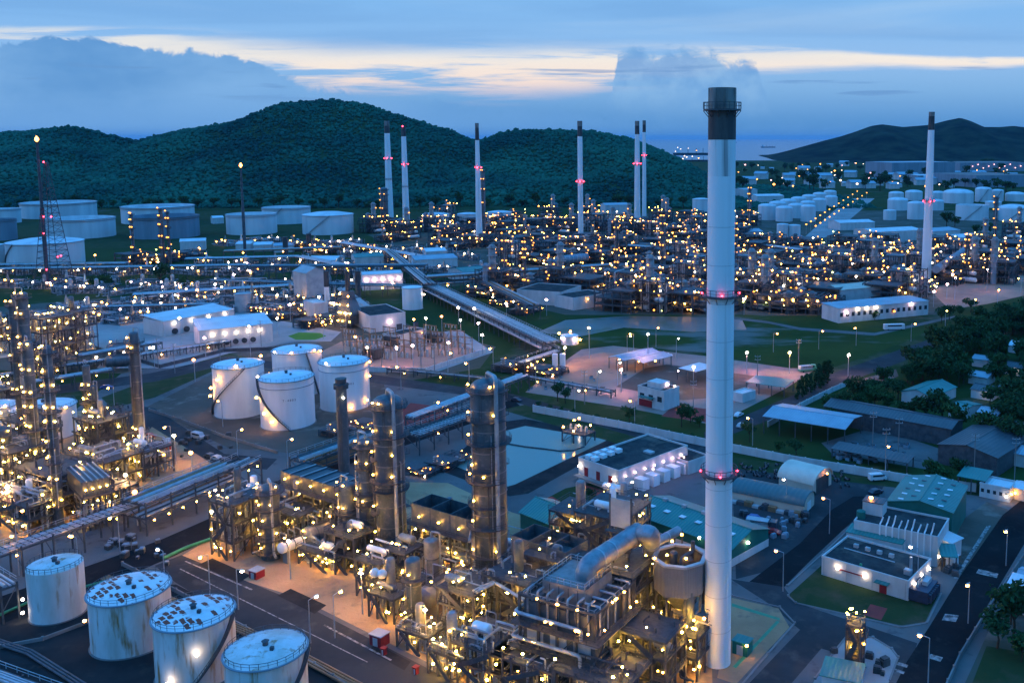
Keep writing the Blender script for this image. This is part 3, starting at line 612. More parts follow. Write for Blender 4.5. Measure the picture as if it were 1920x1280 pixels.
def fill_column(t, r, h, levels, nl, m=None, lr=.24, kind='w', seed=0, pipe=True, skirt=True, step=None, headroom=.9):
    """fractionating column standing at t: shell, bands, platforms, ladders, overhead line, lamps"""
    rn = random.Random(seed); m = m or shell
    prof = [(r * .985, 0), (r * .985, h * .05), (r, h * .052)]
    if step: prof += [(r, h * step), (r * 1.0, h * step), (r * .86, h * step + r * .3)]
    rt = r * (.86 if step else 1)
    prof += [(rt, h)] + [(rt * math.cos(a), h + rt * .5 * math.sin(a)) for a in (.35, .7, 1.05, 1.35)]
    MB().lathe(prof, 22, cap0=False).build('shell', m, t)
    b = MB(); k = max(3, int(h / 4.5))
    for i in range(1, k): b.ring(0, 0, h * i / k, r * .99, r * 1.012 + .05, .22, n=22)
    b.build('shell_bands', shell2 if m is shell else shell, t)
    lad = MB(); zp = 0.0; ap = 0
    for i, f in enumerate(levels):
        z = h * f; a0 = rn.choice((-170, -120, 150, 60)); sp = rn.choice((200, 250, 300)); w = rn.uniform(.9, 1.5)
        rr = rt if step and f > step else r
        b = MB(); b.ring(0, 0, z, rr, rr + w, .14, a0, a0 + sp, 18); rl = MB(); rl.arc_rail(0, 0, z + .1, rr + w - .04, a0, a0 + sp, 12, t=.07)
        for q in range(5):
            a = rad(a0 + sp * (q + .5) / 5); b.beam((rr * math.cos(a), rr * math.sin(a), z - 1.0), ((rr + w) * math.cos(a), (rr + w) * math.sin(a), z), .1)
        rl.build('railing', steel, b.build('platform', grate, t))
        a = rad(rn.uniform(-150, -30)); x, y = (rr + .35) * math.cos(a), (rr + .35) * math.sin(a)
        for s in (-.28, .28): lad.beam((x + s, y, zp), (x + s, y, z + 1.1), .07)
        for q in range(int((z - zp) / .9)): lad.beam((x - .28, y, zp + q * .9), (x + .28, y, zp + q * .9), .05)
        zp = z
        for q in range(rn.choice((nl, nl, nl - 1)) if nl > 1 else nl):
            a = rad(-90 + (q - (nl - 1) / 2) * 75 + rn.uniform(-25, 25)); lamp(t, (rr + .55) * math.cos(a), (rr + .55) * math.sin(a), z + 1.7, kind, lr)
    if levels: lad.build('ladder', steel, t)
    for q in range(3 if r > 1.2 else 1):
        a = rad(rn.uniform(-170, 10)); pr = rn.uniform(.1, .22); d = r + pr + .12; z1 = h * rn.uniform(.45, .95); z0 = h * rn.uniform(.02, .25); b = MB()
        b.pipe([(r * .9 * math.cos(a), r * .9 * math.sin(a), z1), (d * math.cos(a), d * math.sin(a), z1), (d * math.cos(a), d * math.sin(a), z0), ((d + 2) * math.cos(a), (d + 2) * math.sin(a), z0)], pr, 6); b.build('riser', rn.choice((pipem, galv, steel)), t)
    if pipe:
        a = rad(rn.choice((-150, -30, 170, 10))); pr = max(.16, r * .13); d = r + pr + .35; x, y = d * math.cos(a), d * math.sin(a)
        MB().pipe([(0, 0, h + rt * .45), (0, 0, h + rt * .45 + 1.4), (x, y, h + rt * .45 + 1.4), (x, y, h * .12), (x * 1.8, y * 1.8, h * .12)], pr, 8).build('overhead_line', pipem, t)
    return t
def column(px, pbase, w, ptop, label, levels=(.3, .5, .7, .9), nl=2, group=None, m=None, seed=1, name='distillation_column', cat='column', **k):
    c = G(px, pbase); t = thing(name, label, cat, c, rad(-28), group); r = w * PXM(c.y) / 2
    return fill_column(t, r, ZT(c.y, ptop) - r * .4, levels, nl, m, seed=seed, **k)

def drum(p, q, r, z, label, m=None, lamps=2, lr=.24, group=None, saddle=True, name='horizontal_vessel'):
    p, q = Vector((p[0], p[1], 0)), Vector((q[0], q[1], 0)); c = (p + q) / 2; d = (q - p); L = d.length; a = math.atan2(d.y, d.x)
    t = thing(name, label, 'vessel', c, a, group)
    MB().hcyl((-L / 2, 0, z), (L / 2, 0, z), r, 18).build('shell', m or shell2, t)
    b = MB()
    for f in (-.33, 0, .33): b.tube([(L * f - .12, 0, z), (L * f + .12, 0, z)], r * 1.03, 18)
    b.build('shell_bands', shell, t)
    for f in (-.3, .3): MB().box(L * f, 0, 0, .6, r * 1.5, z - r * .55).build('saddle', conc, t)
    b = MB(); b.box(0, 0, z + r * 1.02, L * .8, r * .7, .1)
    for s in (-1, 1): b.rail([(-L * .4, s * r * .35, z + r * 1.05), (L * .4, s * r * .35, z + r * 1.05)], 1, .06, 3)
    b.build('walkway', grate, t)
    b = MB()
    for f in (-.25, .1, .35): b.pipe([(L * f, 0, z + r * .9), (L * f, 0, z + r + 1.5), (L * f, r + 1.4, z + r + 1.5), (L * f, r + 1.4, .3)], .16, 7)
    b.build('pipework', pipem, t)
    for i in range(lamps): lamp(t, L * (i / max(1, lamps - 1) - .5) * .8, -r * .5, z + r + 1.2, 'w', lr)
    return t

def frame_mesh(w, d, H, nx, ny, levels, t=.35, brace=True, rn=None):
    """steel structure: columns, floor beams, diagonal braces"""
    b = MB(); xs = [-w / 2 + w * i / nx for i in range(nx + 1)]; ys = [-d / 2 + d * i / ny for i in range(ny + 1)]
    for x in xs:
        for y in ys: b.box(x, y, 0, t, t, H)
    for z in levels:
        for x in xs: b.beam((x, ys[0], z), (x, ys[-1], z), t * .7, t)
        for y in ys: b.beam((xs[0], y, z), (xs[-1], y, z), t * .7, t)
    if brace:
        lv = [0] + list(levels)
        for i in range(len(lv) - 1):
            k = i % nx; b.beam((xs[k], ys[0], lv[i]), (xs[k + 1], ys[0], lv[i + 1]), t * .5); b.beam((xs[-1], ys[0], lv[i]), (xs[-1], ys[1 % (ny + 1)], lv[i + 1]), t * .5)
            b.beam((xs[0], ys[0], lv[i]), (xs[0], ys[1 % (ny + 1)], lv[i + 1]), t * .5)
    return b
def deck(t, w, d, z, rail=True, m=None, hole=None):
    b = MB(); b.box(0, 0, z, w, d, .12); o = b.build('deck', m or grate, t)
    if rail: MB().rail([(-w / 2, -d / 2, z + .1), (w / 2, -d / 2, z + .1), (w / 2, d / 2, z + .1), (-w / 2, d / 2, z + .1)], 1.1, .07, 3, closed=True).build('railing', steel, o)
    return o
def pipe_tangle(rn, w, d, z0, z1, n, r0=.1, r1=.28):
    """a weave of pipes running with the structure's two axes, with risers"""
    b = MB()
    for _ in range(n):
        r = rn.uniform(r0, r1); z = rn.uniform(z0, z1); x = rn.uniform(-w / 2, w / 2); y = rn.uniform(-d / 2, d / 2); z2 = rn.uniform(z0, z1)
        if rn.random() < .5: x2 = rn.uniform(-w / 2, w / 2); P = [(x, y, z0), (x, y, z), (x2, y, z), (x2, y, z2)]
        else: y2 = rn.uniform(-d / 2, d / 2); P = [(x, y, z2), (x, y, z), (x, y2, z), (x, y2, z0)]
        if rn.random() < .5: P.append((P[-1][0] + rn.uniform(-3, 3), P[-1][1], P[-1][2]))
        P = [P[0]] + [b_ for a_, b_ in zip(P, P[1:]) if (Vector(a_) - Vector(b_)).length > .6]
        if len(P) > 1: b.pipe(P, r, 6)
    return b
def process_module(c, rot, w, d, H, levels, label, seed, lamps=12, lr=.24, vessels=3, tangle=26, kind='w', nx=3, ny=2, name='process_structure', cat='structure', group=None, m=None, topstuff=True):
    """open steel structure with decks, vessels, exchangers, pipework and lamps"""
    rn = random.Random(seed); t = thing(name, label, cat, c, rot, group)
    lv = [H * f for f in levels]; frame_mesh(w, d, H, nx, ny, lv, .34).build('frame', m or steel, t)
    for z in lv: deck(t, w * 1.04, d * 1.04, z + .2)
    for i in range(vessels):
        z = rn.choice([0.3] + [q + .35 for q in lv]); x = rn.uniform(-w * .35, w * .35); y = rn.uniform(-d * .3, d * .3)
        if rn.random() < .5:
            r = rn.uniform(.6, 1.15); L = rn.uniform(3, 6); b = MB(); b.hcyl((x - L / 2, y, z + r + .5), (x + L / 2, y, z + r + .5), r, 12); b.box(x - L * .3, y, z, .4, r * 1.4, .8); b.box(x + L * .3, y, z, .4, r * 1.4, .8)
            b.build('exchanger', rn.choice((shell2, ductm, wht)), t)
        else:
            r = rn.uniform(.6, 1.2); hh = rn.uniform(3, 7); MB().lathe([(r * .9, z), (r, z + .4), (r, z + hh), (r * .75, z + hh + r * .4), (r * .2, z + hh + r * .55)], 14).build('vessel', rn.choice((shell2, ductm, shell, wht)), t)
    tag(pipe_tangle(rn, w, d, .5, H + 1.5, tangle).build('pipework', rn.choice((pipem, pipem, steel)), t), kind='stuff')
    b = MB(); lv0 = [0] + lv
    for i in range(len(lv)):
        s = -1 if i % 2 else 1; b.beam((s * w * .3, -d / 2 - .7, lv0[i]), (-s * w * .3, -d / 2 - .7, lv0[i + 1] + .2), .12, .9); b.beam((s * w * .3, -d / 2 - 1.1, lv0[i] + 1), (-s * w * .3, -d / 2 - 1.1, lv0[i + 1] + 1.2), .07)
    b.build('stair', grate, t)
    for i in range(lamps):
        z = rn.choice([0.0] + lv) + 2.4; e = rn.random()
        if e < .55: x, y = rn.uniform(-w / 2, w / 2), -d / 2 - .3
        elif e < .8: x, y = w / 2 * rn.choice((-1, 1)), rn.uniform(-d / 2, d / 2)
        else: x, y = rn.uniform(-w / 2, w / 2), rn.uniform(-d / 2, d / 2)
        lamp(t, x, y, z, 'h' if kind == 'w' and rn.random() < .75 else kind, lr * rn.choice((.7, .85, 1)))
    return t

def pipe_rack(p, q, w, H, label, npipes=8, levels=(1.0,), seed=0, lamps=4, m=None, pm=None, bays=None, lr=.24, kind='w', cat='pipe rack', deckm=False, group=None, rails=True, rmin=.14, rmax=.36, rung=False):
    """raised pipe bridge from p to q on portal bents"""
    rn = random.Random(seed); p, q = Vector((p[0], p[1], 0)), Vector((q[0], q[1], 0)); d = q - p; L = d.length; t = thing('pipe_rack', label, cat, (p + q) / 2, math.atan2(d.y, d.x), group)
    bays = bays or max(2, round(L / 7)); m = m or steel
    proto = None
    for i in range(bays + 1):
        x = -L / 2 + L * i / bays
        if proto is None:
            b = MB(); [b.box(0, s * w / 2, 0, .32, .32, H * max(levels) + .8) for s in (-1, 1)]
            for f in levels: b.beam((0, -w / 2 - .2, H * f), (0, w / 2 + .2, H * f), .3, .4)
            b.beam((0, -w / 2, H * .35), (0, w / 2, H * max(levels)), .14); proto = b.build('bent', m, t, loc=(x, 0, 0))
        else:
            o = proto.copy(); COL.objects.link(o); o.location = (x, 0, 0)
    b = MB()
    for f in levels:
        for s in (-1, 1): b.beam((-L / 2, s * w / 2, H * f), (L / 2, s * w / 2, H * f), .22, .4)
    if rung:
        for i in range(int(L / 1.6)): b.beam((-L / 2 + i * 1.6, -w / 2, H * max(levels) + .75), (-L / 2 + i * 1.6, w / 2, H * max(levels) + .75), .14)
    b.build('girder', m, t)
    for f in levels:
        y = -w / 2 + .5; k = 0
        while y < w / 2 - .3 and k < npipes:
            r = rn.uniform(rmin, rmax); y += r; e0 = -L / 2 - rn.uniform(-2, .5) * (k % 2); e1 = L / 2 + rn.uniform(-2, .5) * (k % 3 == 1)
            MB().tube([(e0, y, H * f + .2 + r), (e1, y, H * f + .2 + r)], r, 8).build('pipe', pm or rn.choice((pipem, pipem, galv, steel, copper) if not pm else (pm,)), t); y += r + rn.uniform(.1, .4); k += 1
    if rails:
        z = H * max(levels) + .75
        for s in (-1, 1): MB().rail([(-L / 2, s * w / 2, z), (L / 2, s * w / 2, z)], 1.1, .09, 3).build('handrail', galv, t)
    for i in range(lamps): lamp(t, -L / 2 + L * (i + .5) / lamps, -w / 2 - .2, H * levels[0] - .9, kind, lr)
    return t

def corner(A, B, Cc=None, zc=0.0, depth=None):
    """ground rectangle from photo pixels: front edge A-B, depth from pixel Cc seen at height zc"""
    a, b = G(*A), G(*B); d = b - a; L = d.length; ang = math.atan2(d.y, d.x); n = Vector((-math.sin(ang), math.cos(ang), 0))
    if depth is None: depth = (G(*Cc, zc) - b).dot(n)
    return (a + b) / 2 + n * depth / 2, ang, L, depth
def building(A, B, C_=None, h=4.0, label='', cat='building', roof='flat', wm=None, rm=None, depth=None, name='building', zc=None, ov=.4, rise=None, openside=False, windows=0, doors=(), group=None, ridge=0, parapet=.5, lamps=(), lr=.3, trim=None):
    """box-shaped building; local x along the front edge, y to the back"""
    c, ang, w, d = corner(A, B, C_, zc if zc is not None else h, depth); wm = wm or wall; rm = rm or flatr
    t = thing(name, label, cat, c, ang, group); rise = rise if rise is not None else min(w, d) * .14
    if openside:
        b = MB(); nx = max(2, round(w / 6)); ny = max(1, round(d / 8))
        for i in range(nx + 1):
            for j in (0, ny): b.box(-w / 2 + w * i / nx, -d / 2 + d * j / ny, 0, .3, .3, h)
        b.build('posts' if False else 'frame', steel, t)
    else:
        b = MB()
        if roof == 'gable':
            if ridge == 0: b.add([(-w / 2, -d / 2, 0), (w / 2, -d / 2, 0), (w / 2, d / 2, 0), (-w / 2, d / 2, 0), (-w / 2, -d / 2, h), (w / 2, -d / 2, h), (w / 2, d / 2, h), (-w / 2, d / 2, h), (-w / 2, 0, h + rise), (w / 2, 0, h + rise)], [(0, 1, 5, 4), (2, 3, 7, 6), (1, 2, 6, 9, 5), (3, 0, 4, 8, 7)])
            else: b.add([(-w / 2, -d / 2, 0), (w / 2, -d / 2, 0), (w / 2, d / 2, 0), (-w / 2, d / 2, 0), (-w / 2, -d / 2, h), (w / 2, -d / 2, h), (w / 2, d / 2, h), (-w / 2, d / 2, h), (0, -d / 2, h + rise), (0, d / 2, h + rise)], [(0, 1, 5, 8, 4), (2, 3, 7, 9, 6), (1, 2, 6, 5), (3, 0, 4, 7)])
        elif roof == 'barrel':
            k = 10; P = [(-d / 2 * math.cos(math.pi * i / k), h + rise * math.sin(math.pi * i / k)) for i in range(k + 1)]
            vs = [(x, y, z) for x in (-w / 2, w / 2) for y, z in [(-d / 2, 0)] + P + [(d / 2, 0)]]; m_ = k + 3
            b.add(vs, [tuple(range(m_)), tuple(range(2 * m_ - 1, m_ - 1, -1)), (0, m_, m_ + 1, 1), (m_ - 2, 2 * m_ - 2, 2 * m_ - 1, m_ - 1)])
        else: b.box(0, 0, 0, w, d, h)
        b.build('wall', wm, t, smooth=False)
    b = MB()
    if roof == 'flat':
        b.box(0, 0, h + .003, w - .5, d - .5, .05); b.build('roof', rm, t, smooth=False)
        if parapet:
            b = MB()
            for s in (-1, 1): b.box(0, s * (d / 2 - .1), h, w + .12, .3, parapet); b.box(s * (w / 2 - .1), 0, h, .3, d - .52, parapet)
            b.build('parapet', trim or wm, t, smooth=False)
    elif roof == 'gable':
        W, D = w + 2 * ov, d + 2 * ov; e = .16
        if ridge == 0:
            z0 = h - rise * 2 * ov / d; P = [(-D / 2, z0), (0, h + rise), (D / 2, z0)]; vs = [(x, y, z + dz) for x in (-W / 2, W / 2) for y, z in P for dz in (.02, e)]
        else:
            z0 = h - rise * 2 * ov / w; P = [(-W / 2, z0), (0, h + rise), (W / 2, z0)]; vs = [(x, y, z + dz) for y in (D / 2, -D / 2) for x, z in P for dz in (.02, e)]
        b.add(vs, [(1, 7, 9, 3), (3, 9, 11, 5), (0, 2, 8, 6), (2, 4, 10, 8), (0, 1, 3, 2), (2, 3, 5, 4), (6, 8, 9, 7), (8, 10, 11, 9), (0, 6, 7, 1), (4, 5, 11, 10)]); b.build('roof', rm, t, smooth=False)
        b = MB(); b.tube([(-W / 2, 0, h + rise + .12), (W / 2, 0, h + rise + .12)] if ridge == 0 else [(0, -D / 2, h + rise + .12), (0, D / 2, h + rise + .12)], .22, 6); b.build('ridge_cap', rm, t)
    elif roof == 'mono':
        W, D = w + 2 * ov, d + 2 * ov; b.add([(x, y, z) for z_, in ((0,), (.16,)) for x, y, z in ((-W / 2, -D / 2, h + z_), (W / 2, -D / 2, h + z_), (W / 2, D / 2, h + rise + z_), (-W / 2, D / 2, h + rise + z_))], [(3, 2, 1, 0), (4, 5, 6, 7), (0, 1, 5, 4), (1, 2, 6, 5), (2, 3, 7, 6), (3, 0, 4, 7)]); b.build('roof', rm, t, smooth=False)
    elif roof == 'barrel':
        k = 12; W = w + 2 * ov; D = d / 2 + .15; vs = [(x, -(D + q) * math.cos(math.pi * i / k), h + (rise + q) * math.sin(math.pi * i / k)) for q in (.03, .18) for x in (-W / 2, W / 2) for i in range(k + 1)]; n_ = k + 1
        fs = [(2 * n_ + i, 3 * n_ + i, 3 * n_ + i + 1, 2 * n_ + i + 1) for i in range(k)] + [(i, i + 1, n_ + i + 1, n_ + i) for i in range(k)] + [(i, 2 * n_ + i, 2 * n_ + i + 1, i + 1) for i in range(k)] + [(n_ + i, n_ + i + 1, 3 * n_ + i + 1, 3 * n_ + i) for i in range(k)]
        b.add(vs, fs); b.build('roof', rm, t)
    for i in range(windows):
        x = -w / 2 + w * (i + .5) / windows; o = MB().box(x, -d / 2 - .02, h * .42, w / windows * .5, .08, h * .28).build('window', glass, t, smooth=False)
    for x, ww, hh, mm in doors: MB().box(x, -d / 2 - .03, 0, ww, .1, hh).build('door', mm, t, smooth=False)
    for x, y, z, k in lamps: lamp(t, x * w, y * d, z * h, k, lr)
    t['dims'] = (w, d, h) if False else 0
    del t['dims']
    return t, w, d, h

def street_light(p, h, ang, label, kind='w', lr=.35, arm=1.8, group='street lights along the plant roads'):
    k = (kind, round(h), lr)
    if k in SL: return dup(SL[k], (p[0], p[1], 0), ang, label, group)
    t = thing('street_light', label, 'street light', (p[0], p[1], 0), ang, group)
    b = MB(); b.tube([(0, 0, 0), (0, 0, h)], [.13, .08], 6); b.beam((0, 0, h), (arm, 0, h + .3), .1); b.build('pole', galv, t)
    hs_ = MB().box(arm, 0, h + .24, .9, .36, .16).build('lamp_housing', galv, t); lamp(hs_, arm, 0, h, kind, lr, 'lamp'); SL[k] = t; return t
SL = {}

def tree_proto(name, h, r, seed, m, n=420, tall=1.0):
    """tapered trunk with limbs and a crown of many small leaf clumps in uneven lobes"""
    rn = random.Random(seed); t = thing(name, 'proto', 'tree'); th = h * .42
    b = MB(); b.tube([(0, 0, -.2), (rn.uniform(-.2, .2), rn.uniform(-.2, .2), th * .6), (rn.uniform(-.4, .4), rn.uniform(-.4, .4), th * 1.3)], [h * .03, h * .022, h * .012], 6)
    lobes = []
    for i in range(9):
        a = rn.uniform(0, 6.28); q = r * rn.uniform(.15, .75); z = h * rn.uniform(.45, .86) if tall == 1 else h * rn.uniform(.2, .9)
        lobes.append((q * math.cos(a), q * math.sin(a), z, r * rn.uniform(.32, .55))); b.tube([(0, 0, th * .8), (q * .9 * math.cos(a), q * .9 * math.sin(a), z)], [h * .012, h * .005], 4)
    b.build('trunk', bark, t); c = MB()
    for i in range(n):
        L = rn.choice(lobes); d = Vector((rn.gauss(0, 1), rn.gauss(0, 1), rn.gauss(0, 1))).normalized() * L[3] * rn.uniform(.45, 1.1); p = Vector(L[:3]) + Vector((d.x, d.y, d.z * .8 * tall)); s = rn.uniform(.35, .85) * (h / 9) ** .5
        ax = Vector((rn.gauss(0, 1), rn.gauss(0, 1), rn.gauss(0, 1))).normalized(); u = ax.orthogonal().normalized() * s; v = ax.cross(u).normalized() * s * .7
        c.add([p - u, p + v * .8 + ax * s * .25, p + u, p - v * .8 + ax * s * .2], [(0, 1, 2), (0, 2, 3)])
    c.build('crown', m, t, smooth=False); return t
# ------------------------------------------------------------------ tall chimneys
TH = rad(-28)
A_ = Vector((math.cos(TH), math.sin(TH), 0)); B_ = Vector((-math.sin(TH), math.cos(TH), 0))
chimney(1345, 1240, 165, 52, 51, 'tallest white chimney with a dark upper band, in the right foreground', dark=262, topcap=207, ringrow=((208, .9), (556, .9), (889, .9)), lamprows=((549, 4), (882, 4)), n=36, lr=.22, stainrow=330)
chimney(731, 408, 227, 14, 9, 'slim chimney with a grey tip, leftmost of the far chimneys', dark=250, topcap=236, ringrow=((298, 1.0), (336, .8)), lamprows=((297, 4),), group='far slim chimneys')
chimney(762, 422, 236, 13, 8, 'slim chimney with a red beacon on its dark tip, second far chimney from the left', dark=256, ringrow=((308, 1.0), (350, .8)), lamprows=((308, 3), (237, 1)), group='far slim chimneys')
chimney(899, 462, 231, 13, 6.5, 'tapering far chimney standing in front of the saddle between two hills', dark=263, topcap=240, ringrow=((314, 1.0),), lamprows=((314, 3),), group='far slim chimneys')
chimney(1089, 452, 227, 10, 9, 'straight far chimney with a parallel flue pipe and a dark top, before the middle hill', dark=256, topcap=237, ringrow=((340, 1.4),), lamprows=((340, 5),), group='far slim chimneys')
chimney(1195, 432, 227, 12, 8, 'left one of the close pair of far chimneys at the hill end', dark=252, topcap=236, ringrow=((308, 1.2),), lamprows=((307, 4),), group='far slim chimneys')
chimney(1208, 405, 226, 8, 6, 'right, farther one of the close pair of far chimneys at the hill end', dark=248, topcap=234, ringrow=((291, 1.2),), lamprows=((291, 3),), group='far slim chimneys')
chimney(1736, 532, 210, 19, 10.5, 'tapering white chimney with a black top before the right-hand hill', dark=244, topcap=218, ringrow=((377, 1.2),), lamprows=((377, 4),), group='far slim chimneys', lr=.6)

# flare stacks on the left
def flare(px, pb, pt, w, label, mast=None, fl=1.0, lamps=()):
    c = G(px, pb); t = thing('flare_stack', label, 'flare stack', c); h = ZT(c.y, pt); r = w * PXM(c.y) / 2
    MB().lathe([(r, 0), (r, h * .55), (r * .75, h * .56), (r * .6, h - 1)], 12).build('riser', steel, t)
    if mast:
        b = MB(); b.truss((0, 0, 0), mast, mast * .35, h * .86, 16, .16); b.build('guide_mast', steel, t)
    MB().lathe([(r * 1.1, h - 1), (r * 1.2, h)], 10).build('tip', blk, t)
    f = MB(); f.lathe([(.3 * fl, h), (1.1 * fl, h + 1.0 * fl), (1.2 * fl, h + 1.7 * fl), (.7 * fl, h + 2.8 * fl), (.1, h + 3.6 * fl)], 8); f.build('flame', flame, t)
    for dx, z in lamps: lamp(t, dx, -r, h * z, 'r', .5, 'beacon')
    return t
flare(90, 540, 266, 7, 'tall flare stack with an orange flame at the far left', fl=1.05, lamps=((.8, .04), (.8, .38), (.8, .13)))
flare(460, 482, 314, 5.5, 'lone dark flare stack with a small flame before the oil tanks', fl=1.1)
c = G(104, 540); t = thing('lattice_mast', 'red-lit lattice mast beside the flare stack at the far left', 'mast', c)
zt = ZT(c.y, 305); MB().truss((0, 0, 0), 17, 1.5, zt, 20, .3).build('lattice', steel, t)
for dx, dz in ((-.3, 1), (2, .57), (-3, .57), (6.5, .26), (4.5, .25)): lamp(t, dx, -2, zt * dz + .4, 'r', .55, 'beacon')

# ------------------------------------------------------------------ tanks
fg = 'rusty white tanks at the bottom left'
tank(110, 1172, 98, 1078, 'smallest and farthest white tank of the bottom-left row, clean roof', m=oldw, group=fg, ring=False, lamps=((200, .25, 'c'), (215, .05, 'c')))
tank(249, 1236, 145, 1135, 'white tank with rust-red roof plates, second from the left at the bottom', m=oldw, rm=rustm, group=fg, ring=True, lamps=((195, .35, 'w'),))
tank(370, 1300, 148, 1183, 'rust-roofed white tank with a dark stair curving down its right side', m=oldw, rm=rustm, group=fg, stair=(-78, 0), lamps=((-62, .52, 'c'), (-100, .1, 'c')))
tank(504, 1372, 154, 1256, 'nearest white tank at the bottom edge with a plain pale roof', m=oldw, group=fg, stair=(-78, 5))
mg = 'white tanks in the middle yard'
tank(451, 786, 92, 692, 'white tank with a dark stair climbing right, left one of the middle four', m=wht, group=mg, stair=(-165, -52), lamps=((-152, .33, 'w'), (-138, .52, 'w'), (-112, .72, 'w'), (-70, 1.02, 'w'), (60, 1.0, 'w')), lr=.5)
tank(541, 808, 99, 717, 'white lettered tank with a stair falling right, nearest of the middle four', m=wht, group=mg, stair=(-65, -160), letters=('T-4802', -62, .60, 1.05), lamps=((-148, .55, 'w'), (-118, .28, 'w'), (-100, .12, 'w'), (180, .9, 'c'), (-178, .7, 'c')), lr=.5)
tank(648, 773, 92, 686, 'white lettered tank behind the thin grey stack, right one of the middle four', m=wht, group=mg, letters=('T-4803', -62, .58, 1.05), lamps=((-110, .98, 'c'), (-80, .5, 'c'), (-5, .9, 'w'), (-8, .6, 'w'), (-20, .1, 'w'), (-60, .02, 'w')), lr=.4)
tank(560, 746, 90, 664, 'white tank half hidden behind the nearer ones, farthest of the middle four', m=wht, group=mg, stair=(-20, -50), lamps=((-120, 1.0, 'c'), (-80, 1.0, 'w'), (-30, .95, 'w'), (-10, .9, 'w'), (-160, .4, 'w')), lr=.4)
tank(85, 832, 110, 775, 'pale tank seen between the columns of the left process plant', m=wht, group='pale tanks of the left process plant', lamps=((-20, .9, 'w'), (-40, .2, 'w'), (-150, .95, 'w'), (-120, .1, 'w')), lr=.4)
tank(-8, 832, 80, 770, 'pale tank cut off by the left edge, behind the left process plant', m=wht, group='pale tanks of the left process plant', lamps=((-30, .95, 'w'), (-10, .5, 'w'), (-60, .2, 'w')), lr=.4)
tank(5, 872, 62, 832, 'low pale tank at the left edge in front of the taller ones', m=wht, group='pale tanks of the left process plant', lamps=((-30, .9, 'w'), (-80, .2, 'w')), lr=.4)
tank(774, 582, 38, 541, 'single white tank with a dark vertical pipe, left of the sloping pipe bridge', m=wht, rail=False, lamps=((0, .55, 'c'),), lr=.5)
tank(457, 586, 30, 552, 'small grey tank beside the lit pump area in the west yard', m=greyw, rail=False)
og = 'big oil tanks below the hills'
for a in ((112, 411, 124, 383, 'float', tankw, 'broad pale oil tank farthest left below the hill, behind the red mast', None),
          (298, 421, 124, 390, 'float', tankw, 'broad pale oil tank standing behind the grey-blue tank', None),
          (538, 421, 86, 391, 'float', tankw, 'pale oil tank with a slanting stair, half behind another tank', (-118, -78)),
          (616, 441, 92, 405, 'cone', tankw, 'pale oil tank with a closed roof and a slanting stair, rightmost of the left group', (-122, -66)),
          (473, 441, 89, 404, 'float', tankw, 'pale oil tank directly behind the lone flare stack', None),
          (311, 449, 118, 409, 'float', tankg, 'grey-blue oil tank, darkest of the large ones below the hill', None),
          (152, 449, 117, 413, 'float', tankw, 'pale open-topped oil tank right of the lattice mast', None),
          (88, 502, 127, 459, 'cone', tankw, 'nearest oil tank at far left, closed white roof, behind the mast', (-150, -108)),
          (8, 420, 56, 393, 'float', tankw, 'pale oil tank touching the left edge, upper one', None),
          (2, 452, 54, 413, 'float', tankg, 'dark blue oil tank touching the left edge', None),
          (-6, 497, 30, 460, 'cone', tankw, 'sliver of a pale tank at the left edge, lowest one', None),
          (818, 429, 50, 403, 'cone', tankw, 'pale tank with a stair just left of the third far chimney', (-140, -100)),
          (937, 421, 46, 399, 'cone', tankw, 'pale tank half hidden right of the third far chimney', None),
          (878, 426, 40, 402, 'cone', tankw, 'pale tank behind the third far chimney', None),
          (1315, 397, 34, 374, 'cone', tankw, 'pale tank just left of the tallest chimney, below the hill end', None)):
    tank(a[0], a[1], a[2], a[3], a[6], roof=a[4], m=a[5], stair=a[7], group=og, rail=False, base=False, n=48)
# right-hand tank farm
rg = 'white tanks of the right-hand tank farm'
k = 0
names = ('nearest', 'second', 'third', 'fourth', 'fifth', 'sixth', 'seventh', 'eighth')
for i in range(7):
    f = i / 6; px, pb, w = 1438 + f * 118, 413 - f * 32, 34 - 10 * f
    if i: tank(px, pb, w, pb - 27 + 6 * f, names[i] + ' white tank along the left row that recedes beside the lit road', roof='dome', m=tankw, group=rg, rail=False, base=False, ring=False, n=28)
    else: tank(px, pb, w, pb - 26, 'nearest white tank of the left row that recedes beside the lit road', roof='dome', m=tankw, group=rg, rail=False, base=False, ring=False, n=28)
for i in range(5):
    f = i / 4; px, pb, w = 1470 + f * 88, 416 - f * 26, 32 - 8 * f
    tank(px, pb, w, pb - 25 + 5 * f, names[i] + ' white tank of the inner row that recedes left of the lit road', roof='dome', m=tankw, group=rg, rail=False, base=False, ring=False, n=28)
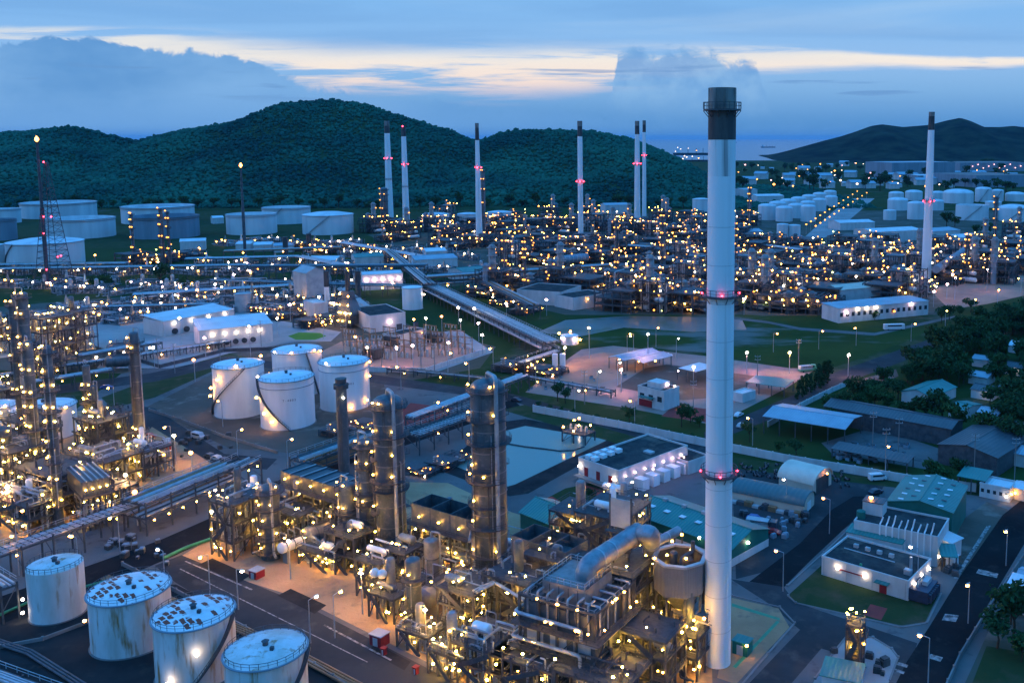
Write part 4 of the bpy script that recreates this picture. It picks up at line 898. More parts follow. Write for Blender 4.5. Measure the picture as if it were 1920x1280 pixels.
for a in ((1515, 416, 28, 388, 'white tank standing alone right of the receding double row'), (1467, 447, 22, 421, 'left one of two small white tanks low in the refinery'), (1489, 447, 23, 423, 'right one of two small white tanks low in the refinery'),
          (1680, 378, 28, 363, 'small white dome tank, leftmost back one of the right group'), (1683, 395, 38, 376, 'white dome tank left of the slim chimney, middle row'), (1668, 413, 24, 395, 'small white tank at the lower left of the right group'), (1717, 412, 32, 382, 'white tank directly left of the slim white chimney'),
          (1713, 376, 32, 361, 'white tank in the back row just left of the slim chimney'), (1755, 395, 28, 378, 'white tank just right of the slim chimney, middle row'), (1758, 375, 26, 362, 'white tank just right of the slim chimney, back row'),
          (1796, 382, 56, 363, 'wide white dome tank right of the slim chimney'), (1843, 379, 30, 355, 'upright white tank with a slanting stair, tallest at the far right'), (1870, 378, 22, 358, 'narrow pale tank right of the upright stair tank'), (1903, 378, 36, 365, 'white dome tank in the back row by the right edge'),
          (1822, 414, 60, 386, 'open-topped white tank with a slanting stair in the right group'), (1862, 390, 30, 379, 'small white tank between larger ones near the right edge'), (1900, 416, 56, 392, 'large white tank with a slanting stair at the right edge')):
    tank(a[0], a[1], a[2], a[3], a[4], roof='float' if 'open' in a[4] else 'dome' if 'small' not in a[4] or 'dome' in a[4] else 'cone', m=tankw, stair=(-135, -75) if 'stair' in a[4] else None, group=rg, rail=False, base=False, ring=False, n=30)
tank(1068, 648, 34, 632, 'squat white tank with bright floodlights at the end of the sloping pipe bridge', m=wht, lamps=((-130, .55, 'p'), (-50, .4, 'p'), (170, 1.0, 'w'), (90, 1.0, 'w'), (-10, .2, 'w')), lr=.55, rail=False)
for px, s in ((1041, 'left'), (1055, 'right')): tank(px, 697, 11, 665, s + ' one of twin slender white silos by the pipe corner', roof='dome', m=wht, rail=False, ring=False, group='twin white silos', name='silo')

# ------------------------------------------------------------------ foreground process plant: columns
column(922, 1108, 66, 712, 'broadest tall column with wide ringed platforms, centre of the process plant', levels=(.08, .20, .34, .44, .56, .61, .74, .85, .985), nl=2, seed=4, lr=.26)
column(737, 1055, 56, 742, 'second broadest column, left of the central one, with many band rings', levels=(.05, .18, .33, .47, .53, .66, .80, .97), nl=2, seed=9, lr=.26)
column(693, 1036, 37, 822, 'slimmer column standing just left of the second broadest one', levels=(.2, .45, .55, .78, .97), nl=2, seed=3, step=.5)
column(656, 1034, 31, 905, 'shortest slim column left of the paired tall ones', levels=(.3, .62, .96), nl=2, seed=5)
column(510, 1044, 38, 908, 'round column among the steelwork at the left end of the process plant', levels=(.1, .3, .5, .72, .96), nl=3, seed=6)
column(778, 1182, 30, 1045, 'small upright vessel with a single lamp, before the second broadest column', levels=(.35, .75), nl=2, seed=7, name='upright_vessel', cat='vessel', pipe=False)
column(811, 1108, 29, 1008, 'plain upright vessel between the two broad columns', levels=(.2,), nl=2, seed=8, name='upright_vessel', cat='vessel', pipe=True, m=shell2)
# grey square-topped stack behind the fin coolers
c = G(646, 893); t = thing('exhaust_stack', 'thin grey stack with a collar top before the lettered white tank', 'stack', c); hh = ZT(c.y, 709)
MB().lathe([(1.75, 0), (1.6, hh - 3)], 10).build('shaft', shell, t); MB().lathe([(2.2, hh - 3), (2.2, hh - 1.6), (1.6, hh - 1.5), (1.7, hh)], 10).build('collar', steel, t); lamp(t, 1.2, -1.8, hh * .82, 'c', .35)
b = MB()
for s in (-.3, .3): b.beam((s, -1.9, 0), (s, -1.8, hh - 2), .09)
b.build('ladder', steel, t)

# ------------------------------------------------------------------ left process plant: columns
lg = None
column(66, 862, 18, 548, 'tall dark-capped double column at the upper left of the left plant', levels=(.10, .2, .3, .42, .55, .66, .72, .86, .98), nl=2, seed=12)
column(45, 850, 13, 562, 'slender column touching the left side of the dark-capped one', levels=(.4, .62, .8, .97), nl=2, seed=13)
column(113, 985, 17, 648, 'long lamp-hung column reaching lowest among the left plant', levels=(.12, .24, .36, .45, .56, .64, .76, .84, .97), nl=3, seed=14, lr=.28)
column(72, 905, 17, 640, 'grey column with globe-bright lamps left of the longest one', levels=(.2, .38, .52, .62, .78, .96), nl=2, seed=15, lr=.3)
column(172, 838, 13, 684, 'thin column with lamp clusters on both sides in the left plant', levels=(.2, .4, .55, .72), nl=3, seed=16)
column(184, 845, 10, 722, 'pencil-thin column right beside the lamp-clustered one', levels=(.5, .8), nl=2, seed=17)
column(266, 862, 17, 622, 'bare grey column standing apart at the right of the left plant', levels=(.04, .16, .22, .86, .93), nl=2, seed=18, lr=.28)
column(12, 905, 30, 800, 'stout column at the left edge of the left plant', levels=(.3, .6, .9), nl=3, seed=19)

# ------------------------------------------------------------------ foreground process plant: structures
def ab(px, py, z=0): return G(px, py, z)
def fin_cooler(FL, FR, BR, z0, z1, label, bays, seed, roof=False, lamps=4):
    """row of air-cooler bays carried on legs: open-topped boxes with fan floors"""
    a, b_, c = G(*FL, z1), G(*FR, z1), G(*BR, z1); d = b_ - a; w = d.length; ang = math.atan2(d.y, d.x); n = Vector((-math.sin(ang), math.cos(ang), 0)); dep = (c - b_).dot(n)
    o = (a + b_) / 2 + n * dep / 2; o.z = 0; t = thing('air_cooler', label, 'air cooler', o, ang)
    fb = frame_mesh(w, dep, z0, bays, 1, [z0 * .45, z0 - .2], .4, True); fb.build('frame', steel, t)
    bw = w / bays
    for i in range(bays):
        x = -w / 2 + bw * (i + .5); b = MB()
        for s in (-1, 1): b.box(x, s * (dep / 2 - .06), z0 + .3, bw - .12, .1, z1 - z0 - .3)
        for s in (-1, 1): b.box(x + s * (bw / 2 - .1), 0, z0 + .3, .08, dep - .26, z1 - z0 - .3)
        b.box(x, 0, z0 + .05, bw - .1, dep, .2); b.build('bay', shell, t, smooth=False)
        if roof:
            MB().box(x, 0, z1 - .5, bw - .3, dep - .3, .2).build('louvre', drk, t, smooth=False)
            b = MB(); b.box(x + bw * .45, 0, z1 - .25, .3, dep, .35); b.build('rib', galv, t)
        else:
            b = MB(); b.ring(x, 0, z0 + .3, min(bw, dep) * .36, min(bw, dep) * .40, .9, n=18); b.box(x, 0, z0 + .6, min(bw, dep) * .7, .3, .1); b.box(x, 0, z0 + .62, .3, min(bw, dep) * .7, .1); b.build('fan', steel, t)
    b = MB(); b.box(0, -dep / 2 - .75, z0 - .1, w, 1.3, .1); b.rail([(-w / 2, -dep / 2 - 1.35, z0), (w / 2, -dep / 2 - 1.35, z0)], 1.1, .07, 3); b.build('walkway', grate, t)
    rn = random.Random(seed); tag(pipe_tangle(rn, w, dep + 3, 1, z0 - 1, 40).build('pipework', pipem, t), kind='stuff')
    b = MB()
    for j in range(4): b.tube([(-w / 2 - 1, -dep / 2 + .5 + j * .9, z0 * .5 + .3), (w / 2 + 1, -dep / 2 + .5 + j * .9, z0 * .5 + .3)], .28, 8)
    b.build('header_pipes' if False else 'header', pipem, t)
    for i in range(lamps): lamp(t, -w / 2 + w * (i + .5) / lamps, -dep / 2 - .5, z0 + 2.0, 'w', .26)
    for i in range(lamps + 3): lamp(t, rn.uniform(-w / 2, w / 2), -dep / 2 + rn.uniform(-.5, 2), rn.choice((2.5, z0 * .45 + 2, z0 - 1.5)), 'h', .2)
    return t
fin_cooler((525, 882), (648, 918), (690, 897), 12, 15.5, 'ribbed air-cooler bank with closed louvres at the left of the plant', 6, 31, roof=True, lamps=5)
fin_cooler((770, 942), (882, 975), (905, 952), 12, 16.5, 'open-topped air-cooler bank between the two broad columns', 3, 32, lamps=3)
fin_cooler((958, 1003), (1060, 1036), (1090, 1008), 12, 16.5, 'open-topped air-cooler bank right of the central column', 3, 33, lamps=3)

def at(a, b, o=(800, 1160)):    # plant grid: a metres along the front road, b metres away from it
    return G(*o) + A_ * a + B_ * b
def pm(px, py, w, d, H, lv, label, seed, **k): return process_module(G(px, py), TH, w, d, H, lv, label, seed, **k)
pm(452, 1030, 8, 10, 14, (.3, .62, .95), 'braced corner structure at the left tip of the process plant', 41, lamps=14, tangle=34)
pm(560, 1000, 16, 14, 9, (.45, .92), 'low pipe-filled structure under the ribbed air-cooler bank', 42, lamps=20, tangle=60, nx=4)
pm(600, 950, 14, 8, 8, (.5, .95), 'dim structure hidden behind the large horizontal drum', 43, lamps=12, tangle=40)
pm(710, 1112, 7, 6, 8.5, (.5, .97), 'small two-deck structure carrying two white balls, before the columns', 44, lamps=12, tangle=16)
pm(735, 1150, 7, 6, 5.5, (.92,), 'low concrete-legged table structure at the front of the plant', 45, lamps=8, tangle=14)
pm(845, 1030, 20, 9, 9, (.4, .75), 'dark pipe rack structure between the broad columns', 46, lamps=16, tangle=60, nx=4)
pm(1000, 1100, 26, 12, 9, (.35, .7), 'wide dark structure of parallel headers right of the central column', 47, lamps=16, tangle=70, nx=5)
pm(880, 1190, 9, 8, 11, (.35, .7, .98), 'yellow-lit pump structure with upright white pipes, front of the plant', 48, lamps=20, tangle=36, vessels=4)
pm(925, 1262, 12, 10, 9, (.4, .8), 'pipe-crowded structure at the bottom edge, left of the furnace', 49, lamps=18, tangle=56)
pm(975, 1180, 11, 9, 13, (.3, .6, .95), 'latticed blue-grey structure directly left of the furnace block', 50, lamps=16, tangle=46)
pm(1180, 1225, 8, 12, 19, (.2, .4, .6, .8, .99), 'tall slim stair structure right of the furnace block', 51, lamps=22, tangle=30)
pm(1240, 1175, 10, 12, 15, (.3, .6, .95), 'shadowy structure below the octagonal silo', 52, lamps=20, tangle=40)
pm(1290, 1250, 7, 7, 10, (.4, .8), 'lamp-lit pump structure at the foot of the tallest chimney', 53, lamps=16, tangle=30)
pm(1150, 1110, 12, 12, 20, (.3, .55, .8, .98), 'tall steel structure under the big bent duct', 54, lamps=14, tangle=40)
pm(1090, 1040, 12, 9, 12, (.4, .7, .97), 'railed structure with bright lamps behind the big bent duct', 55, lamps=16, tangle=30)
pm(1170, 1025, 9, 8, 13, (.5, .97), 'grey structure beside the upright panel, near the green hall', 56, lamps=8, tangle=24)
pm(790, 1210, 8, 5, 4, (.9,), 'knee-high pipe table at the front of the plant near the red cabinets', 57, lamps=7, tangle=18)
pm(610, 1058, 12, 5, 4, (.9,), 'low pump platform below the large horizontal drum', 58, lamps=9, tangle=26, vessels=4)
pm(1010, 1290, 14, 10, 8, (.45, .9), 'structure cut by the bottom edge, under the furnace', 59, lamps=14, tangle=50)
pm(1130, 1330, 14, 10, 9, (.45, .9), 'dark structure at the very bottom, right of the furnace', 60, lamps=12, tangle=40)

pm(660, 1060, 9, 7, 9, (.45, .95), 'pipe-laced frame at the foot of the shortest slim column', 61, lamps=10, tangle=40)
pm(760, 1105, 6, 6, 10, (.35, .7, .98), 'narrow frame between the ball vessels and the lagged drum', 62, lamps=9, tangle=26)
pm(905, 1140, 9, 6, 7, (.5, .96), 'pipe frame wrapped round the foot of the central column', 63, lamps=10, tangle=36)
pm(1045, 1165, 12, 7, 15, (.3, .55, .8, .98), 'tall grey frame between the headers and the furnace block', 64, lamps=12, tangle=44)
pm(480, 985, 10, 8, 10, (.4, .9), 'frame behind the round column at the left end of the process plant', 65, lamps=12, tangle=40)
pm(850, 1255, 7, 6, 5, (.9,), 'low pump frame at the front road corner, bottom edge', 66, lamps=7, tangle=24)
pm(1225, 1290, 9, 8, 12, (.35, .7, .98), 'lamp-lit frame at the bottom edge left of the chimney foot', 67, lamps=16, tangle=36)
drum(G(577, 1040), G(652, 1010), 2.3, 4.6, 'large grey horizontal drum with a roof walkway, left of the columns', lamps=3)
drum(G(528, 1058), G(572, 1040), 1.3, 4.0, 'short pale horizontal drum in front of the large one', m=wht, lamps=2)
drum(G(795, 1160), G(866, 1112), 2.3, 4.4, 'grey lagged drum slanting toward the central column', lamps=3)
drum(G(950, 1140), G(1000, 1110), 1.3, 5.0, 'slim horizontal drum beside the parallel headers', lamps=2)
for i, (px, py) in enumerate(((703, 1082), (717, 1084))):
    c = G(px, py, 8.6); t = thing('ball_vessel', ('left', 'right')[i] + ' white ball vessel on the two-deck structure', 'vessel', c, 0, 'white ball vessels'); MB().ball(0, 0, 1.0, 1.0, 14, 9).build('shell', wht, t); MB().lathe([(.8, 0), (.5, .5)], 10).build('stand', steel, t)

# furnace block: clad box on legs, burner decks, convection section, ducts
fo = G(1085, 1275); t = thing('furnace', 'large blue-grey furnace block with burner decks, bottom of the picture', 'furnace', fo, TH)
W_, D_, H_ = 15, 13, 17.5
frame_mesh(W_ + 1, D_ + 1, H_ + 1, 4, 3, [4, 8.5, 13, H_ + .6], .42).build('frame', steel, t)
MB().box(0, 0, 3.5, W_, D_, H_ - 4).build('casing', shell, t, smooth=False)
for z in (4, 8.5, 13):
    b = MB()
    b.box(0, -D_ / 2 - 1.1, z, W_ + 4, 1.6, .12); b.box(W_ / 2 + 1.1, 0, z, 1.6, D_ + .6, .12); b.box(-W_ / 2 - 1.1, 0, z, 1.6, D_ + .6, .12); b.rail([(-W_ / 2 - 1.9, -D_ / 2 - 1.9, z + .1), (W_ / 2 + 1.9, -D_ / 2 - 1.9, z + .1), (W_ / 2 + 1.9, D_ / 2, z + .1)], 1.1, .08, 2.5); b.build('deck', grate, t)
MB().box(0, 0, H_ - .5, W_ * .98, D_ * .98, .25).build('roof', drk, t, smooth=False)
b = MB()
for s in (-1, 1): b.box(s * 4.4, 0, H_ - .2, .3, D_ * .7, 3.4)
for s in (-1, 1): b.box(0, s * D_ * .35, H_ - .2, 9.1, .3, 3.4)
b.box(0, 0, H_ + 3.0, 9, D_ * .7, .2); b.build('convection_section', shell2, t, smooth=False)
for i in range(7):
    x = -W_ / 2 + W_ * (i + .5) / 7; b = MB(); b.pipe([(x, -D_ * .36, H_ + 1.8), (x, -D_ / 2 - .2, H_ + 1.8), (x, -D_ / 2 - .2, H_ - 3)], .22, 7); b.build('crossover_pipe', pipem, t)
for i in range(5):
    y = -D_ / 2 + D_ * (i + .5) / 5; b = MB(); b.pipe([(W_ * .32, y, H_ + 1.2), (W_ / 2 + .4, y, H_ + 1.2), (W_ / 2 + .4, y, H_ - 4)], .2, 7); b.build('crossover_pipe', galv, t)
b = MB()
for z, o in ((6, 1.2), (10.5, 1.6), (15, 1.2)): b.pipe([(-W_ / 2 - o, D_ / 2, z), (-W_ / 2 - o, -D_ / 2 - o, z), (W_ / 2 - 2, -D_ / 2 - o, z), (W_ / 2 - 2, -D_ / 2 - o, z - 2.4), (W_ / 2 + o, -D_ / 2 - o, z - 2.4), (W_ / 2 + o, D_ / 2, z - 2.4)], .34, 9)
b.build('ring_main', pipem, t)
for s in (-1, 1):
    b = MB()
    for i in range(3): b.box(-W_ / 2 + W_ * (i + .5) / 3, -D_ / 2 - .06, 5 + (4.4 if s > 0 else 0), W_ / 3 * .7, .12, 2.8)
    b.build('casing_panel', greyw, t, smooth=False)
b = MB(); b.rail([(-W_ / 2, -D_ / 2, H_ - .2), (W_ / 2, -D_ / 2, H_ - .2), (W_ / 2, D_ / 2, H_ - .2), (-W_ / 2, D_ / 2, H_ - .2)], 1.2, .1, 2, closed=True); b.rail([(-4.4, -D_ * .35, H_ + 3.2), (4.4, -D_ * .35, H_ + 3.2), (4.4, D_ * .35, H_ + 3.2), (-4.4, D_ * .35, H_ + 3.2)], 1.1, .1, 1.6, closed=True); b.build('roof_railing', galv, t)
b = MB(); [b.box(x, -D_ * .35 - .08, H_ + .3, .16, .2, 2.5) for x in (-3, -1, 1, 3)]; b.build('stiffener', steel, t)
rn = random.Random(77)
for i in range(34):
    z = rn.choice((1.8, 6, 10.6, 15, H_ + 1.4)); s = rn.random()
    x, y = (rn.uniform(-W_ / 2, W_ / 2), -D_ / 2 - 1.7) if s < .55 else (W_ / 2 + 1.6, rn.uniform(-D_ / 2, D_ / 2)); lamp(t, x, y, z, 'h' if z < 12 else 'w', .22)
tag(pipe_tangle(rn, W_ + 5, D_ + 4, .4, 4, 40).build('pipework', pipem, t), kind='stuff')

def duct(pts, r, label, n=18, name='flue_duct', m=None, legs=()):
    P = [G(px, py, z) for px, py, z in pts]; o = P[0].copy(); o.z = 0; t = thing(name, label, 'duct', o); Q = [p - o for p in P]
    MB().pipe(Q, r, n, bend=r * 1.9).build('casing', m or ductm, t)
    b = MB()
    for a, c in zip(Q, Q[1:]):
        k = max(1, int((c - a).length / 3.2))
        for i in range(1, k): p = a.lerp(c, i / k); d = (c - a).normalized(); b.tube([p - d * .14, p + d * .14], r * 1.05, n)
    b.build('flange', galv, t)
    for i in legs:
        p = Q[i]; b = MB(); b.beam((p.x - r * .8, p.y, 0), (p.x - r * .8, p.y, p.z), .3); b.beam((p.x + r * .8, p.y, 0), (p.x + r * .8, p.y, p.z), .3); b.beam((p.x - r, p.y, p.z - r), (p.x + r, p.y, p.z - r), .35); b.build('support', steel, t)
    return t
duct(((1098, 1105, 18), (1097, 1062, 23), (1165, 1018, 23), (1200, 995, 24)), 1.85, 'fat pale flue duct bending down onto the furnace roof', legs=(2,))
duct(((1183, 1012, 22), (1201, 1000, 24), (1221, 1000, 25), (1222, 1060, 14)), 1.75, 'curled duct elbow joining the octagonal silo', legs=(3,))
duct(((1228, 1018, 20), (1272, 994, 20)), .95, 'thin straight duct rising toward the tallest chimney', legs=(1,))
c = G(1166, 1018, 0); c = G(1164, 1020, 20) ; t = thing('damper_frame', 'upright louvred panel standing above the big bent duct', 'damper', (c.x, c.y, 0), TH); b = MB(); b.box(-2.4, 0, 0, .3, .3, 30); b.box(2.4, 0, 0, .3, .3, 30); b.build('frame', steel, t); MB().box(0, 0, 23.5, 4.4, .25, 5.8).build('panel', greyw, t, smooth=False); b = MB(); b.box(0, -.3, 22.6, 6, 1.6, .14); b.rail([(-3, -1.1, 22.7), (3, -1.1, 22.7)], 1.1, .08); b.build('deck', grate, t)

# octagonal silo on legs
c = G(1274, 1232); t = thing('octagonal_silo', 'octagonal corrugated silo on legs hugging the tallest chimney', 'silo', c, rad(10)); s0 = 14.5
MB().lathe([(5.1, s0), (5.1, s0 + 6.0)], 8, cap0=False, cap1=False).build('shell', corrugated('silo_sheet', (.17, .185, .205), (.11, .125, .14), .5, 0), t, smooth=False)
MB().lathe([(4.9, s0 + 6.0), (4.9, s0 + 1.5), (1, s0 + 1.2)], 8, cap0=False).build('inner_shell', steel, t, smooth=False)
b = MB(); b.ring(0, 0, s0 + 5.9, 4.6, 5.5, .4, n=8); b.build('rim', galv, t, smooth=False); MB().lathe([(1.2, s0 - 4), (5.0, s0)], 8).build('hopper', shell, t, smooth=False)
b = MB(); [b.beam((4.6 * math.cos(a), 4.6 * math.sin(a), 0), (4.6 * math.cos(a), 4.6 * math.sin(a), s0 + .2), .4) for a in [i * math.pi / 4 for i in range(8)]]; b.build('frame', steel, t)
b = MB(); b.hcyl((-1, 1, s0 + 3), (-1, 1, s0 + 6.4), .8, 10); b.box(1.6, .5, s0 + 1.6, 2, 2, 3.6); b.pipe([(0, -1, s0 + 2), (0, -1, s0 + 6), (3, 2, s0 + 6), (3, 2, s0 + 8)], .4, 8); b.build('top_equipment', steel, t)
for x, y, z in ((-2.5, 0, s0 + 6.5), (1, -1, s0 + 6), (2.6, 2, s0 + 6.2), (-1, 2.6, s0 + 8), (-5.3, -2, s0 + 7), (1, 3, s0 + 9), (-3, -4.6, 3), (1, -4.8, 6), (3, -4, 3), (-1, -3, 9), (0, 0, 2.5), (4.4, -2.4, 8)): lamp(t, x, y, z, 'w', .26)
# cladded boxes at the chimney foot
def plant_box(px, py, w, d, h, label, m, rot=TH, cat='cabinet', name='equipment_cabinet', z0=0.0, rm=None, lampk=None):
    c = G(px, py); t = thing(name, label, cat, c, rot); MB().box(0, 0, z0, w, d, h).build('casing', m, t, smooth=False); MB().box(0, 0, z0 + h, w + .3, d + .3, .18).build('roof', rm or m, t, smooth=False)
    MB().box(0, -d / 2 - .04, z0 + .1, w * .4, .08, h * .75).build('door', greyw if m is not greyw else steel, t, smooth=False)
    if z0: b = MB(); [b.box(sx * w * .45, sy * d * .45, 0, .3, .3, z0) for sx in (-1, 1) for sy in (-1, 1)]; b.build('frame', steel, t)
    if lampk: lamp(t, w / 2, -d / 2 - .3, z0 + h, lampk, .3)
    return t
plant_box(1316, 1238, 3.6, 5.5, 7, 'tall grey cladded box leaning on the tallest chimney', shell2, z0=3.5, lampk='w')
plant_box(1336, 1200, 2.6, 4.0, 6.5, 'narrow grey box stacked beside the tallest chimney', shell2, z0=9)
plant_box(1392, 1222, 3.2, 2.6, 2.6, 'small teal hut right of the tallest chimney foot', grnwall, rot=rad(-30), name='hut', cat='hut', rm=grn, lampk='w')
plant_box(482, 1081, 2.4, 2.4, 1.8, 'red cabinet with a grey lid on the sand, left of the drums', redp, rm=greyw)
plant_box(712, 1206, 3.0, 2.4, 2.2, 'larger red cabinet with a grey lid near the front road', redp, rm=greyw)
plant_box(800, 1195, 1.2, 1.2, 1.6, 'tiny red cabinet at the foot of the lagged drum', redp)
for (px, py, r) in ((720, 1226, 0), (780, 1262, 1)):
    plant_box(px, py, .8, .8, 1.3, ('red hose box nearest the larger red cabinet', 'red hose box farther down the front road')[r], redp, name='hose_box', cat='hose box')
# bent blue pipes crossing the plant
def pipe_run(pts, r, label, n=3, gap=.75, m=None, name='pipe_run', supports=True):
    P = [G(px, py, z) for px, py, z in pts]; o = P[0].copy(); o.z = 0; t = thing(name, label, 'pipes', o); Q = [p - o for p in P]; d = (Q[1] - Q[0]); s = Vector((-d.y, d.x, 0)).normalized()
    for i in range(n): MB().pipe([q + s * (i * (2 * r + gap * .3)) + Vector((0, 0, .02 * i)) for q in Q], r, 9).build('pipe', m or pipem, t)
    if supports:
        for q in Q[1:-1] if len(Q) > 2 else Q:
            if q.z > 1: MB().beam((q.x, q.y, 0), (q.x, q.y, q.z - r), .3).build('support', steel, t)
    return t
pipe_run(((893, 1110, 12), (930, 1092, 12), (993, 1130, 12), (1095, 1068, 14)), .3, 'pair of bent pale pipes in front of the central column', 2)
pipe_run(((880, 1015, 14), (884, 992, 15), (892, 1085, 4)), .32, 'pale riser pipe bending at the left side of the central column', 1)
pipe_run(((958, 1060, 8), (1060, 1085, 8)), .55, 'thick parallel headers right of the central column', 3)
pipe_run(((960, 1118, 4), (1010, 1085, 4)), .7, 'two fat short headers slanting under the air cooler', 2)
pipe_run(((885, 1238, 3), (930, 1200, 3), (945, 1225, 3), (890, 1262, 3)), .28, 'looped pale pipe by the bottom edge', 1)
pipe_run(((1010, 1232, 6), (1030, 1235, 6), (1030, 1260, 6), (1065, 1262, 6)), .6, 'stubby grey pipe entering the furnace', 1)
pipe_run(((705, 1010, 9), (768, 1030, 9), (772, 1050, 5)), .25, 'white line bridging the two upright vessels', 1, m=wht)
pipe_run(((1020, 1130, 17), (1050, 1118, 17), (1080, 1100, 17)), .4, 'pair of pale pipes by the furnace roof', 2, m=galv)

# ------------------------------------------------------------------ left process plant: structures
k = 0
L_lab = ('brightest pipe structure in the left plant, front left corner', 'lamp-crowded structure below the longest left column', 'low pipe structure along the blue pipe bridge', 'structure of yellow-lit pipes right of the longest left column', 'structure at the foot of the bare grey column', 'structure behind the pale left tanks', 'dense structure between the left plant tanks', 'square deck structure right of the left plant tanks', 'rear lamp-lit structure below the dark-capped column', 'small lamp-lit frame at the rear left edge', 'rear structure beside the slant-sided furnace', 'structure cut by the left edge at the back', 'lit frame between thin column and bare column')
for (px, py, w, d, H, lv, nl, tg) in ((60, 975, 20, 12, 9, (.4, .8), 26, 70), (110, 950, 18, 12, 12, (.3, .6, .95), 30, 70), (190, 955, 18, 10, 8, (.45, .9), 22, 60), (200, 905, 18, 12, 10, (.4, .9), 26, 60), (270, 885, 14, 10, 9, (.4, .9), 16, 40), (60, 850, 16, 10, 12, (.3, .6, .95), 22, 40), (30, 905, 16, 12, 12, (.3, .6, .95), 26, 50), (195, 860, 12, 10, 14, (.3, .6, .95), 24, 36), (85, 700, 24, 14, 26, (.25, .5, .75, .98), 44, 60), (5, 660, 12, 10, 16, (.4, .8), 14, 24), (140, 655, 18, 12, 20, (.3, .6, .95), 26, 40), (10, 780, 12, 12, 12, (.4, .9), 14, 30), (215, 838, 9, 9, 13, (.4, .9), 14, 24)):
    process_module(G(px, py), TH, w, d, H, lv, L_lab[k], 200 + k, lamps=nl, tangle=tg, lr=.27, vessels=5); k += 1
fin_cooler((152, 905), (205, 893), (188, 862), 9, 13, 'ribbed air-cooler bank inside the left process plant', 5, 90, roof=True, lamps=4)
drum(G(205, 672), G(256, 668), 2.6, 4.2, 'upper one of two long dark drums behind the bare grey column', m=shell, group='two dark drums', lamps=2)
drum(G(203, 696), G(254, 692), 2.6, 4.2, 'lower one of two long dark drums behind the bare grey column', m=shell, group='two dark drums', lamps=2)
def heater(px, py, wb, pt, label, m=shell, stack=None, lamps=10):
    c = G(px, py); t = thing('fired_heater', label, 'heater', c, TH); s = wb * PXM(c.y); H = ZT(c.y, pt); q = [(-.5, -.5), (.5, -.5), (.5, .5), (-.5, .5)]; lv = ((0.1 * H, 1), (.35 * H, 1), (.8 * H, .5), (H, .46))
    b = MB(); b.add([(a * s * f, e * s * .8 * f, z) for z, f in lv for a, e in q], [(3, 2, 1, 0), (12, 13, 14, 15)] + [(i * 4 + j, i * 4 + (j + 1) % 4, i * 4 + 4 + (j + 1) % 4, i * 4 + 4 + j) for i in range(3) for j in range(4)]); b.build('casing', m, t, smooth=False)
    b = MB(); [b.box(a * s, e * s * .8, 0, .5, .5, .35 * H) for a, e in q]; b.build('frame', steel, t)
    for f in (.35, .8): b = MB(); ss = s * (1.12 if f < .5 else .66); b.ring(0, 0, H * f, ss * .62, ss * .62 + 1.6, .15, n=4); b.arc_rail(0, 0, H * f, ss * .62 + 1.5, n=4); b.build('platform', grate, t, rot=rad(45))
    if stack: r = stack[0] * PXM(c.y) / 2; MB().lathe([(r, H), (r, ZT(c.y, stack[1]))], 14).build('stack', blk, t)
    rn = random.Random(px)
    for i in range(lamps): lamp(t, rn.uniform(-.6, .6) * s, -s * .45, H * rn.choice((.15, .38, .6, .85)) + 1, 'w', .4)
    return t
heater(120, 650, 36, 590, 'slant-sided furnace at the rear of the left process plant', lamps=8)
heater(655, 612, 40, 545, 'slant-sided heater with a black stack behind the white flat-roofed building', stack=(9, 508), lamps=16)

# ------------------------------------------------------------------ pipe bridges
pipe_rack(G(-30, 1100), G(252, 992), 5, 6.5, 'long blue-grey pipe bridge along the left plant road', 8, seed=1, lamps=3, rung=True, pm=galv, deckm=True)
pipe_rack(G(255, 1000), G(432, 922), 8, 8.0, 'two-level pipe bridge between the left plant and the process plant', 9, levels=(.55, 1.0), seed=2, lamps=7)
pipe_rack(G(420, 930), G(470, 905), 8, 7.0, 'short railed pipe bridge end at the left tip of the process plant', 6, levels=(1.0,), seed=23, lamps=3)
pipe_rack(G(560, 905), G(735, 838), 7, 6.5, 'wide pipe bridge behind the ribbed air-cooler bank', 9, levels=(.5, 1.0), seed=3, lamps=4)
pipe_rack(G(770, 850), G(900, 800), 8, 6.0, 'pipe bridge with cross beams left of the pond', 9, levels=(1.0,), seed=4, lamps=2, rung=True)
pipe_rack(G(770, 812), G(985, 728), 4, 5.0, 'pair of bright raised pipes beyond the pond road', 3, levels=(1.0,), seed=5, lamps=2, pm=galv, rmin=.4, rmax=.55, rails=False)
pipe_rack(G(1035, 672), G(808, 556), 9, 7.0, 'long sloping pipe bridge with bright pipes in the middle distance', 9, levels=(.6, 1.0), seed=6, lamps=2, pm=None, rmin=.3, rmax=.6, lr=.5)
pipe_rack(G(975, 700), G(1044, 676), 5, 4.5, 'short pipe bridge by the twin silos', 5, seed=7, lamps=3, pm=galv)
pipe_rack(G(970, 712), G(1150, 745), 3, 2.2, 'low pipe run along the edge of the lit loading yard', 4, seed=8, lamps=2, rails=False)
pipe_rack(G(730, 700), G(935, 722), 3, 2.2, 'low dark pipe run beside the substation road', 4, seed=9, lamps=3, rails=False)
pipe_rack(G(-100, 530), G(470, 520), 10, 9, 'far pipe bridge running across the left grassland', 8, seed=10, lamps=8, bays=34, lr=.6, kind='c', rails=False, rmax=.55)
pipe_rack(G(470, 526), G(800, 524), 12, 10, 'far wide pipe bridge right of the left grassland', 9, seed=11, lamps=8, bays=24, lr=.6, rails=False, rmax=.6)
pipe_rack(G(800, 552), G(1140, 527), 9, 11, 'far blue pipe bridge running right from the sloping bridge', 8, levels=(.6, 1.0), seed=12, lamps=5, bays=22, lr=.5, rails=False, rmax=.7)
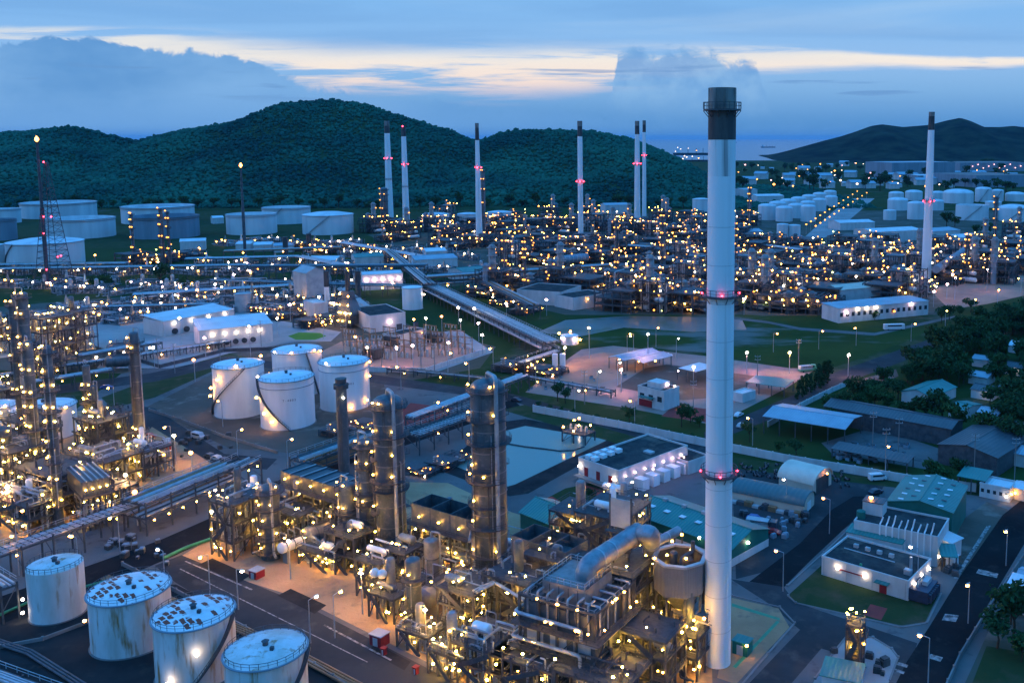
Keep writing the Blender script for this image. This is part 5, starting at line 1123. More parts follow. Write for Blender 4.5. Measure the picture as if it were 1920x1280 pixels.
pipe_rack(G(806, 560), G(728, 490), 9, 9, 'far pipe bridge continuing uphill from the sloping bridge', 7, seed=13, lamps=4, bays=20, lr=.6, rails=False, rmax=.6)
pipe_rack(G(1180, 480), G(1330, 492), 8, 9, 'far pipe bridge behind the tallest chimney', 6, seed=14, lamps=4, lr=.6, rails=False, rmax=.6, bays=14)
pipe_rack(G(1400, 475), G(1500, 490), 8, 9, 'far pale pipe bridge right of the tallest chimney', 6, seed=15, lamps=3, lr=.6, rails=False, rmax=.6, bays=12)
pipe_rack(G(100, 598), G(410, 590), 6, 6, 'pipe bridge at the rear of the west yard', 6, seed=16, lamps=6, bays=22, lr=.45, kind='p', rails=False)
pipe_rack(G(-60, 725), G(430, 650), 4, 2.6, 'low dark pipe run along the left road', 5, seed=17, lamps=5, bays=36, lr=.35, rails=False)
pipe_rack(G(-60, 760), G(210, 715), 5, 5, 'pipe bridge behind the pale left tanks', 6, seed=18, lamps=4, rails=False)
pipe_rack(G(-100, 1285), G(175, 1392), 3.2, 5.5, 'pale railed pipe bridge in the bottom left corner', 5, seed=19, lamps=1, pm=galv)
pipe_rack(G(-60, 1110), G(22, 1165), 3, 7.5, 'short blue pipe portal at the left edge by the smallest tank', 3, seed=20, lamps=2, pm=galv, bays=2)
pipe_run(((306, 1046, .5), (350, 1025, .5), (415, 1003, .5)), .4, 'green pipe lying beside the left road', 1, m=greenp, supports=False)
pipe_run(((-30, 1165, .5), (60, 1125, .5), (250, 1075, .5)), .3, 'green pipe running behind the bottom-left tanks', 1, m=greenp, supports=False)
pipe_run(((450, 1185, .7), (560, 1235, .7), (700, 1310, .7)), .22, 'bundle of brown pipes beside the front road', 4, gap=.5, m=copper, supports=False)
pipe_run(((190, 1085, .6), (260, 1105, .6), (330, 1135, .6), (450, 1185, .6)), .2, 'bundle of thin brown pipes behind the rust-roofed tanks', 4, gap=.5, m=copper, supports=False)
pipe_run(((-40, 1195, .6), (50, 1225, .6), (215, 1330, .6)), .22, 'dark pipes crossing the tank bund', 3, gap=.5, m=steel, supports=False)
# ------------------------------------------------------------------ buildings, right foreground
t, w, d, h = building((1540, 1076.5), (1702.5, 1126), (1737, 1047), h=4.1, label='white flat-roofed building with a red door, nearest on the right', doors=((w_ := 4.6, 1.7, 2.3, redp),), lamps=(), name='office_building')
for x in (-.47, -.2, .1, .47): b = MB(); b.tube([(w * x, -d / 2 - .12, 0), (w * x, -d / 2 - .12, h)], .07, 6); b.build('downpipe', greyw, t)
for i in range(4): MB().box(-w * .3 + i * w * .14, d * .2, h + .06, 1.1, .8, .8).build('air_unit', greyw, t, smooth=False)
MB().box(-w * .1, d * .05, h + .06, w * .6, .25, .14).build('roof_conduit', galv, t, smooth=False)
MB().box(4.6, -d / 2 - .8, 2.7, 3.2, 1.7, .15).build('awning', grn, t, smooth=False)
lamp(t, -w * .30, -d / 2 - .35, 2.9, 'c', .42); lamp(t, .3, -d / 2 - .35, 2.9, 'c', .42)
for y in (-.3, .05, .35): lamp(t, w / 2 + .3, d * y, 3.0, 'c', .34)
b = MB(); b.tube([(w * .42, -d * .1, h), (w * .42, -d * .1, h + 3.4)], .35, 8); b.box(w * .42, -d * .22, h, 1.6, 1.2, 1.2); b.build('roof_vent', galv, t); b = MB(); b.box(-w * .06, -d * .42, h, .5, .5, .7); b.build('roof_box', greenp, t)
MB().box(-w * .16, -d / 2 - .12, 2.5, w * .34, .14, .25).build('conduit', redp, t, smooth=False)
c, ang, w2, d2 = corner((1600, 1029), (1757, 1063), (1783, 975), 7.0)
t, w, d, h = building((1600, 1029), (1757, 1063), (1783, 975), h=7.0, label='white hall with a comb of roof pipes, behind the nearest white building', name='workshop_hall', lamps=((.51, -.2, .6, 'c'), (.51, -.45, .35, 'c')))
for i in range(9):
    x = -w * .18 + i * w * .075; b = MB(); b.pipe([(x, -d / 2 - .25, 2.5), (x, -d / 2 - .25, h + .9), (x, -d / 2 + .9, h + 1.0), (x + .4, -d / 2 + 1.0, h + 2.2 + (i % 3) * .5)], .18, 7); b.build('vent_pipe', wht, t)
b = MB(); b.box(-w * .36, d * .15, h, 5, 4, 3.2); b.build('roof_room', wall, t, smooth=False); MB().box(-w * .36, d * .15, h + 3.2, 5.3, 4.3, .2).build('roof_room_roof', drk, t, smooth=False)
lamp(t, -w * .40, d * .1, h + 3.9, 'o', .5); MB().lathe([(1.1, 0), (1.1, 1.8), (.2, 2.2)], 14).build('water_tank', grnwall, t).location = (-w * .46, -d * .25, h)
building((1586, 1032), (1690, 1057), None, h=4.8, depth=4.2, roof='mono', rise=.5, rm=grn, label='green lean-to roof between the two white buildings', name='lean_to', wm=wall, ov=.2)
t, w, d, h = building((1663, 998), (1783, 1022), (1832, 924), h=8.4, zc=8.4, roof='gable', ridge=1, rise=1.6, rm=grnx, wm=grnwall, label='wide hall with a green sheet roof and rows of skylights, right', name='industrial_hall', depth=20)
for i in range(10):
    for s in (-1, 1):
        x = s * w * (.12 if i % 2 else .3); y = -d / 2 + d * (i + .5) / 10; z = h + 1.6 * (1 - abs(x) / (w / 2)) + .2; MB().box(x, y, z, 1.7, .8, .06).build('skylight', wht if (i + s) % 3 else drk, t, smooth=False)
building((1782, 1050), (1802, 1040), None, h=4.2, depth=10, roof='mono', rise=.9, rm=wroof, label='pale sheet-roofed annex at the right side of the green hall', name='annex')
building((1766, 1070), (1792, 1072), None, h=3.6, depth=5, roof='mono', rise=.7, rm=grn, label='small green canopy roof below the pale annex', name='annex', openside=True)
b = MB(); c = G(1730, 1118); t = thing('transformer', 'dark blue-black transformer block by the nearest white building', 'transformer', c, rad(56)); b.box(0, 0, .3, 7, 4.4, 2.6); [b.box(-3 + i, -2.5, .6, .5, .7, 1.9) for i in range(7)]; b.build('tank', mat('transformer_paint', (.03, .045, .085), (.02, .03, .05), .6, .4), t, smooth=False)
b = MB(); [b.lathe([(.25, 2.9), (.3, 3.3), (.12, 4.2)], 8, x, .6) for x in (-2, -.7, .7, 2)]; b.build('bushing', greyw, t); b = MB(); b.box(1, -.5, 2.9, 3, 1.2, .9); b.build('conservator', greyw, t)
for i, (px, py, cc, lab) in enumerate(((1785, 1060, wht, 'white boxy genset on a trailer beside the workshop yard'), (1775, 1040, steel, 'dark compressor unit in the workshop yard'), (1790, 1030, redp, 'red fire-water cabinet by the workshop yard'))):
    plant_box(px, py, 3.4, 2.0, 2.2, lab, cc, rot=rad(56))
t, w, d, h = building((1836, 930), (1893, 942), None, h=3.6, depth=7, label='low white gatehouse with a flat pale roof at the right', windows=5, rm=wroof, name='gatehouse', lamps=((.55, -.5, .7, 'w'), (.4, -.6, .5, 'c')))
building((1796, 920), (1845, 930), None, h=4.4, depth=8, roof='mono', rise=.4, rm=grn, openside=True, label='green carport roof next to the white gatehouse', name='carport')
building((1900, 935), (1940, 945), None, h=3.4, depth=6, roof='gable', rm=wroof, label='small white hut behind the gatehouse, at the right edge', name='hut', lamps=((-.4, -.6, .6, 'w'),))
building((1882, 1142), (1940, 1158), None, h=4.0, depth=8, roof='mono', rise=.8, rm=wroof, label='pale sloping sheet roof at the right edge below the road', name='shed')
building((1905, 1110), (1950, 1122), None, h=3.4, depth=6, roof='gable', rm=blur, label='blue-grey roof hut at the right edge above the pale shed', name='shed')
building((1540, 1300), (1610, 1315), None, h=3.6, depth=5, roof='mono', rise=.6, rm=grn, label='teal-roofed shelter at the bottom edge near the gravel pad', name='shelter')
# depot
t, w, d, h = building((1460, 912), (1524, 929), (1558, 886), h=3.0, zc=3.0, roof='barrel', rise=3.1, rm=mat('cream_sheet', (.62, .54, .44), (.52, .45, .37), .2, .6), wm=beige, label='cream barrel-roofed shelter with an open dark end, in the depot', name='barrel_shelter', depth=11); MB().box(w / 2 + .05, 0, 0, .1, d * .66, 4.2).build('opening_shade_panel', blk, t, smooth=False); lamp(t, w / 2 + 1.2, .5, 5.0, 'o', .3)  # black panel paints the unlit inside of the open end
t, w, d, h = building((1372, 938), (1506, 966), None, h=2.6, depth=8.5, roof='barrel', rise=2.2, rm=dgrn, wm=beige, label='long dark green barrel-roofed store right of the tallest chimney', name='barrel_store', windows=0); MB().box(w / 2 + .05, 0, 0, .1, 3, 2.4).build('door', wht, t, smooth=False)
for i in range(9): MB().box(-w / 2 + 1 + i * w / 9, -d / 2 - 1.2, 0, 2.2, 1.4, .7 + .3 * (i % 3)).build('stacked_crates', (greyw, steel, copper)[i % 3], t, smooth=False)
t, w, d, h = building((1186, 992), (1372, 1062), (1423, 1020), h=4.4, zc=4.4, roof='gable', rise=2.2, rm=grn, wm=grnwall, label='long green gabled hall passing behind the tallest chimney', name='long_hall', depth=15); [MB().box(-w * .4 + i * w * .16, -d * .22, h + 1.4, 1.6, 1.6, .16).build('skylight', wht, t, smooth=False) for i in range(6)]; [MB().box(-w * .35 + i * w * .2, 0, h + 2.25, 1.2, .9, .7).build('ridge_vent', galv, t, smooth=False) for i in range(4)]; MB().box(0, 0, 0, w + .12, d + .12, 1.9).build('base_wall', wall, t, smooth=False); lamp(t, w * .51, -d * .1, h * .9, 'c', .4); lamp(t, w * .2, -d * .52, h, 'c', .35); lamp(t, 0, -d * .52, h, 'w', .35)
t, w, d, h = building((976, 1002), (1048, 1033), (1077, 1000), h=6.0, zc=6.0, roof='gable', ridge=0, rise=2.2, rm=grn, wm=grnwall, label='small green gabled shed behind the air coolers', name='gabled_shed', depth=11)
t, w, d, h = building((1085, 898), (1160, 925), (1285, 836), h=6.2, zc=6.2, label='white control building with a flat roof and rooftop air units, by the pond', name='control_building', parapet=.6)
MB().box(0, -d / 2 - 1, 1.6, w, 2, .2).build('gallery', conc, t, smooth=False)
for x in (-.3, 0, .3): MB().box(w * x, -d / 2 - .05, 1.8, 1.5, .1, 2.6).build('door', redp, t, smooth=False)
for i in range(8): MB().box(-w * .38 + (i % 2) * 2.6, -d * .42 + (i // 2) * 3.2, h + .05, 1.8, 1.8, 1.1).build('air_unit', wht, t, smooth=False)
MB().box(w * .2, d * .1, h + .05, 3, 2, .5).build('roof_hatch', greyw, t, smooth=False)
for i in range(5): b = MB(); x = w / 2 + 2.2; y = -d * .26 + i * d * .15; b.box(x, y, 0, 3.6, d * .09, 3.2); b.build('cooling_unit', wht, t, smooth=False)
lamp(t, w / 2 + 5, -d * .2, 6, 'P', .1); lamp(t, w / 2 + 5, d * .25, 6, 'P', .1)  # bare floodlights added off the end wall to brighten it
for i in range(7): lamp(t, w / 2 + .45, -d * .42 + i * d * .135, 4.6, 'p', .2)
lamp(t, -w * .45, -d / 2 - .5, 4.4, 'c', .4); lamp(t, w * .4, -d / 2 - .5, 4.0, 'c', .35)
building((1240, 872), (1290, 890), None, h=3.6, depth=9, label='small white annex beside the control building', name='annex', lamps=((-.2, -.55, .8, 'p'), (.3, -.55, .8, 'p')))
# sheds beyond the boundary wall
t, w, d, h = building((1432, 812), (1583, 838), (1610, 774), h=6, zc=6, roof='gable', rise=1.3, rm=blur, openside=True, label='open shed with a pale blue-grey roof beyond the boundary wall', name='open_shed', depth=17)
t, w, d, h = building((1545, 792), (1782, 838), None, h=6, depth=12, roof='gable', rise=1.3, rm=drk, wm=steel, label='very long dark-roofed shed beyond the boundary wall', name='long_shed')
t, w, d, h = building((1758, 868), (1868, 895), None, h=6, depth=26, roof='gable', rise=1.8, rm=drk, wm=steel, ridge=1, label='broad dark-roofed barn at the right, beyond the boundary wall', name='barn')
building((1880, 868), (1935, 880), None, h=4, depth=9, roof='gable', rm=blur, label='blue-roofed house at the right edge beside the dark barn', name='house')
building((1560, 858), (1700, 886), None, h=3, depth=6, roof='mono', rise=.5, rm=drk, openside=True, label='low dark lean-to filled with pallets behind the boundary wall', name='lean_to')
t, w, d, h = building((1690, 752), (1745, 764), (1778, 730), h=4, zc=4, roof='gable', ridge=1, rise=1.8, rm=grn, label='house with a bright green gabled roof among the trees', name='house', depth=20)
hs = 'houses among the trees at the right'
for px, py, px2, py2, dp, rm_, lab in ((1778, 780, 1805, 787, 12, grn, 'bright green low roof right of the green gabled house'), (1832, 790, 1868, 797, 9, blur, 'pale blue roof right of the bright green low roof'), (1820, 745, 1860, 752, 10, drk, 'dark gabled house below the lit village lamp'), (1868, 745, 1905, 752, 10, drk, 'dark gabled house farther right in the village'), (1815, 718, 1850, 724, 9, blur, 'grey-roofed house among the village trees'), (1880, 700, 1915, 706, 9, drk, 'dark house by the right edge among the trees'), (1822, 686, 1850, 690, 9, blur, 'small grey-roofed house higher in the village trees'), (1890, 660, 1925, 665, 10, wroof, 'white-roofed house at the right edge beyond the road'), (1888, 602, 1930, 606, 14, wroof, 'long white roof far up the road at the right edge'), (1850, 845, 1890, 853, 8, blur, 'blue-roofed house above the dark barn'), (1900, 820, 1935, 826, 9, drk, 'dark-roofed house at the right edge above the barn')):
    building((px, py), (px2, py2), None, h=3.4, depth=dp, roof='gable', rm=rm_, label=lab, group=hs, name='house', lamps=((.2, -.6, .8, 'c'),) if px in (1820, 1868, 1880) else ())
# ------------------------------------------------------------------ loading yard, west yard, far buildings
t, w, d, h = building((1196, 758), (1245, 770), (1265, 745), h=7, zc=7, label='white two-storey building with a green awning at the lit loading yard', name='office_building', windows=3, lamps=((.3, .1, 1.2, 'p'), (.5, .2, 1.15, 'c')), depth=9); MB().box(-w * .1, -d / 2 - 1, h * .55, w * .5, 2.2, .2).build('awning', grn, t, smooth=False); MB().box(0, 0, h + .1, w * .5, d * .6, 2.2).build('penthouse', wall, t, smooth=False); MB().box(-w * .2, -d / 2 - .05, 0, w * .5, .12, 2.6).build('door', redp, t, smooth=False)
building((1142, 690), (1170, 697), None, h=5, depth=22, roof='gable', ridge=1, rise=1, rm=blur, openside=True, label='open loading shelter with a pale sloping roof, left one', name='loading_shelter', lamps=((-.3, -.3, .7, 'w'), (.2, .1, .7, 'w')))
building((1176, 695), (1206, 702), None, h=5, depth=18, roof='gable', ridge=1, rise=1, rm=blur, openside=True, label='open loading shelter with a pale sloping roof, right one', name='loading_shelter', lamps=((-.3, -.2, .7, 'w'), (.2, .1, .7, 'w')))
building((1270, 712), (1305, 720), None, h=5, depth=14, roof='flat', rm=wroof, openside=True, parapet=0, label='flat white canopy in the lit loading yard, left of the chimney', name='canopy', lamps=((-.7, -.3, .6, 'p'),))
building((1372, 750), (1392, 755), None, h=3, depth=8, roof='flat', rm=wroof, label='small white hut just right of the tallest chimney in the yard', name='hut')
building((1400, 735), (1470, 745), None, h=4, depth=10, roof='mono', rise=.5, rm=grn, openside=True, label='long teal canopy between the chimney and the public road', name='canopy')
wb = dict(wm=wall)
t, w, d, h = building((375, 655), (512, 640), None, h=9, depth=22, roof='mono', rise=1.8, rm=wroof, label='long white hall with floodlit front and a row of fans, west yard', name='equipment_hall', **wb)
for i in range(5): lamp(t, -w * .32 + i * w * .16, -d / 2 - .7, h * .72, 'c', .5)
for i in range(6): b = MB(); b.tube([(-w * .38 + i * w * .12, -d / 2 - .9, 2.2), (-w * .38 + i * w * .12, -d / 2 - .1, 2.2)], 1.3, 12); b.build('fan_unit', blk, t)
t, w, d, h = building((308, 632), (440, 607), None, h=8, depth=18, roof='mono', rise=1.4, rm=wroof, label='white hall with a floodlit wall, behind the long fan-lined hall', name='equipment_hall', **wb)
for i in range(4): lamp(t, -w * .36 + i * w * .24, -d / 2 - .7, h * .8, 'c', .5)
for i in range(2): b = MB(); b.tube([(-w * .36 + i * w * .16, -d / 2 - .9, 2.2), (-w * .36 + i * w * .16, -d / 2 - .1, 2.2)], 1.5, 12); b.build('fan_unit', blk, t)
t, w, d, h = building((694, 624), (761, 616), None, h=8.5, depth=30, rm=flatr, label='white flat-roofed building beside the substation with a pink floodlight', name='switch_building', doors=((6, 3, 3, drk), (15, 3, 3, drk)), **wb); lamp(t, w * .05, -d / 2 - .8, h * .55, 'p', .7)
t, w, d, h = building((742, 650), (800, 636), None, h=5, depth=9, rm=flatr, label='low white wall-like building at the edge of the substation', name='switch_building', lamps=((.3, -.6, .8, 'o'),), **wb)
t, w, d, h = building((576, 571), (612, 566), None, h=19, depth=16, roof='gable', ridge=1, rise=3, rm=greyw, wm=greyw, label='tall grey gabled house like a hopper, in the west yard', name='hopper_house')
building((570, 590), (590, 597), None, h=8, depth=8, rm=wall, label='small white tower-like building below the grey gabled house', name='pump_house')
for i, (px, py, pt, lab) in enumerate(((614, 578, 508, 'short dark-topped white stack beside the grey gabled house'), (672, 560, 508, 'short dark stack left of the pink-lit hall'), (580, 470, 438, 'short far dark stack above the pipe bridges'), (536, 480, 444, 'shorter far dark stack left of its twin'))):
    chimney(px, py, pt, 10, 9, lab, dark=pt + (py - pt) * .42, m=wht if i == 0 else steel, name_='x') if False else chimney(px, py, pt, 10, 9, lab, dark=pt + (py - pt) * .42, m=wht if i == 0 else steel)
t, w, d, h = building((680, 545), (756, 541), None, h=10, depth=18, rm=wroof, label='hall lit by a row of pink floodlights behind the slant-sided heater', name='compressor_hall', **wb)
for i in range(5): lamp(t, -w * .4 + i * w * .2, -d / 2 - .8, h * .7, 'p', .75)
fbn = 'low buildings in the far middle distance'
t, w, d, h = building((1052, 574), (1090, 560), None, h=8, depth=30, rm=flatr, label='white flat-roofed building standing before the dense refinery lights, rear one', name='substation_building', **wb)
t, w, d, h = building((1075, 582), (1138, 572), None, h=7, depth=18, rm=flatr, label='white flat-roofed building at the field edge, front one with a lamp', name='substation_building', lamps=((-.1, -.55, .8, 'w'), (.3, -.55, .3, 'o')), **wb)
t, w, d, h = building((1572, 606), (1740, 590), None, h=8, depth=16, rm=blur, roof='mono', rise=.6, label='very long white building with a lit end, at the far side of the field', name='long_building', lamps=((-.42, -.55, .7, 'p'), (-.3, -.55, .9, 'c'), (-.2, -.55, .9, 'c'), (-.1, -.55, .9, 'c'), (.3, -.55, .9, 'p'), (.1, -.55, .5, 'w')), lr=.7, windows=16, **wb)
building((1575, 575), (1650, 567), None, h=10, depth=18, roof='gable', rise=1.6, rm=beige, wm=greyw, label='beige-roofed hall right behind the very long white building', name='hall')
for px, py, px2, py2, dp, hh, rm_, lab in ((575, 505, 628, 505, 24, 7, wroof, 'pale hall on the left grassland beyond the pipe bridges'), (666, 500, 720, 497, 22, 7, grn, 'white hall with teal roof left of the pipe bridge uphill end'), (780, 505, 858, 500, 26, 7, blur, 'long blue-roofed hall below the third far chimney'), (800, 488, 838, 486, 20, 7, wroof, 'pale hall behind the long blue-roofed one'), (870, 530, 930, 524, 26, 7, grn, 'teal-roofed hall right of the pipe bridge crossing'), (442, 470, 470, 470, 14, 6, wroof, 'small white building left of a lamp on the grassland'), (476, 472, 510, 471, 14, 6, wroof, 'white building in the middle of a short row'), (515, 474, 552, 472, 14, 6, blur, 'blue-roofed building at the end of a short row'), (338, 470, 386, 468, 14, 8, wroof, 'grey hall beside the small lamp-lit unit on the left'), (400, 420, 420, 419, 14, 7, wroof, 'tiny lit building between the large oil tanks'), (1395, 450, 1430, 449, 24, 8, blur, 'grey hall just right of the tallest chimney'), (1575, 432, 1640, 430, 28, 8, wroof, 'long pale roof above the refinery lights'), (1640, 455, 1730, 450, 34, 10, wroof, 'wide pale hall left of the slim white chimney'), (1745, 452, 1800, 448, 30, 9, blur, 'pale blue hall right of the slim white chimney'), (1800, 462, 1840, 459, 24, 8, wroof, 'pale low hall far right in the refinery'), (1135, 402, 1180, 401, 30, 12, blur, 'blue hall under the hill right of the straight chimney'), (1395, 372, 1420, 371, 40, 14, greyw, 'grey box building right of the tallest chimney, far back'), (1420, 380, 1470, 379, 40, 10, wroof, 'pale-roofed store before the receding tank row')):
    building((px, py), (px2, py2), None, h=hh, depth=dp, roof='gable', rise=1.8, rm=rm_, label=lab, group=fbn, name='hall', **wb)
for px, py, px2, py2, dp, hh, rm_, lab in ((1672, 334, 1790, 332, 120, 38, blur, 'huge pale warehouse block below the right-hand hill'), (1800, 322, 1925, 321, 160, 26, drk, 'far flat warehouse with small pink lights, right edge'), (1830, 352, 1940, 350, 160, 24, drk, 'dark blue flat warehouse at the right edge'), (1720, 345, 1765, 345, 80, 18, wroof, 'small pale warehouse in front of the huge block')):
    t, w, d, h = building((px, py), (px2, py2), None, h=hh, depth=dp, roof='flat', rm=rm_, wm=tankg, label=lab, name='warehouse')
    if px == 1800: [lamp(t, -w * .4 + i * w * .08, -d / 2 - 2, h * (.4 + .2 * (i % 3)), 'p', 1.5) for i in range(11)]

# ------------------------------------------------------------------ substation
c = G(745, 660); k = 0
rn = random.Random(5)
for i in range(6):
    for j in range(3):
        px, py = 655 + i * 38 + j * 14, 650 + j * 13 - i * 2.0
        if px > 880: continue
        t = thing('gantry', f'{("rear", "middle", "front")[j]} row steel gantry, {("first", "second", "third", "fourth", "fifth", "sixth")[i]} from the left in the pink-lit substation', 'gantry', G(px, py), TH, 'gantries of the substation')
        b = MB(); [b.beam((x, 0, 0), (x, 0, 9), .25) for x in (-4, 0, 4)]; b.beam((-4, 0, 8.6), (4, 0, 8.6), .3); b.beam((-4, 0, 5.5), (4, 0, 5.5), .22); b.beam((-4, 0, 0), (0, 0, 5.5), .12); b.build('frame', copper, t)
        b = MB(); [b.lathe([(.2, 6.9), (.28, 7.2), (.2, 7.5), (.28, 7.8), (.1, 8.4)], 6, x, 0) for x in (-3, -1, 1, 3)]; b.beam((-3, 0, 8.4), (3, 0, 8.4), .1); b.build('insulator', greyw, t); [MB().box(x, 1.5, 0, .8, .8, 2.4 + (i % 2)).build('switch_box', greyw, t) for x in (-3, 0, 3)]
for px, py, lab in ((735, 648, 'dark transformer at the rear left of the substation'), (815, 642, 'dark transformer at the rear right of the substation'), (700, 672, 'dark transformer in the front left of the substation')):
    t = thing('transformer', lab, 'transformer', G(px, py), TH); b = MB(); b.box(0, 0, .4, 7, 5, 4.4); [b.box(-3 + i, -3, .8, .5, 1.2, 3.4) for i in range(7)]; b.build('tank', blk, t, smooth=False); b = MB(); [b.lathe([(.3, 4.8), (.35, 5.4), (.14, 7)], 7, x, 0) for x in (-2, 0, 2)]; b.build('bushing', greyw, t)
def lamp_post(px, py, h, kind, r, label, name='lamp_post', group=None, n=1, cat='lamp post'):
    key = (kind, h, r, n, name)
    if key in SL: return dup(SL[key], G(px, py), 0, label, group)
    t = thing(name, label, cat, G(px, py), 0, group); b = MB(); b.tube([(0, 0, 0), (0, 0, h)], [.16, .1], 6); b.beam((-.6, 0, h), (.6, 0, h), .14); b.build('pole', galv, t)
    for i in range(n): lamp(t, (i - (n - 1) / 2) * 1.2, -.3, h + .2, kind, r)
    SL[key] = t; return t
fl = 'floodlight posts of the substation and the west yard'
for px, py, kd, lab in ((775, 686, 'p', 'pink-white floodlight post at the front of the substation'), (842, 680, 'p', 'pink-white floodlight post at the front right of the substation'), (668, 668, 'o', 'amber floodlight post at the left end of the substation'), (777, 632, 'o', 'amber floodlight post behind the low substation building'), (829, 626, 'o', 'amber floodlight post where the path bends by the substation'), (607, 637, 'o', 'amber floodlight post by the oval lawn'), (522, 630, 'c', 'white floodlight post left of the oval lawn'), (290, 690, 'p', 'pink-white floodlight post on the pale yard'), (386, 670, 'p', 'pink-white floodlight post before the fan-lined hall'), (366, 715, 'o', 'amber floodlight post by the left road'), (372, 572, 'o', 'flaring amber floodlight post at the rear of the west yard'), (405, 560, 'p', 'pink floodlight post beside the flaring amber one'), (545, 602, 'p', 'pink-white floodlight post among the west yard pumps'), (898, 640, 'p', 'white floodlight post right of the path by the sloping bridge'), (905, 664, 'p', 'white floodlight post at the pale path corner'), (860, 608, 'c', 'white twin floodlight post on the dark grass'), (890, 610, 'c', 'white floodlight post beside the twin one on the dark grass'), (1025, 592, 'p', 'pink floodlight post at the edge of the wet field'), (950, 600, 'p', 'bright pink-white floodlight post left of the field'), (1775, 560, 'p', 'bright pink floodlight post at the right edge of the refinery'), (1750, 575, 'p', 'pink floodlight post right of the long white building'), (1395, 590, 'p', 'pink floodlight post right of the tallest chimney by the field'), (1785, 540, 'p', 'pink floodlight post beyond the refinery corner'), (430, 515, 'p', 'pair of pink floodlights on the left grassland'), (440, 540, 'p', 'pink floodlight post above the west yard'), (20, 985, 'o', 'amber post on the sand at the left edge of the left plant'), (6, 940, 'o', 'amber post farther back on the sand at the left edge'), (258, 985, 'o', 'amber post where the two left pipe bridges meet'), (362, 905, 'o', 'amber post under the two-level pipe bridge'), (180, 500, 'o', 'amber post at the left, near the nearest big oil tank')):
    lamp_post(px, py, 9, kd, .75 if py < 620 else .6, lab, group=fl, n=1)
fg2 = 'floodlight masts added to warm the yards'  # masts added for their warm spill on the ground
for px, py, kd, lab in ((690, 690, 'O', 'added floodlight mast at the front left of the substation'), (745, 690, 'P', 'added floodlight mast at the front of the substation, near its middle'), (865, 655, 'P', 'added floodlight mast at the right side of the substation'), (800, 650, 'O', 'added floodlight mast at the back of the substation'), (650, 640, 'O', 'added floodlight mast at the rear left of the substation'), (1060, 690, 'O', 'added floodlight mast at the left of the loading yard'), (1105, 672, 'O', 'added floodlight mast by the loading shelters'), (1165, 735, 'P', 'added floodlight mast in front of the gravel square'), (1215, 685, 'P', 'added floodlight mast behind the gravel square'), (1300, 730, 'O', 'added floodlight mast left of the chimney in the loading yard'), (1400, 700, 'P', 'added floodlight mast right of the chimney in the loading yard'), (1480, 700, 'O', 'added floodlight mast at the road junction'), (1590, 705, 'P', 'added floodlight mast on the public road'), (1850, 545, 'P', 'added floodlight mast on the lit ground at the right edge'), (1790, 562, 'P', 'added floodlight mast left on the lit ground at the right edge'), (340, 650, 'P', 'added floodlight mast on the pale yard'), (470, 668, 'P', 'added floodlight mast before the fan-lined hall'), (600, 605, 'O', 'added floodlight mast among the west yard pumps'), (330, 870, 'O', 'added floodlight mast on the lit ground right of the left plant'), (240, 950, 'O', 'added floodlight mast behind the long blue pipe bridge'), (20, 975, 'O', 'added floodlight mast on the sand at the far left'), (545, 1085, 'O', 'added floodlight mast on the sand before the drums'), (680, 1150, 'O', 'added floodlight mast on the sand in the middle of the front'), (800, 1225, 'O', 'added floodlight mast on the sand near the front corner'), (400, 1025, 'O', 'added floodlight mast at the left tip of the sand yard'), (560, 800, 'O', 'added floodlight mast before the middle tanks')):
    lamp_post(px, py, 14 if py < 690 else 9, kd, .42 if py < 800 else .42 if px < 420 else .32, lab, name='added_flood_mast', cat='added floodlight mast', group=fg2)
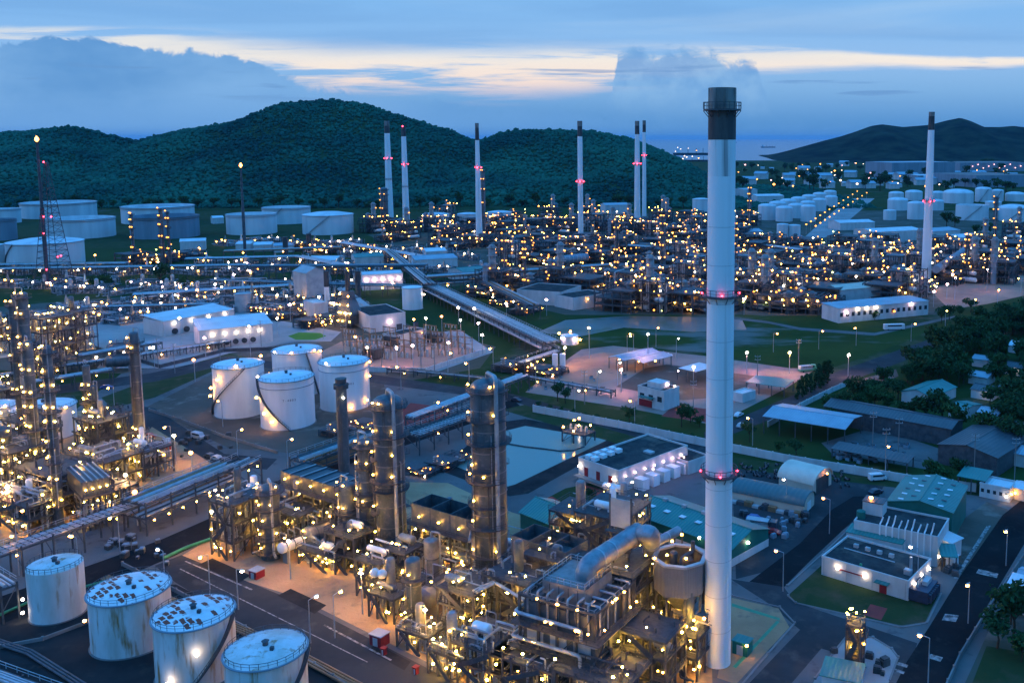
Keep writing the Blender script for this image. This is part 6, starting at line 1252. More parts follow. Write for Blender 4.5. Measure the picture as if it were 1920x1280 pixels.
# ------------------------------------------------------------------ street lights
sg = 'street lights along the plant roads'
st = [(1468, 1108, 'o', 'at the corner left of the nearest white building'), (1555, 1000, 'o', 'over the depot road'), (1720, 1100, 'c', 'dim one at the lawn'), (1815, 1168, 'w', 'on the right road below the white crossing mark'), (1886, 1060, 'w', 'on the right road beside the yard apron'), (1740, 1282, 'w', 'at the lower end of the right road'), (1474, 955, 'c', 'behind the long dark green store'), (1178, 968, 'c', 'left of the long green hall'), (310, 1105, 'c', 'at the bend of the front road'), (447, 1142, 'c', 'on the front road, nearest the rust-roofed tanks'), (394, 1112, 'w', 'on the front road by the white stripes'), (582, 1205, 'c', 'on the front road, two-headed, right of the rusty tanks'), (628, 1195, 'w', 'on the sand edge before the drums'), (148, 1078, 'w', 'by the smallest rusty tank'), (36, 1078, 'w', 'left of the smallest rusty tank'), (225, 1033, 'w', 'under the long blue pipe bridge'), (32, 1028, 'w', 'at the far left under the pipe bridge'), (835, 1190, 'w', 'by the lagged drum'), (395, 985, 'c', 'at the junction behind the process plant'), (540, 880, 'w', 'between the tanks and the pipe bridge'), (322, 850, 'w', 'on the road below the left lawn'), (215, 770, 'w', 'beside the left lawn'), (446, 860, 'w', 'on the road by the parked vehicles'), (418, 800, 'o', 'at the foot of the left middle tank'), (815, 800, 'w', 'on the road behind the lettered tank'), (752, 730, 'w', 'at the road by the dark pipe run'), (880, 720, 'w', 'on the road before the pond'), (925, 690, 'w', 'by the substation road bend'), (840, 700, 'w', 'at the dark hut by the substation'), (1005, 726, 'w', 'at the left corner of the loading yard'), (1120, 740, 'c', 'at the edge of the loading yard'), (1158, 722, 'c', 'in the middle of the loading yard'), (1190, 800, 'w', 'on the boundary road'), (1078, 776, 'c', 'on the boundary road near the pond'), (1411, 835, 'w', 'on the boundary road right of the tallest chimney'), (1660, 895, 'w', 'on the grass by the boundary wall'), (1450, 660, 'o', 'leftmost on the dark field by the public road'), (1535, 655, 'o', 'second on the dark field by the public road'), (1605, 648, 'o', 'third on the dark field by the public road'), (1708, 640, 'o', 'beside the public road at the tree edge'), (1772, 615, 'w', 'higher on the public road'), (1826, 592, 'w', 'on the public road at the bushes'), (1870, 572, 'w', 'far on the public road'), (1914, 548, 'w', 'farthest on the public road'), (1230, 650, 'o', 'single amber one on the marsh'), (1176, 665, 'w', 'at the corner of the loading yard field'), (1188, 662, 'w', 'beside the corner one of the loading yard field'), (1268, 672, 'c', 'on the path at the loading yard edge')]
for px, py, kd, wh in st: street_light(G(px, py), 9.0, rad(RN.choice((56, -124, -28, 152))), ('amber street light ' if kd == 'o' else 'white street light ' if kd == 'c' else 'warm street light ') + wh, kd, .36 if py > 750 else .45, group=sg)
# lit refinery road
for i in range(24):
    f = i / 23; lamp_post(1607 - f * 100 + (i % 2) * 22, 370 + f * 72, 10, 'w', .9, ('left' if i % 2 == 0 else 'right') + f' side lamp post {("first", "second", "third", "fourth", "fifth", "sixth", "seventh", "eighth", "ninth", "tenth", "eleventh", "twelfth")[i // 2]} from the far end of the straight refinery road', group='lamp posts of the straight refinery road')

# ------------------------------------------------------------------ dense refinery: prototypes, then copies along its rows
def unit(seed, w, d, H, ncol, nl, kind='w', lr=.62):
    rn = random.Random(seed); t = thing('process_unit', 'proto', 'process unit')
    lv = [H * f for f in (.3, .6, .95)]; frame_mesh(w, d, H, 4, 2, lv, .5).build('frame', steel, t)
    b = MB(); [b.box(0, 0, z + .3, w * 1.02, d * 1.02, .2) for z in lv[:2]]; b.box(-w * .2, 0, lv[2] + .3, w * .6, d, .2); b.build('deck', grate, t)
    for i in range(ncol):
        r = rn.uniform(1.0, 2.4); hh = H * rn.choice((.8, .9, 1.0, 1.1, 1.2, 1.9)); x, y = rn.uniform(-w * .48, w * .48), rn.uniform(-d * .4, d * .6)
        b = MB(); b.lathe([(r, 0), (r, hh), (r * .6, hh + r * .5), (.2, hh + r * .6)], 12, x, y); [b.ring(x, y, hh * f, r, r + 1.2, .25, n=10) for f in (.4, .62, .8, .97)]; b.build('column', rn.choice((shell, shell2, tankg, shell)), t)
        for f in (.42, .64, .82, .99):
            if rn.random() < .5: lamp(t, x + rn.uniform(-r, r), y - r - 1, hh * f + 1, kind, lr)
    for i in range(3):
        r = rn.uniform(1.0, 1.9); L = rn.uniform(5, 10); z = rn.choice((2.5, lv[0] + 2.3)); MB().hcyl((rn.uniform(-w / 2, 0), rn.uniform(-d * .6, 0), z), (0 + L, rn.uniform(-d * .6, 0), z), r, 10).build('drum', rn.choice((tankw, shell2, ductm)), t)
    tag(pipe_tangle(rn, w * 1.1, d * 1.2, .5, H, 26, .18, .42).build('pipework', rn.choice((pipem, galv, steel)), t), kind='stuff')
    for i in range(nl):
        z = rn.choice([0] + lv) + 2.2; lamp(t, rn.uniform(-w * .55, w * .55), -d / 2 - rn.uniform(.2, 1.5) if rn.random() < .7 else rn.uniform(-d / 2, d / 2), z, kind if rn.random() < .8 else rn.choice('cooy'), lr * rn.choice((.45, .6, .8, 1)))
    return t
PU = [unit(900 + i, *a) for i, a in enumerate(((26, 20, 12, 2, 10), (30, 22, 10, 3, 11), (22, 18, 16, 2, 9), (34, 20, 8, 1, 11), (24, 24, 13, 4, 8), (28, 18, 7, 2, 10), (20, 20, 19, 1, 9), (36, 24, 11, 3, 10)))]
used = set()
ordn = ('first', 'second', 'third', 'fourth', 'fifth', 'sixth', 'seventh', 'eighth', 'ninth', 'tenth', 'eleventh', 'twelfth', 'thirteenth', 'fourteenth', 'fifteenth', 'sixteenth', 'seventeenth', 'eighteenth')
rows = [('frontmost', 577, 1165, 1560, 34), ('second', 562, 1170, 1720, 42), ('third', 545, 930, 1740, 58), ('fourth', 527, 1140, 1900, 50), ('fifth', 510, 905, 1935, 62), ('sixth', 494, 900, 1940, 56), ('seventh', 478, 905, 1940, 62), ('eighth', 463, 840, 1940, 66), ('ninth', 449, 760, 1960, 62), ('tenth', 437, 700, 1450, 52), ('eleventh', 426, 800, 1420, 50), ('rearmost', 415, 830, 1420, 60)]
rn = random.Random(21)
skip = [(1000, 548, 1150, 590), (1560, 555, 1660, 600), (1560, 425, 1850, 462), (780, 470, 940, 520), (1395, 425, 1450, 452), (1410, 405, 1560, 450), (930, 500, 1140, 535)]
for rname, py, x0, x1, stp in rows:
    px = x0 + rn.uniform(0, 10); k = 0
    while px < x1:
        q = py + rn.uniform(-5, 5)
        if not any(a < px < c and b_ < q < d_ for a, b_, c, d_ in skip) and k < 18:
            i = rn.randrange(8); lab = f'lamp-lit process unit, {ordn[k]} from the left in the {rname} row of the refinery'; loc = G(px, q); ro = rad(rn.choice((-28, -28, 62, 152)) + rn.uniform(-3, 3)); g = 'lamp-lit process units of the dense refinery'
            if i in used: dup(PU[i], loc, ro, lab, g)
            else: PU[i].location = loc; PU[i].rotation_euler = (0, 0, ro); PU[i]['label'] = lab; PU[i]['group'] = g; used.add(i); children(PU[i])
            k += 1
        px += stp * rn.uniform(.75, 1.25)
for i, p in enumerate(PU):
    if i not in used: p.location = G(1500 + i * 10, 455); p['label'] = f'lamp-lit process unit, {ordn[i]} of a few spread in front of the receding tanks'
gl = 'small lamp-lit units outside the dense refinery'
for i, (px, py, lab) in enumerate(((255, 497, 'lamp-lit unit with thin columns below the grey-blue oil tank, left one'), (300, 492, 'lamp-lit unit with thin columns below the grey-blue oil tank, middle one'), (345, 486, 'lamp-lit unit with thin columns below the grey-blue oil tank, right one'), (500, 586, 'lamp-lit pump unit right of the small grey tank, west yard'), (535, 596, 'lamp-lit pump unit left of the grey gabled house'), (620, 600, 'lamp-lit unit right below the grey gabled house'), (585, 612, 'lamp-lit unit above the oval lawn'), (690, 472, 'lamp-lit unit at the foot of the leftmost far chimney, front'), (735, 452, 'lamp-lit unit at the foot of the leftmost far chimney, right'), (745, 492, 'lamp-lit unit beside the uphill pipe bridge end'), (570, 468, 'lamp-lit unit between two short far stacks'), (610, 474, 'lamp-lit unit right of the short far stacks'), (720, 425, 'lamp-lit unit directly under the leftmost far chimney'), (945, 572, 'lamp-lit unit left of the field, right of the sloping bridge'), (985, 586, 'lamp-lit unit at the field edge right of the sloping bridge'), (915, 556, 'lamp-lit unit close to the middle of the sloping bridge'), (965, 690, 'lamp-lit unit by the twin silos'), (1025, 700, 'lamp-lit unit under the twin silos'), (1925, 470, 'lamp-lit unit by the right edge of the refinery, rear'), (690, 800, 'lamp-lit valve unit at the foot of the right lettered tank'), (640, 810, 'lamp-lit valve unit behind the thin grey stack'), (790, 885, 'lamp-lit unit left of the pond, right of the second column'), (840, 870, 'lamp-lit unit at the left bank of the pond'), (-10, 600, 'lamp-lit unit at the left edge, rear'))):
    j = (0, 5, 3, 5, 3, 5)[i % 6]; s = .85 if py < 560 else .55 if py < 720 else .38; dup(PU[j], G(px, py), TH if i % 2 else rad(62), lab, gl, (s, s, s * (.7 if py > 560 else 1)))

def skid(seed, w, d, nl):
    rn = random.Random(seed); t = thing('pump_skid', 'proto', 'pump skid'); frame_mesh(w, d, 5, 3, 1, [2.4, 4.6], .4).build('frame', steel, t); b = MB(); b.box(0, 0, 0, w * 1.1, d * 1.15, .4); b.build('plinth', conc, t)
    for i in range(3):
        r = rn.uniform(.9, 1.8); x = -w / 2 + w * (i + .5) / 3
        if rn.random() < .6: MB().hcyl((x - 2, rn.uniform(-2, 2), .6 + r), (x + 2.5, rn.uniform(-2, 2), .6 + r), r, 10).build('drum', rn.choice((tankw, shell2, ductm, wht)), t)
        else: MB().lathe([(r, .4), (r, rn.uniform(4, 9)), (.2, 9.6)], 12, x, rn.uniform(-2, 2)).build('vessel', rn.choice((tankw, shell2, galv)), t)
    tag(pipe_tangle(rn, w * 1.3, d * 1.4, .4, 5.5, 26, .16, .4).build('pipework', rn.choice((pipem, galv)), t), kind='stuff')
    for i in range(nl): lamp(t, rn.uniform(-.55, .55) * w, -d / 2 - .4, rn.uniform(2.5, 6), rn.choice('cwwp'), .5)
    return t
PS = [skid(70 + i, *a) for i, a in enumerate(((18, 8, 3), (24, 8, 2), (14, 10, 4), (30, 6, 2), (20, 12, 3)))]; su = set(); rn = random.Random(44)
for rname, py, x0, x1, stp in (('rearmost', 458, 420, 700, 52), ('second', 470, 560, 860, 56), ('third', 483, 640, 900, 54), ('fourth', 497, 390, 780, 60), ('fifth', 512, 30, 960, 62), ('sixth', 536, 10, 790, 64), ('seventh', 552, 120, 600, 54), ('eighth', 566, 280, 700, 52), ('ninth', 582, 120, 660, 48), ('frontmost', 604, 160, 300, 46)):
    px = x0 + rn.uniform(0, 14); k = 0
    while px < x1 and k < 18:
        i = rn.randrange(5); lab = f'low pump skid, {ordn[k]} from left in the {rname} row of the west yards'; loc = G(px, py + rn.uniform(-4, 4)); ro = rad(rn.choice((-28, 62, 0, -28))); g = 'low pump skids of the west yards'
        if i in su: dup(PS[i], loc, ro, lab, g)
        else: PS[i].location = loc; PS[i].rotation_euler = (0, 0, ro); PS[i]['label'] = lab; PS[i]['group'] = g; su.add(i); children(PS[i])
        k += 1; px += stp * rn.uniform(.7, 1.4)
for j, (a, b_, ww, hh, lab) in enumerate((((350, 505), (560, 500), 9, 8, 'far pipe bridge on the grassland above the long one'), ((560, 500), (650, 520), 8, 8, 'short far pipe bridge bending down left of the pale hall'), ((-60, 516), (240, 512), 8, 7, 'far pipe bridge at the left edge below the nearest oil tank'), ((250, 572), (560, 552), 7, 6, 'pipe bridge crossing behind the floodlit halls'), ((400, 545), (790, 558), 7, 7, 'pipe bridge passing before the grey gabled house'), ((880, 535), (1000, 600), 8, 8, 'pipe bridge right of the sloping one, running down to the field'), ((640, 560), (690, 600), 6, 6, 'short pipe bridge right of the slant-sided heater'), ((150, 690), (300, 662), 5, 5, 'pipe bridge before the two dark drums'), ((420, 488), (640, 480), 8, 7, 'far pipe bridge below the short row of buildings'), ((640, 470), (800, 500), 8, 7, 'far pipe bridge running to the teal-roofed hall'))):
    pipe_rack(G(*a), G(*b_), ww, hh, lab, 7, seed=60 + j, lamps=3, bays=12, lr=.5, kind='c' if j % 2 else 'w', rails=False, rmin=.25, rmax=.6, pm=galv if j % 3 == 0 else None)
# refinery extras: big bent ducts and lone columns
for px, py, w, pt, lab in ((722, 430, 14, 352, 'stout grey column at the left foot of the leftmost far chimney'), (908, 445, 7, 318, 'thin dark column right behind the third far chimney'), (1157, 530, 7, 412, 'red-topped thin pole column in the middle of the refinery'), (1243, 520, 9, 404, 'dark thick column left of the tallest chimney in the refinery'), (948, 545, 8, 438, 'grey column left in the refinery before the lights'), (985, 560, 5, 455, 'thin pole column beside the grey one in the refinery'), (320, 500, 5, 396, 'thin column right of the grey-blue oil tank'), (307, 500, 7, 390, 'thicker thin column before the grey-blue oil tank'), (252, 495, 5, 400, 'thin column left of the grey-blue oil tank'), (1812, 520, 8, 440, 'pale column with a slanting duct right of the slim chimney'), (1865, 455, 8, 368, 'lamp-dotted column before the right-hand tanks'), (1380, 500, 5, 420, 'thin pale column just right of the tallest chimney'), (1405, 440, 6, 352, 'lamp-dotted column close right of the tallest chimney, far')):
    column(px, py, w, pt, lab, levels=(.3, .5, .7, .85, .98) if w > 4 else (), nl=2, seed=px, lr=.6, group='lone columns of the refinery', pipe=False)
duct(((1755, 505, 12), (1800, 475, 12), (1812, 466, 14)), 2.6, 'slanting duct right of the slim white chimney', m=tankg)
duct(((1040, 508, 4), (1042, 488, 12), (1100, 482, 12)), 3.0, 'bent blue duct in the left part of the refinery', m=tankg)

# ------------------------------------------------------------------ walls, fences, poles
def wall_run(pts, h, label, m, th=.3, name='boundary_wall', cat='wall', posts=5.0, base=None):
    P = [G(*p) for p in pts]; o = P[0].copy(); t = thing(name, label, cat, o); Q = [p - o for p in P]; b = MB(); pb = MB()
    for a, c in zip(Q, Q[1:]):
        b.beam(a + Vector((0, 0, h / 2)), c + Vector((0, 0, h / 2)), th, h); n = max(1, int((c - a).length / posts))
        for i in range(n): p = a.lerp(c, i / n); pb.box(p.x, p.y, 0, th + .14, th + .14, h + .18)
    b.build('wall_panel', m, t, smooth=False); pb.build('pillar', m, t, smooth=False); return t
wall_run(((1000, 772), (1160, 802), (1330, 838), (1480, 868), (1700, 905), (1830, 922)), 2.6, 'long pale boundary wall beside the boundary road', wall)
wall_run(((1440, 800), (1500, 765), (1560, 735), (1590, 722)), 2.0, 'short white wall below the public road', wall)
wall_run(((2000, 925), (1930, 1028), (1855, 1142), (1800, 1232), (1765, 1310)), 1.0, 'low pale wall along the right road', conc)
wall_run(((230, 1060), (330, 1110), (460, 1180), (590, 1250), (700, 1320)), .9, 'low concrete bund wall behind the rusty tanks', conc)
wall_run(((0, 1215), (80, 1200), (160, 1170), (240, 1140)), .7, 'low green bund wall between the first rusty tanks', conc)
wall_run(((280, 770), (340, 790), (420, 820), (520, 850)), 1.0, 'low soil-coloured bund wall before the middle tanks', conc)
wall_run(((620, 690), (700, 697), (798, 699), (910, 662)), 2.2, 'pale wall around the front of the substation', wall)
wall_run(((180, 655), (300, 690), (420, 660), (545, 655)), 1.6, 'dark fence along the front of the pale yard', steel, th=.1, name='fence', cat='fence')
wall_run(((200, 880), (290, 930), (390, 900)), .5, 'low kerb wall around the left sandy yard', conc)
for q, lab in ((((1478, 1117), (1492, 1130), (1690, 1176), (1738, 1168), (1765, 1112)), 'kerb around the lawn of the nearest white building'), (((1476, 1098), (1545, 1036), (1600, 985)), 'kerb along the depot road'), (((1372, 1116), (1462, 1138), (1490, 1168), (1440, 1225), (1385, 1290)), 'kerb around the pad right of the tallest chimney'), (((1528, 1272), (1562, 1224), (1588, 1192), (1637, 1195), (1672, 1216), (1684, 1232), (1668, 1275)), 'kerb around the gravel pad')):
    wall_run(q, .18, lab, conc, th=.35, name='kerb', cat='kerb', posts=999)
def pole(px, py, h, label, arms=2, lampk=None, group='utility poles'):
    key = ('pole', h, arms)
    if key in SL and not lampk: return dup(SL[key], G(px, py), 0, label, group)
    t = thing('utility_pole', label, 'utility pole', G(px, py), 0, group); b = MB(); b.tube([(0, 0, 0), (0, 0, h)], [.17, .12], 6); b.build('pole', conc, t)
    b = MB(); [b.beam((-1.2, 0, h - .5 - i * 1.3), (1.2, 0, h - .5 - i * 1.3), .14) for i in range(arms)]; [b.box(x, 0, h - .4 - i * 1.3, .14, .14, .4) for i in range(arms) for x in (-1, 0, 1)]; b.build('crossarm', galv, t)
    if not lampk: SL[key] = t
    return t
for px, py, lab in ((1826, 893, 'pale utility pole beside the dark barn, tallest on the right'), (1684, 858, 'pale utility pole in the storage yard'), (1636, 845, 'thin utility pole left in the storage yard'), (1497, 690, 'utility pole by the public road junction'), (1096, 758, 'utility pole at the left of the loading yard wall'), (1300, 778, 'utility pole left of the tallest chimney'), (1660, 880, 'utility pole near the boundary wall bend'), (1420, 725, 'utility pole right of the tallest chimney in the yard'), (1902, 900, 'utility pole at the gatehouse'), (716, 695, 'utility pole before the substation, left one'), (790, 700, 'utility pole before the substation, middle one'), (815, 698, 'utility pole before the substation, right one'), (490, 650, 'dark pole before the fan-lined hall'), (414, 690, 'dark pole left of the fan-lined hall'), (328, 700, 'dark pole on the pale yard'), (297, 690, 'dark pole behind the bare grey column'), (645, 660, 'dark pole at the left end of the substation'), (1918, 560, 'dark mast at the right edge by the road'), (1112, 392, 'red-tipped thin mast under the hill')):
    pole(px, py, 13, lab)
# ------------------------------------------------------------------ pond pump platform, boom
c = G(1085, 826); t = thing('pump_platform', 'lamp-crowded pump platform standing in the pond', 'platform', c, TH); deck(t, 9, 6, 3.2); frame_mesh(9, 6, 3.2, 2, 1, [3.0], .35).build('frame', steel, t)
b = MB(); [b.lathe([(.45, 3.4), (.45, 5.0), (.3, 5.4)], 10, x, 0) for x in (-3, -1, 1, 3)]; b.build('pump', greyw, t)
for x, y, z in ((-4, -3, 5), (-1, 2, 7), (2, -3, 6.4), (4, 1, 5.6), (0, -3, 4.2), (-3, 2, 6)): lamp(t, x, y, z, 'w', .36)
b = MB(); P = [G(*q) - G(950, 832) for q in ((950, 832), (985, 838), (1020, 842), (1050, 846), (1075, 845), (1095, 838))]; b.tube([p + Vector((0, 0, .15)) for p in P], .28, 7); o = b.build('floating_boom', blk); o.location = G(950, 832); tag(o, 'dark floating boom curving across the pond', 'boom')

# ------------------------------------------------------------------ lit skid at the lower right
process_module(G(1602, 1262), rad(-32), 2.6, 2.6, 10, (.35, .7, .98), 'lone lamp-lit steel tower on the gravel pad, lower right', 333, lamps=12, tangle=12, lr=.26, vessels=0, nx=1, ny=1)
column(1612, 1250, 9, 1185, 'slender column inside the lone steel tower, lower right', levels=(.6, .95), nl=1, seed=41, lr=.24)

# ------------------------------------------------------------------ vehicles
def car_proto(kind, col, label):
    m = mat('car_paint_' + kind, col, None, rough=.3); t = thing('parked_' + kind, label, kind)
    L, W, Hh = dict(car=(4.4, 1.8, 1.45), van=(5.2, 2.0, 2.2), bus=(11, 2.5, 3.1), truck=(8, 2.5, 3.0))[kind]
    b = MB(); f = .55 if kind == 'car' else .35
    P = dict(car=[(-.5, .25), (.5, .25), (.5, .52), (.3, .6), (.14, 1), (-.28, 1), (-.42, .62), (-.5, .58)], van=[(-.5, .2), (.5, .2), (.5, .5), (.34, .62), (.24, 1), (-.5, 1)], bus=[(-.5, .15), (.5, .15), (.5, 1), (-.5, 1)], truck=[(-.5, .2), (.5, .2), (.5, .9), (.28, .95), (.26, .35), (-.5, .35)])[kind]
    n = len(P); vs = [(x * L, s * W / 2 * (1 if z < .65 else .9), z * Hh) for s in (-1, 1) for x, z in P]; b.add(vs, [tuple(range(n)), tuple(range(2 * n - 1, n - 1, -1))] + [(i, n + i, n + (i + 1) % n, (i + 1) % n) for i in range(n)]); b.build('body', m, t, smooth=False)
    for s in (-1, 1): MB().box(0 if kind != 'car' else -.06 * L, s * W / 2 * .96, Hh * .64, L * (.36 if kind == 'car' else .7), .05, Hh * .24).build('side_window', glass, t, smooth=False)
    for x in (-.32, .32):
        for s in (-1, 1): MB().tube([(x * L, s * W * .42, .33), (x * L, s * W * .5, .33)], .33, 10).build('wheel', rubber, t)
    if kind == 'truck': MB().box(-.13 * L, 0, Hh * .4, L * .72, W * .98, Hh * .5).build('load', greyw, t, smooth=False)
    return t
VP = {}
def car(px, py, kind, colname, label, rot):
    cols = dict(white=(.6, .62, .63), dark=(.03, .04, .06), green=(.06, .3, .16), red=(.4, .03, .03), silver=(.35, .37, .39), blue=(.05, .09, .25))
    k = (kind, colname)
    if k in VP: return dup(VP[k], G(px, py), rad(rot), label)
    t = car_proto(kind, cols[colname], label); t.location = G(px, py); t.rotation_euler.z = rad(rot); VP[k] = t; return t
for a in ((968, 752, 'car', 'dark', 'dark car on the road left of the pond corner', -28), (1514, 696, 'truck', 'green', 'green truck at the public road junction', 20), (1676, 618, 'bus', 'white', 'white bus before the very long white building', 8), (200, 728, 'car', 'blue', 'dark blue car on the left road behind the thin column', 15), (372, 822, 'van', 'silver', 'pale van parked on the road by the bund', -28), (395, 858, 'car', 'dark', 'leftmost dark vehicle parked in the row by the bund road', -28), (408, 862, 'car', 'silver', 'silver vehicle parked beside the leftmost dark one', -28), (422, 866, 'car', 'dark', 'rightmost dark vehicle parked in the row by the bund road', -28), (314, 842, 'truck', 'red', 'red truck standing on the lit ground right of the bare column', -60), (1645, 900, 'van', 'white', 'white van parked on the grass near the boundary wall', 12), (1642, 925, 'car', 'dark', 'dark car at the corner of the green hall', 30), (1440, 985, 'car', 'dark', 'dark car left in the line behind the long green hall', -20), (1428, 992, 'truck', 'dark', 'dark truck in the line behind the long green hall', -20), (1415, 975, 'car', 'blue', 'blue car in the line behind the long green hall', -20), (1448, 1000, 'car', 'red', 'reddish car at the end of the line behind the long green hall', -20), (1252, 668, 'car', 'white', 'white car at the far edge of the loading yard', 10), (1385, 780, 'car', 'white', 'white car just right of the tallest chimney on the road', 56), (1390, 800, 'car', 'silver', 'silver car just below the white one by the chimney', 56), (280, 820, 'car', 'red', 'small red car on the lit ground right of the thin column', 10)): car(*a)
# depot: rows of motorcycles
t0 = None; rn = random.Random(3); mg_ = 'motorcycles parked in the depot'
for i in range(46):
    px, py = (1385 + rn.uniform(0, 82), 872 + rn.uniform(0, 26)) if i < 32 else (1548 + rn.uniform(0, 42), 885 + rn.uniform(0, 30))
    lab = 'dark motorcycle parked in the crowded depot behind the long barrel-roofed store' if i < 32 else 'dark motorcycle parked beside the cream barrel-roofed shelter'
    if t0 is None:
        t0 = thing('motorcycle', lab, 'motorcycle', G(px, py), 0, mg_)
        for x in (-.65, .65): MB().tube([(x, -.06, .32), (x, .06, .32)], .32, 12).build('wheel', rubber, t0)
        b = MB(); b.beam((-.6, 0, .35), (.5, 0, .75), .18, .3); b.beam((.65, 0, .32), (.45, 0, 1.05), .1); b.beam((.45, -.34, 1.05), (.45, .34, 1.05), .06); b.box(0, 0, .3, .5, .3, .4); b.build('body', mat('bike_paint', (.06, .07, .1), (.25, .26, .28), 1.2, .4), t0)
        MB().box(-.3, 0, .74, .75, .28, .12).build('seat', rubber, t0); children(t0)
    else: dup(t0, G(px, py), rn.uniform(0, 6.28), lab, mg_)

cp = None; rn = random.Random(17)
for reg, n, lab, g in (((1560, 1700, 835, 868), 40, 'pallet stack in the storage yard beyond the boundary wall', 'pallet stacks of the storage yard'), ((1380, 1520, 950, 985), 12, 'crate lying along the long dark green store', 'crates along the dark green store'), ((1430, 1500, 962, 1012), 12, 'scrap crate in the line behind the long green hall', 'scrap crates behind the green hall'), ((1765, 1800, 1020, 1080), 12, 'equipment crate in the small workshop yard', 'crates of the workshop yard'), ((1560, 1660, 1215, 1280), 10, 'small valve box on the gravel pad at the lower right', 'valve boxes on the gravel pad'), ((340, 440, 800, 870), 14, 'small crate on the lit ground right of the left plant', 'crates right of the left plant'), ((180, 330, 1005, 1060), 22, 'crate beside the long blue pipe bridge', 'crates beside the blue pipe bridge'), ((990, 1180, 700, 735), 10, 'crate standing in the lit loading yard', 'crates of the loading yard')):
    for i in range(n):
        x, y = rn.uniform(*reg[:2]), rn.uniform(*reg[2:]); s = rn.uniform(.5, 1.2)
        if cp is None or cp['group'] != g:
            cp = thing('crate', lab, 'crate', G(x, y), rn.uniform(0, 3), g); b = MB(); b.box(0, 0, .15, 1.6, 1.2, .9); [b.box(0, q, 0, 1.6, .15, .15) for q in (-.5, 0, .5)]; b.build('box', rn.choice((blk, steel, tankg)), cp, smooth=False); MB().box(.1, 0, 1.05, 1.3, 1.0, .3).build('load', (steel, tankg, blk)[len(g) % 3], cp, smooth=False); children(cp)
        else: dup(cp, G(x, y), rn.uniform(0, 3), lab, g, (s, s, s))
# ------------------------------------------------------------------ trees
TP = [tree_proto('broadleaf_tree', 9, 4.6, 1, leaf), tree_proto('broadleaf_tree', 11, 5.2, 2, leafd), tree_proto('broadleaf_tree', 7, 3.8, 3, leaf), tree_proto('broadleaf_tree', 13, 5.6, 4, leafd, 520)]
TPc = tree_proto('columnar_tree', 9, 1.5, 5, leafd, 260, tall=2.2)
for t in TP + [TPc]: children(t)
tu = set()
NM = {'clipped shrubs of the hedge row': 'clipped_shrub', 'thicket trees behind the dark sheds': 'thicket_tree', 'trees of the far town': 'town_tree', 'tree belt along the hill foot': 'woodland_tree'}  # thicket plants are small copies of the broadleaf trees
def tree(px, py, s, label, group, i=None, proto=None):
    i = RN.randrange(4) if i is None else i; p = proto or TP[i]; loc = G(px, py); ro = RN.uniform(0, 6.28)
    if p.name not in tu: tu.add(p.name); p.location = loc; p.rotation_euler.z = ro; p.scale = (s, s, s); p['label'] = label; p['group'] = group; return p
    o = dup(p, loc, ro, label, group, (s, s, s * RN.uniform(.85, 1.15)))
    if group in NM: o.name = NM[group]
    return o
for i in range(8): tree(1496 + i * 8, 748 - i * 4.2, (.8 if i < 5 else 1.25), f'{ordn[i]} slim columnar tree from the left in the row by the public road', 'row of slim columnar trees', proto=TPc)
wg = 'trees of the village grove at the right'
grove = []
rt = random.Random(8)
def inpoly(x, y, P):
    c = False; j = len(P) - 1
    for i in range(len(P)):
        if (P[i][1] > y) != (P[j][1] > y) and x < (P[j][0] - P[i][0]) * (y - P[i][1]) / (P[j][1] - P[i][1]) + P[i][0]: c = not c
        j = i
    return c
PG = [(1690, 700), (1740, 668), (1785, 645), (1820, 625), (1890, 600), (1960, 575), (1990, 700), (1960, 830), (1890, 800), (1800, 735), (1720, 722)]
tries = 0
while len(grove) < 190 and tries < 16000:
    tries += 1; x, y = rt.uniform(1690, 1990), rt.uniform(570, 830)
    md = 4.2 + (y - 570) * .03
    if any(a - 8 < x < b_ + 8 and c - 12 < y < c + 26 for a, b_, c in ((1690, 1780, 735), (1778, 1806, 765), (1832, 1870, 775), (1820, 1862, 735), (1868, 1906, 735), (1815, 1852, 704), (1880, 1916, 690), (1822, 1852, 676), (1890, 1930, 648))): continue
    if inpoly(x, y, PG) and all(abs(x - a) > md * 1.3 or abs(y - b_) > md * .55 for a, b_ in grove): grove.append((x, y))
for x, y in sorted(grove, key=lambda q: q[1]): tree(x, y, rt.uniform(.75, 1.15), 'dark round-crowned tree in the dense village grove right of the public road', wg)
for x, y in [(1545 + rt.uniform(0, 170), 0) for _ in range(34)]:
    y = 752 - (x - 1545) * .36 + rt.uniform(4, 50); tree(x, y, rt.uniform(.45, .8), 'low dark tree in the thicket between the clearing and the dark sheds', 'thicket trees behind the dark sheds')
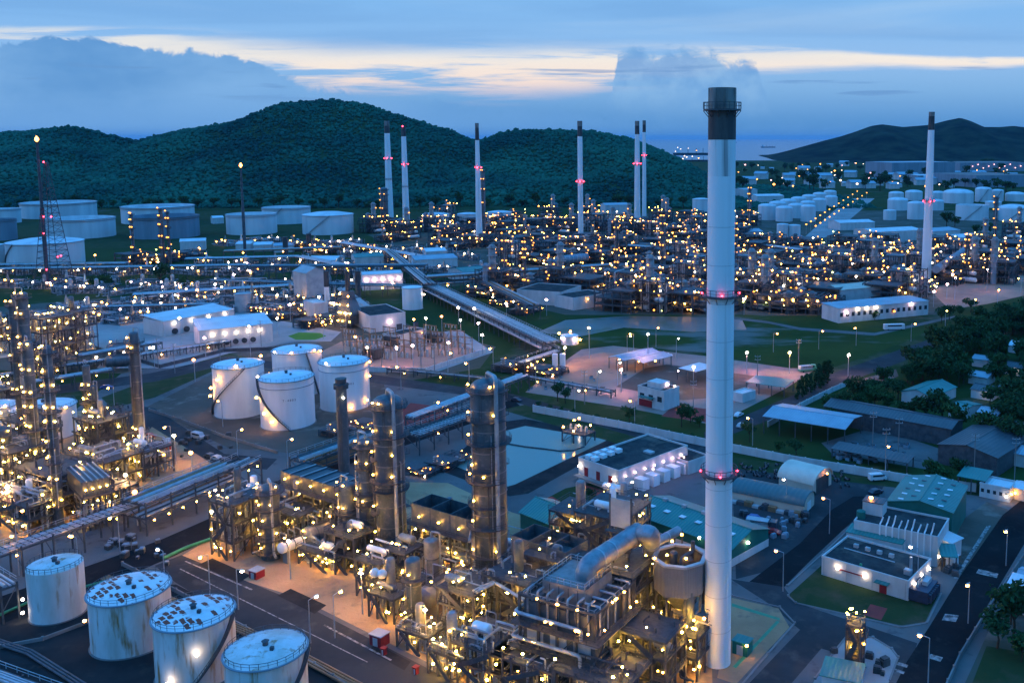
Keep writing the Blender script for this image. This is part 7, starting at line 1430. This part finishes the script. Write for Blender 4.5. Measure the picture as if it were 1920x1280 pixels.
for px, py, s, lab in ((1600, 760, .8, 'bush-like tree left of the hedge below the clearing'), (1618, 764, .9, 'bush-like tree second from the left below the clearing'), (1640, 768, .95, 'round tree in the middle below the clearing'), (1660, 773, .9, 'round tree left of the green gabled house'), (1690, 785, .8, 'small tree in front of the green gabled house'), (1712, 788, .8, 'small tree right in front of the green gabled house'), (1735, 795, .9, 'tree below the green gabled house, right one'), (1765, 800, 1.1, 'large round tree left of the bright green low roof'), (1790, 812, 1.2, 'large round tree below the bright green low roof'), (1870, 838, 1.2, 'large dark tree above the barn'), (1900, 850, 1.1, 'large dark tree above the barn, right one'), (1845, 828, 1.1, 'dark tree behind the broad barn'), (1752, 905, .85, 'dark tree in front of the broad barn'), (1768, 906, .7, 'smaller dark tree beside it in front of the barn'), (1800, 900, .6, 'narrow tree at the barn corner'), (1492, 858, .6, 'small round tree by the wall below the pale open shed'), (1460, 850, .5, 'small tree left of it by the wall below the pale open shed'), (1046, 752, .6, 'small round tree by the boundary wall left end'), (1060, 756, .5, 'smaller tree beside it at the wall left end'), (1180, 790, .7, 'pointed small tree before the lit loading yard'), (1295, 792, .7, 'small tree left of the tallest chimney by the wall'), (1278, 800, .6, 'smaller tree by the wall left of the chimney'), (1312, 800, .65, 'tree touching the tallest chimney left side'), (1405, 828, .6, 'small tree right of the chimney by the wall'), (1128, 970, .4, 'small bush in the garden bed behind the green shed'), (1110, 940, .35, 'tiny bush in the garden bed by the red path'), (1870, 1215, .8, 'tree at the lower right lawn edge'), (1900, 1200, 1.0, 'large tree at the lower right edge'), (1915, 1240, .9, 'tree cut by the right edge near the bottom'), (1895, 1170, .7, 'smaller tree below the pale sloping roof'), (1935, 1180, 1.0, 'tree at the right edge below the pale roof'), (1640, 600, .7, 'tree right of the long white building, near'), (1780, 600, .8, 'bush clump at the far end of the field'), (1800, 592, .9, 'bush clump left of the road bushes'), (1820, 585, .9, 'bush clump by the far public road'), (1765, 606, .7, 'small bush clump at the field corner'), (300, 540, 1.2, 'round tree on the left grassland'), (315, 538, 1.0, 'second round tree on the left grassland'), (345, 542, 1.1, 'tree right of the grassland pair'), (180, 545, 1.1, 'tree on the left grassland by the red mast'), (200, 543, 1.1, 'tree beside it on the left grassland'), (1790, 425, 1.6, 'dark tree clump before the open-topped white tank'), (1775, 428, 1.5, 'dark tree clump left of that before the tanks'), (1830, 440, 1.5, 'dark tree clump right in the refinery'), (1850, 444, 1.5, 'dark tree clump farther right in the refinery')):
    tree(px, py, s, lab, 'single trees and bushes about the plant')
for i in range(14): tree(1010 + i * 22, 764 + i * 4.6, .30, f'{ordn[i]} clipped shrub from the left in the hedge row along the boundary road', 'clipped shrubs of the hedge row', i=2)
for i in range(90):
    x = 1380 + rt.uniform(0, 520); y = 312 + rt.uniform(0, 48); tree(x, y, rt.uniform(1.6, 2.8), 'hazy tree among the far town houses below the right-hand hill', 'trees of the far town')
# belt of trees at the hill foot
for i in range(54):
    x = -40 + i * 26 + rt.uniform(-8, 8); tree(x, 393 + rt.uniform(-3, 2), rt.uniform(1.2, 1.9), 'dark tree in the belt along the foot of the long forested hill', 'tree belt along the hill foot')

# ------------------------------------------------------------------ far town, ships
hp = None; tg_ = 'far town houses'
for i in range(70):
    x = 1400 + rt.uniform(0, 520); y = 310 + rt.uniform(0, 45); loc = G(x, y); lab = 'tiny pale house of the far town between the tank farm and the right-hand hill'; s = rt.uniform(.8, 2.0)
    if hp is None:
        hp = thing('town_house', lab, 'house', loc, 0, tg_); MB().box(0, 0, 0, 16, 12, 7).build('wall', wall, hp, smooth=False); b = MB(); b.add([(-8.6, -6.6, 7), (8.6, -6.6, 7), (8.6, 6.6, 7), (-8.6, 6.6, 7), (-8.6, 0, 10), (8.6, 0, 10)], [(0, 1, 5, 4), (2, 3, 4, 5), (1, 2, 5), (3, 0, 4), (3, 2, 1, 0)]); b.build('roof', blur, hp, smooth=False); children(hp)
    else: dup(hp, loc, rt.uniform(-.6, .6), lab, tg_, (s, s, s))
for i in range(64):
    x = 1375 + rt.uniform(0, 545); y = 312 + rt.uniform(0, 50); kd = rt.choice(('o', 'c', 'c', 'p', 'w')); lamp_post(x, y, 12, kd, 1.5 if i % 4 else 2.4, {'o': 'amber', 'c': 'white', 'p': 'pink', 'w': 'yellow'}[kd] + ' light among the far town houses at the right' + ('' if i % 4 else ', one of the brighter ones'), group='lights of the far town')
for px, py, L, lab in ((1297, 291, 220, 'brightly lit ship moored off the hill end'), (1303, 303, 120, 'smaller lit vessel below the bright ship'), (1440, 277, 150, 'faint ship on the sea near the right-hand hill'), (1375, 268, 130, 'faint ship near the horizon by the chimney')):
    c = G(px, py); t = thing('ship', lab, 'ship', c, rad(5)); s = L / 100
    b = MB(); n = 9; top = [(-50, -7), (30, -8), (44, -5), (52, 0), (44, 5), (30, 8), (-50, 7)]; b.add([(x * s, y * s, -1) for x, y in [(q[0] * .95, q[1] * .8) for q in top]] + [(x * s, y * s, 6 * s) for x, y in top], [tuple(range(6, -1, -1)), tuple(range(7, 14))] + [(i, (i + 1) % 7, 7 + (i + 1) % 7, 7 + i) for i in range(7)]); b.build('hull', blk, t, smooth=False)
    MB().box(-38 * s, 0, 6 * s, 12 * s, 12 * s, 12 * s).build('bridge', wht, t, smooth=False); b = MB(); [b.beam((x * s, 0, 6 * s), (x * s, 0, 18 * s), 1.2 * s) for x in (-10, 12, 30)]; b.build('mast', steel, t)
    if L in (220, 120): [lamp(t, x * s, -6 * s, z * s, 'c' if x < 10 else 'o', 2.6) for x, z in ((-38, 20), (-30, 16), (-10, 18), (12, 12), (-44, 10))]
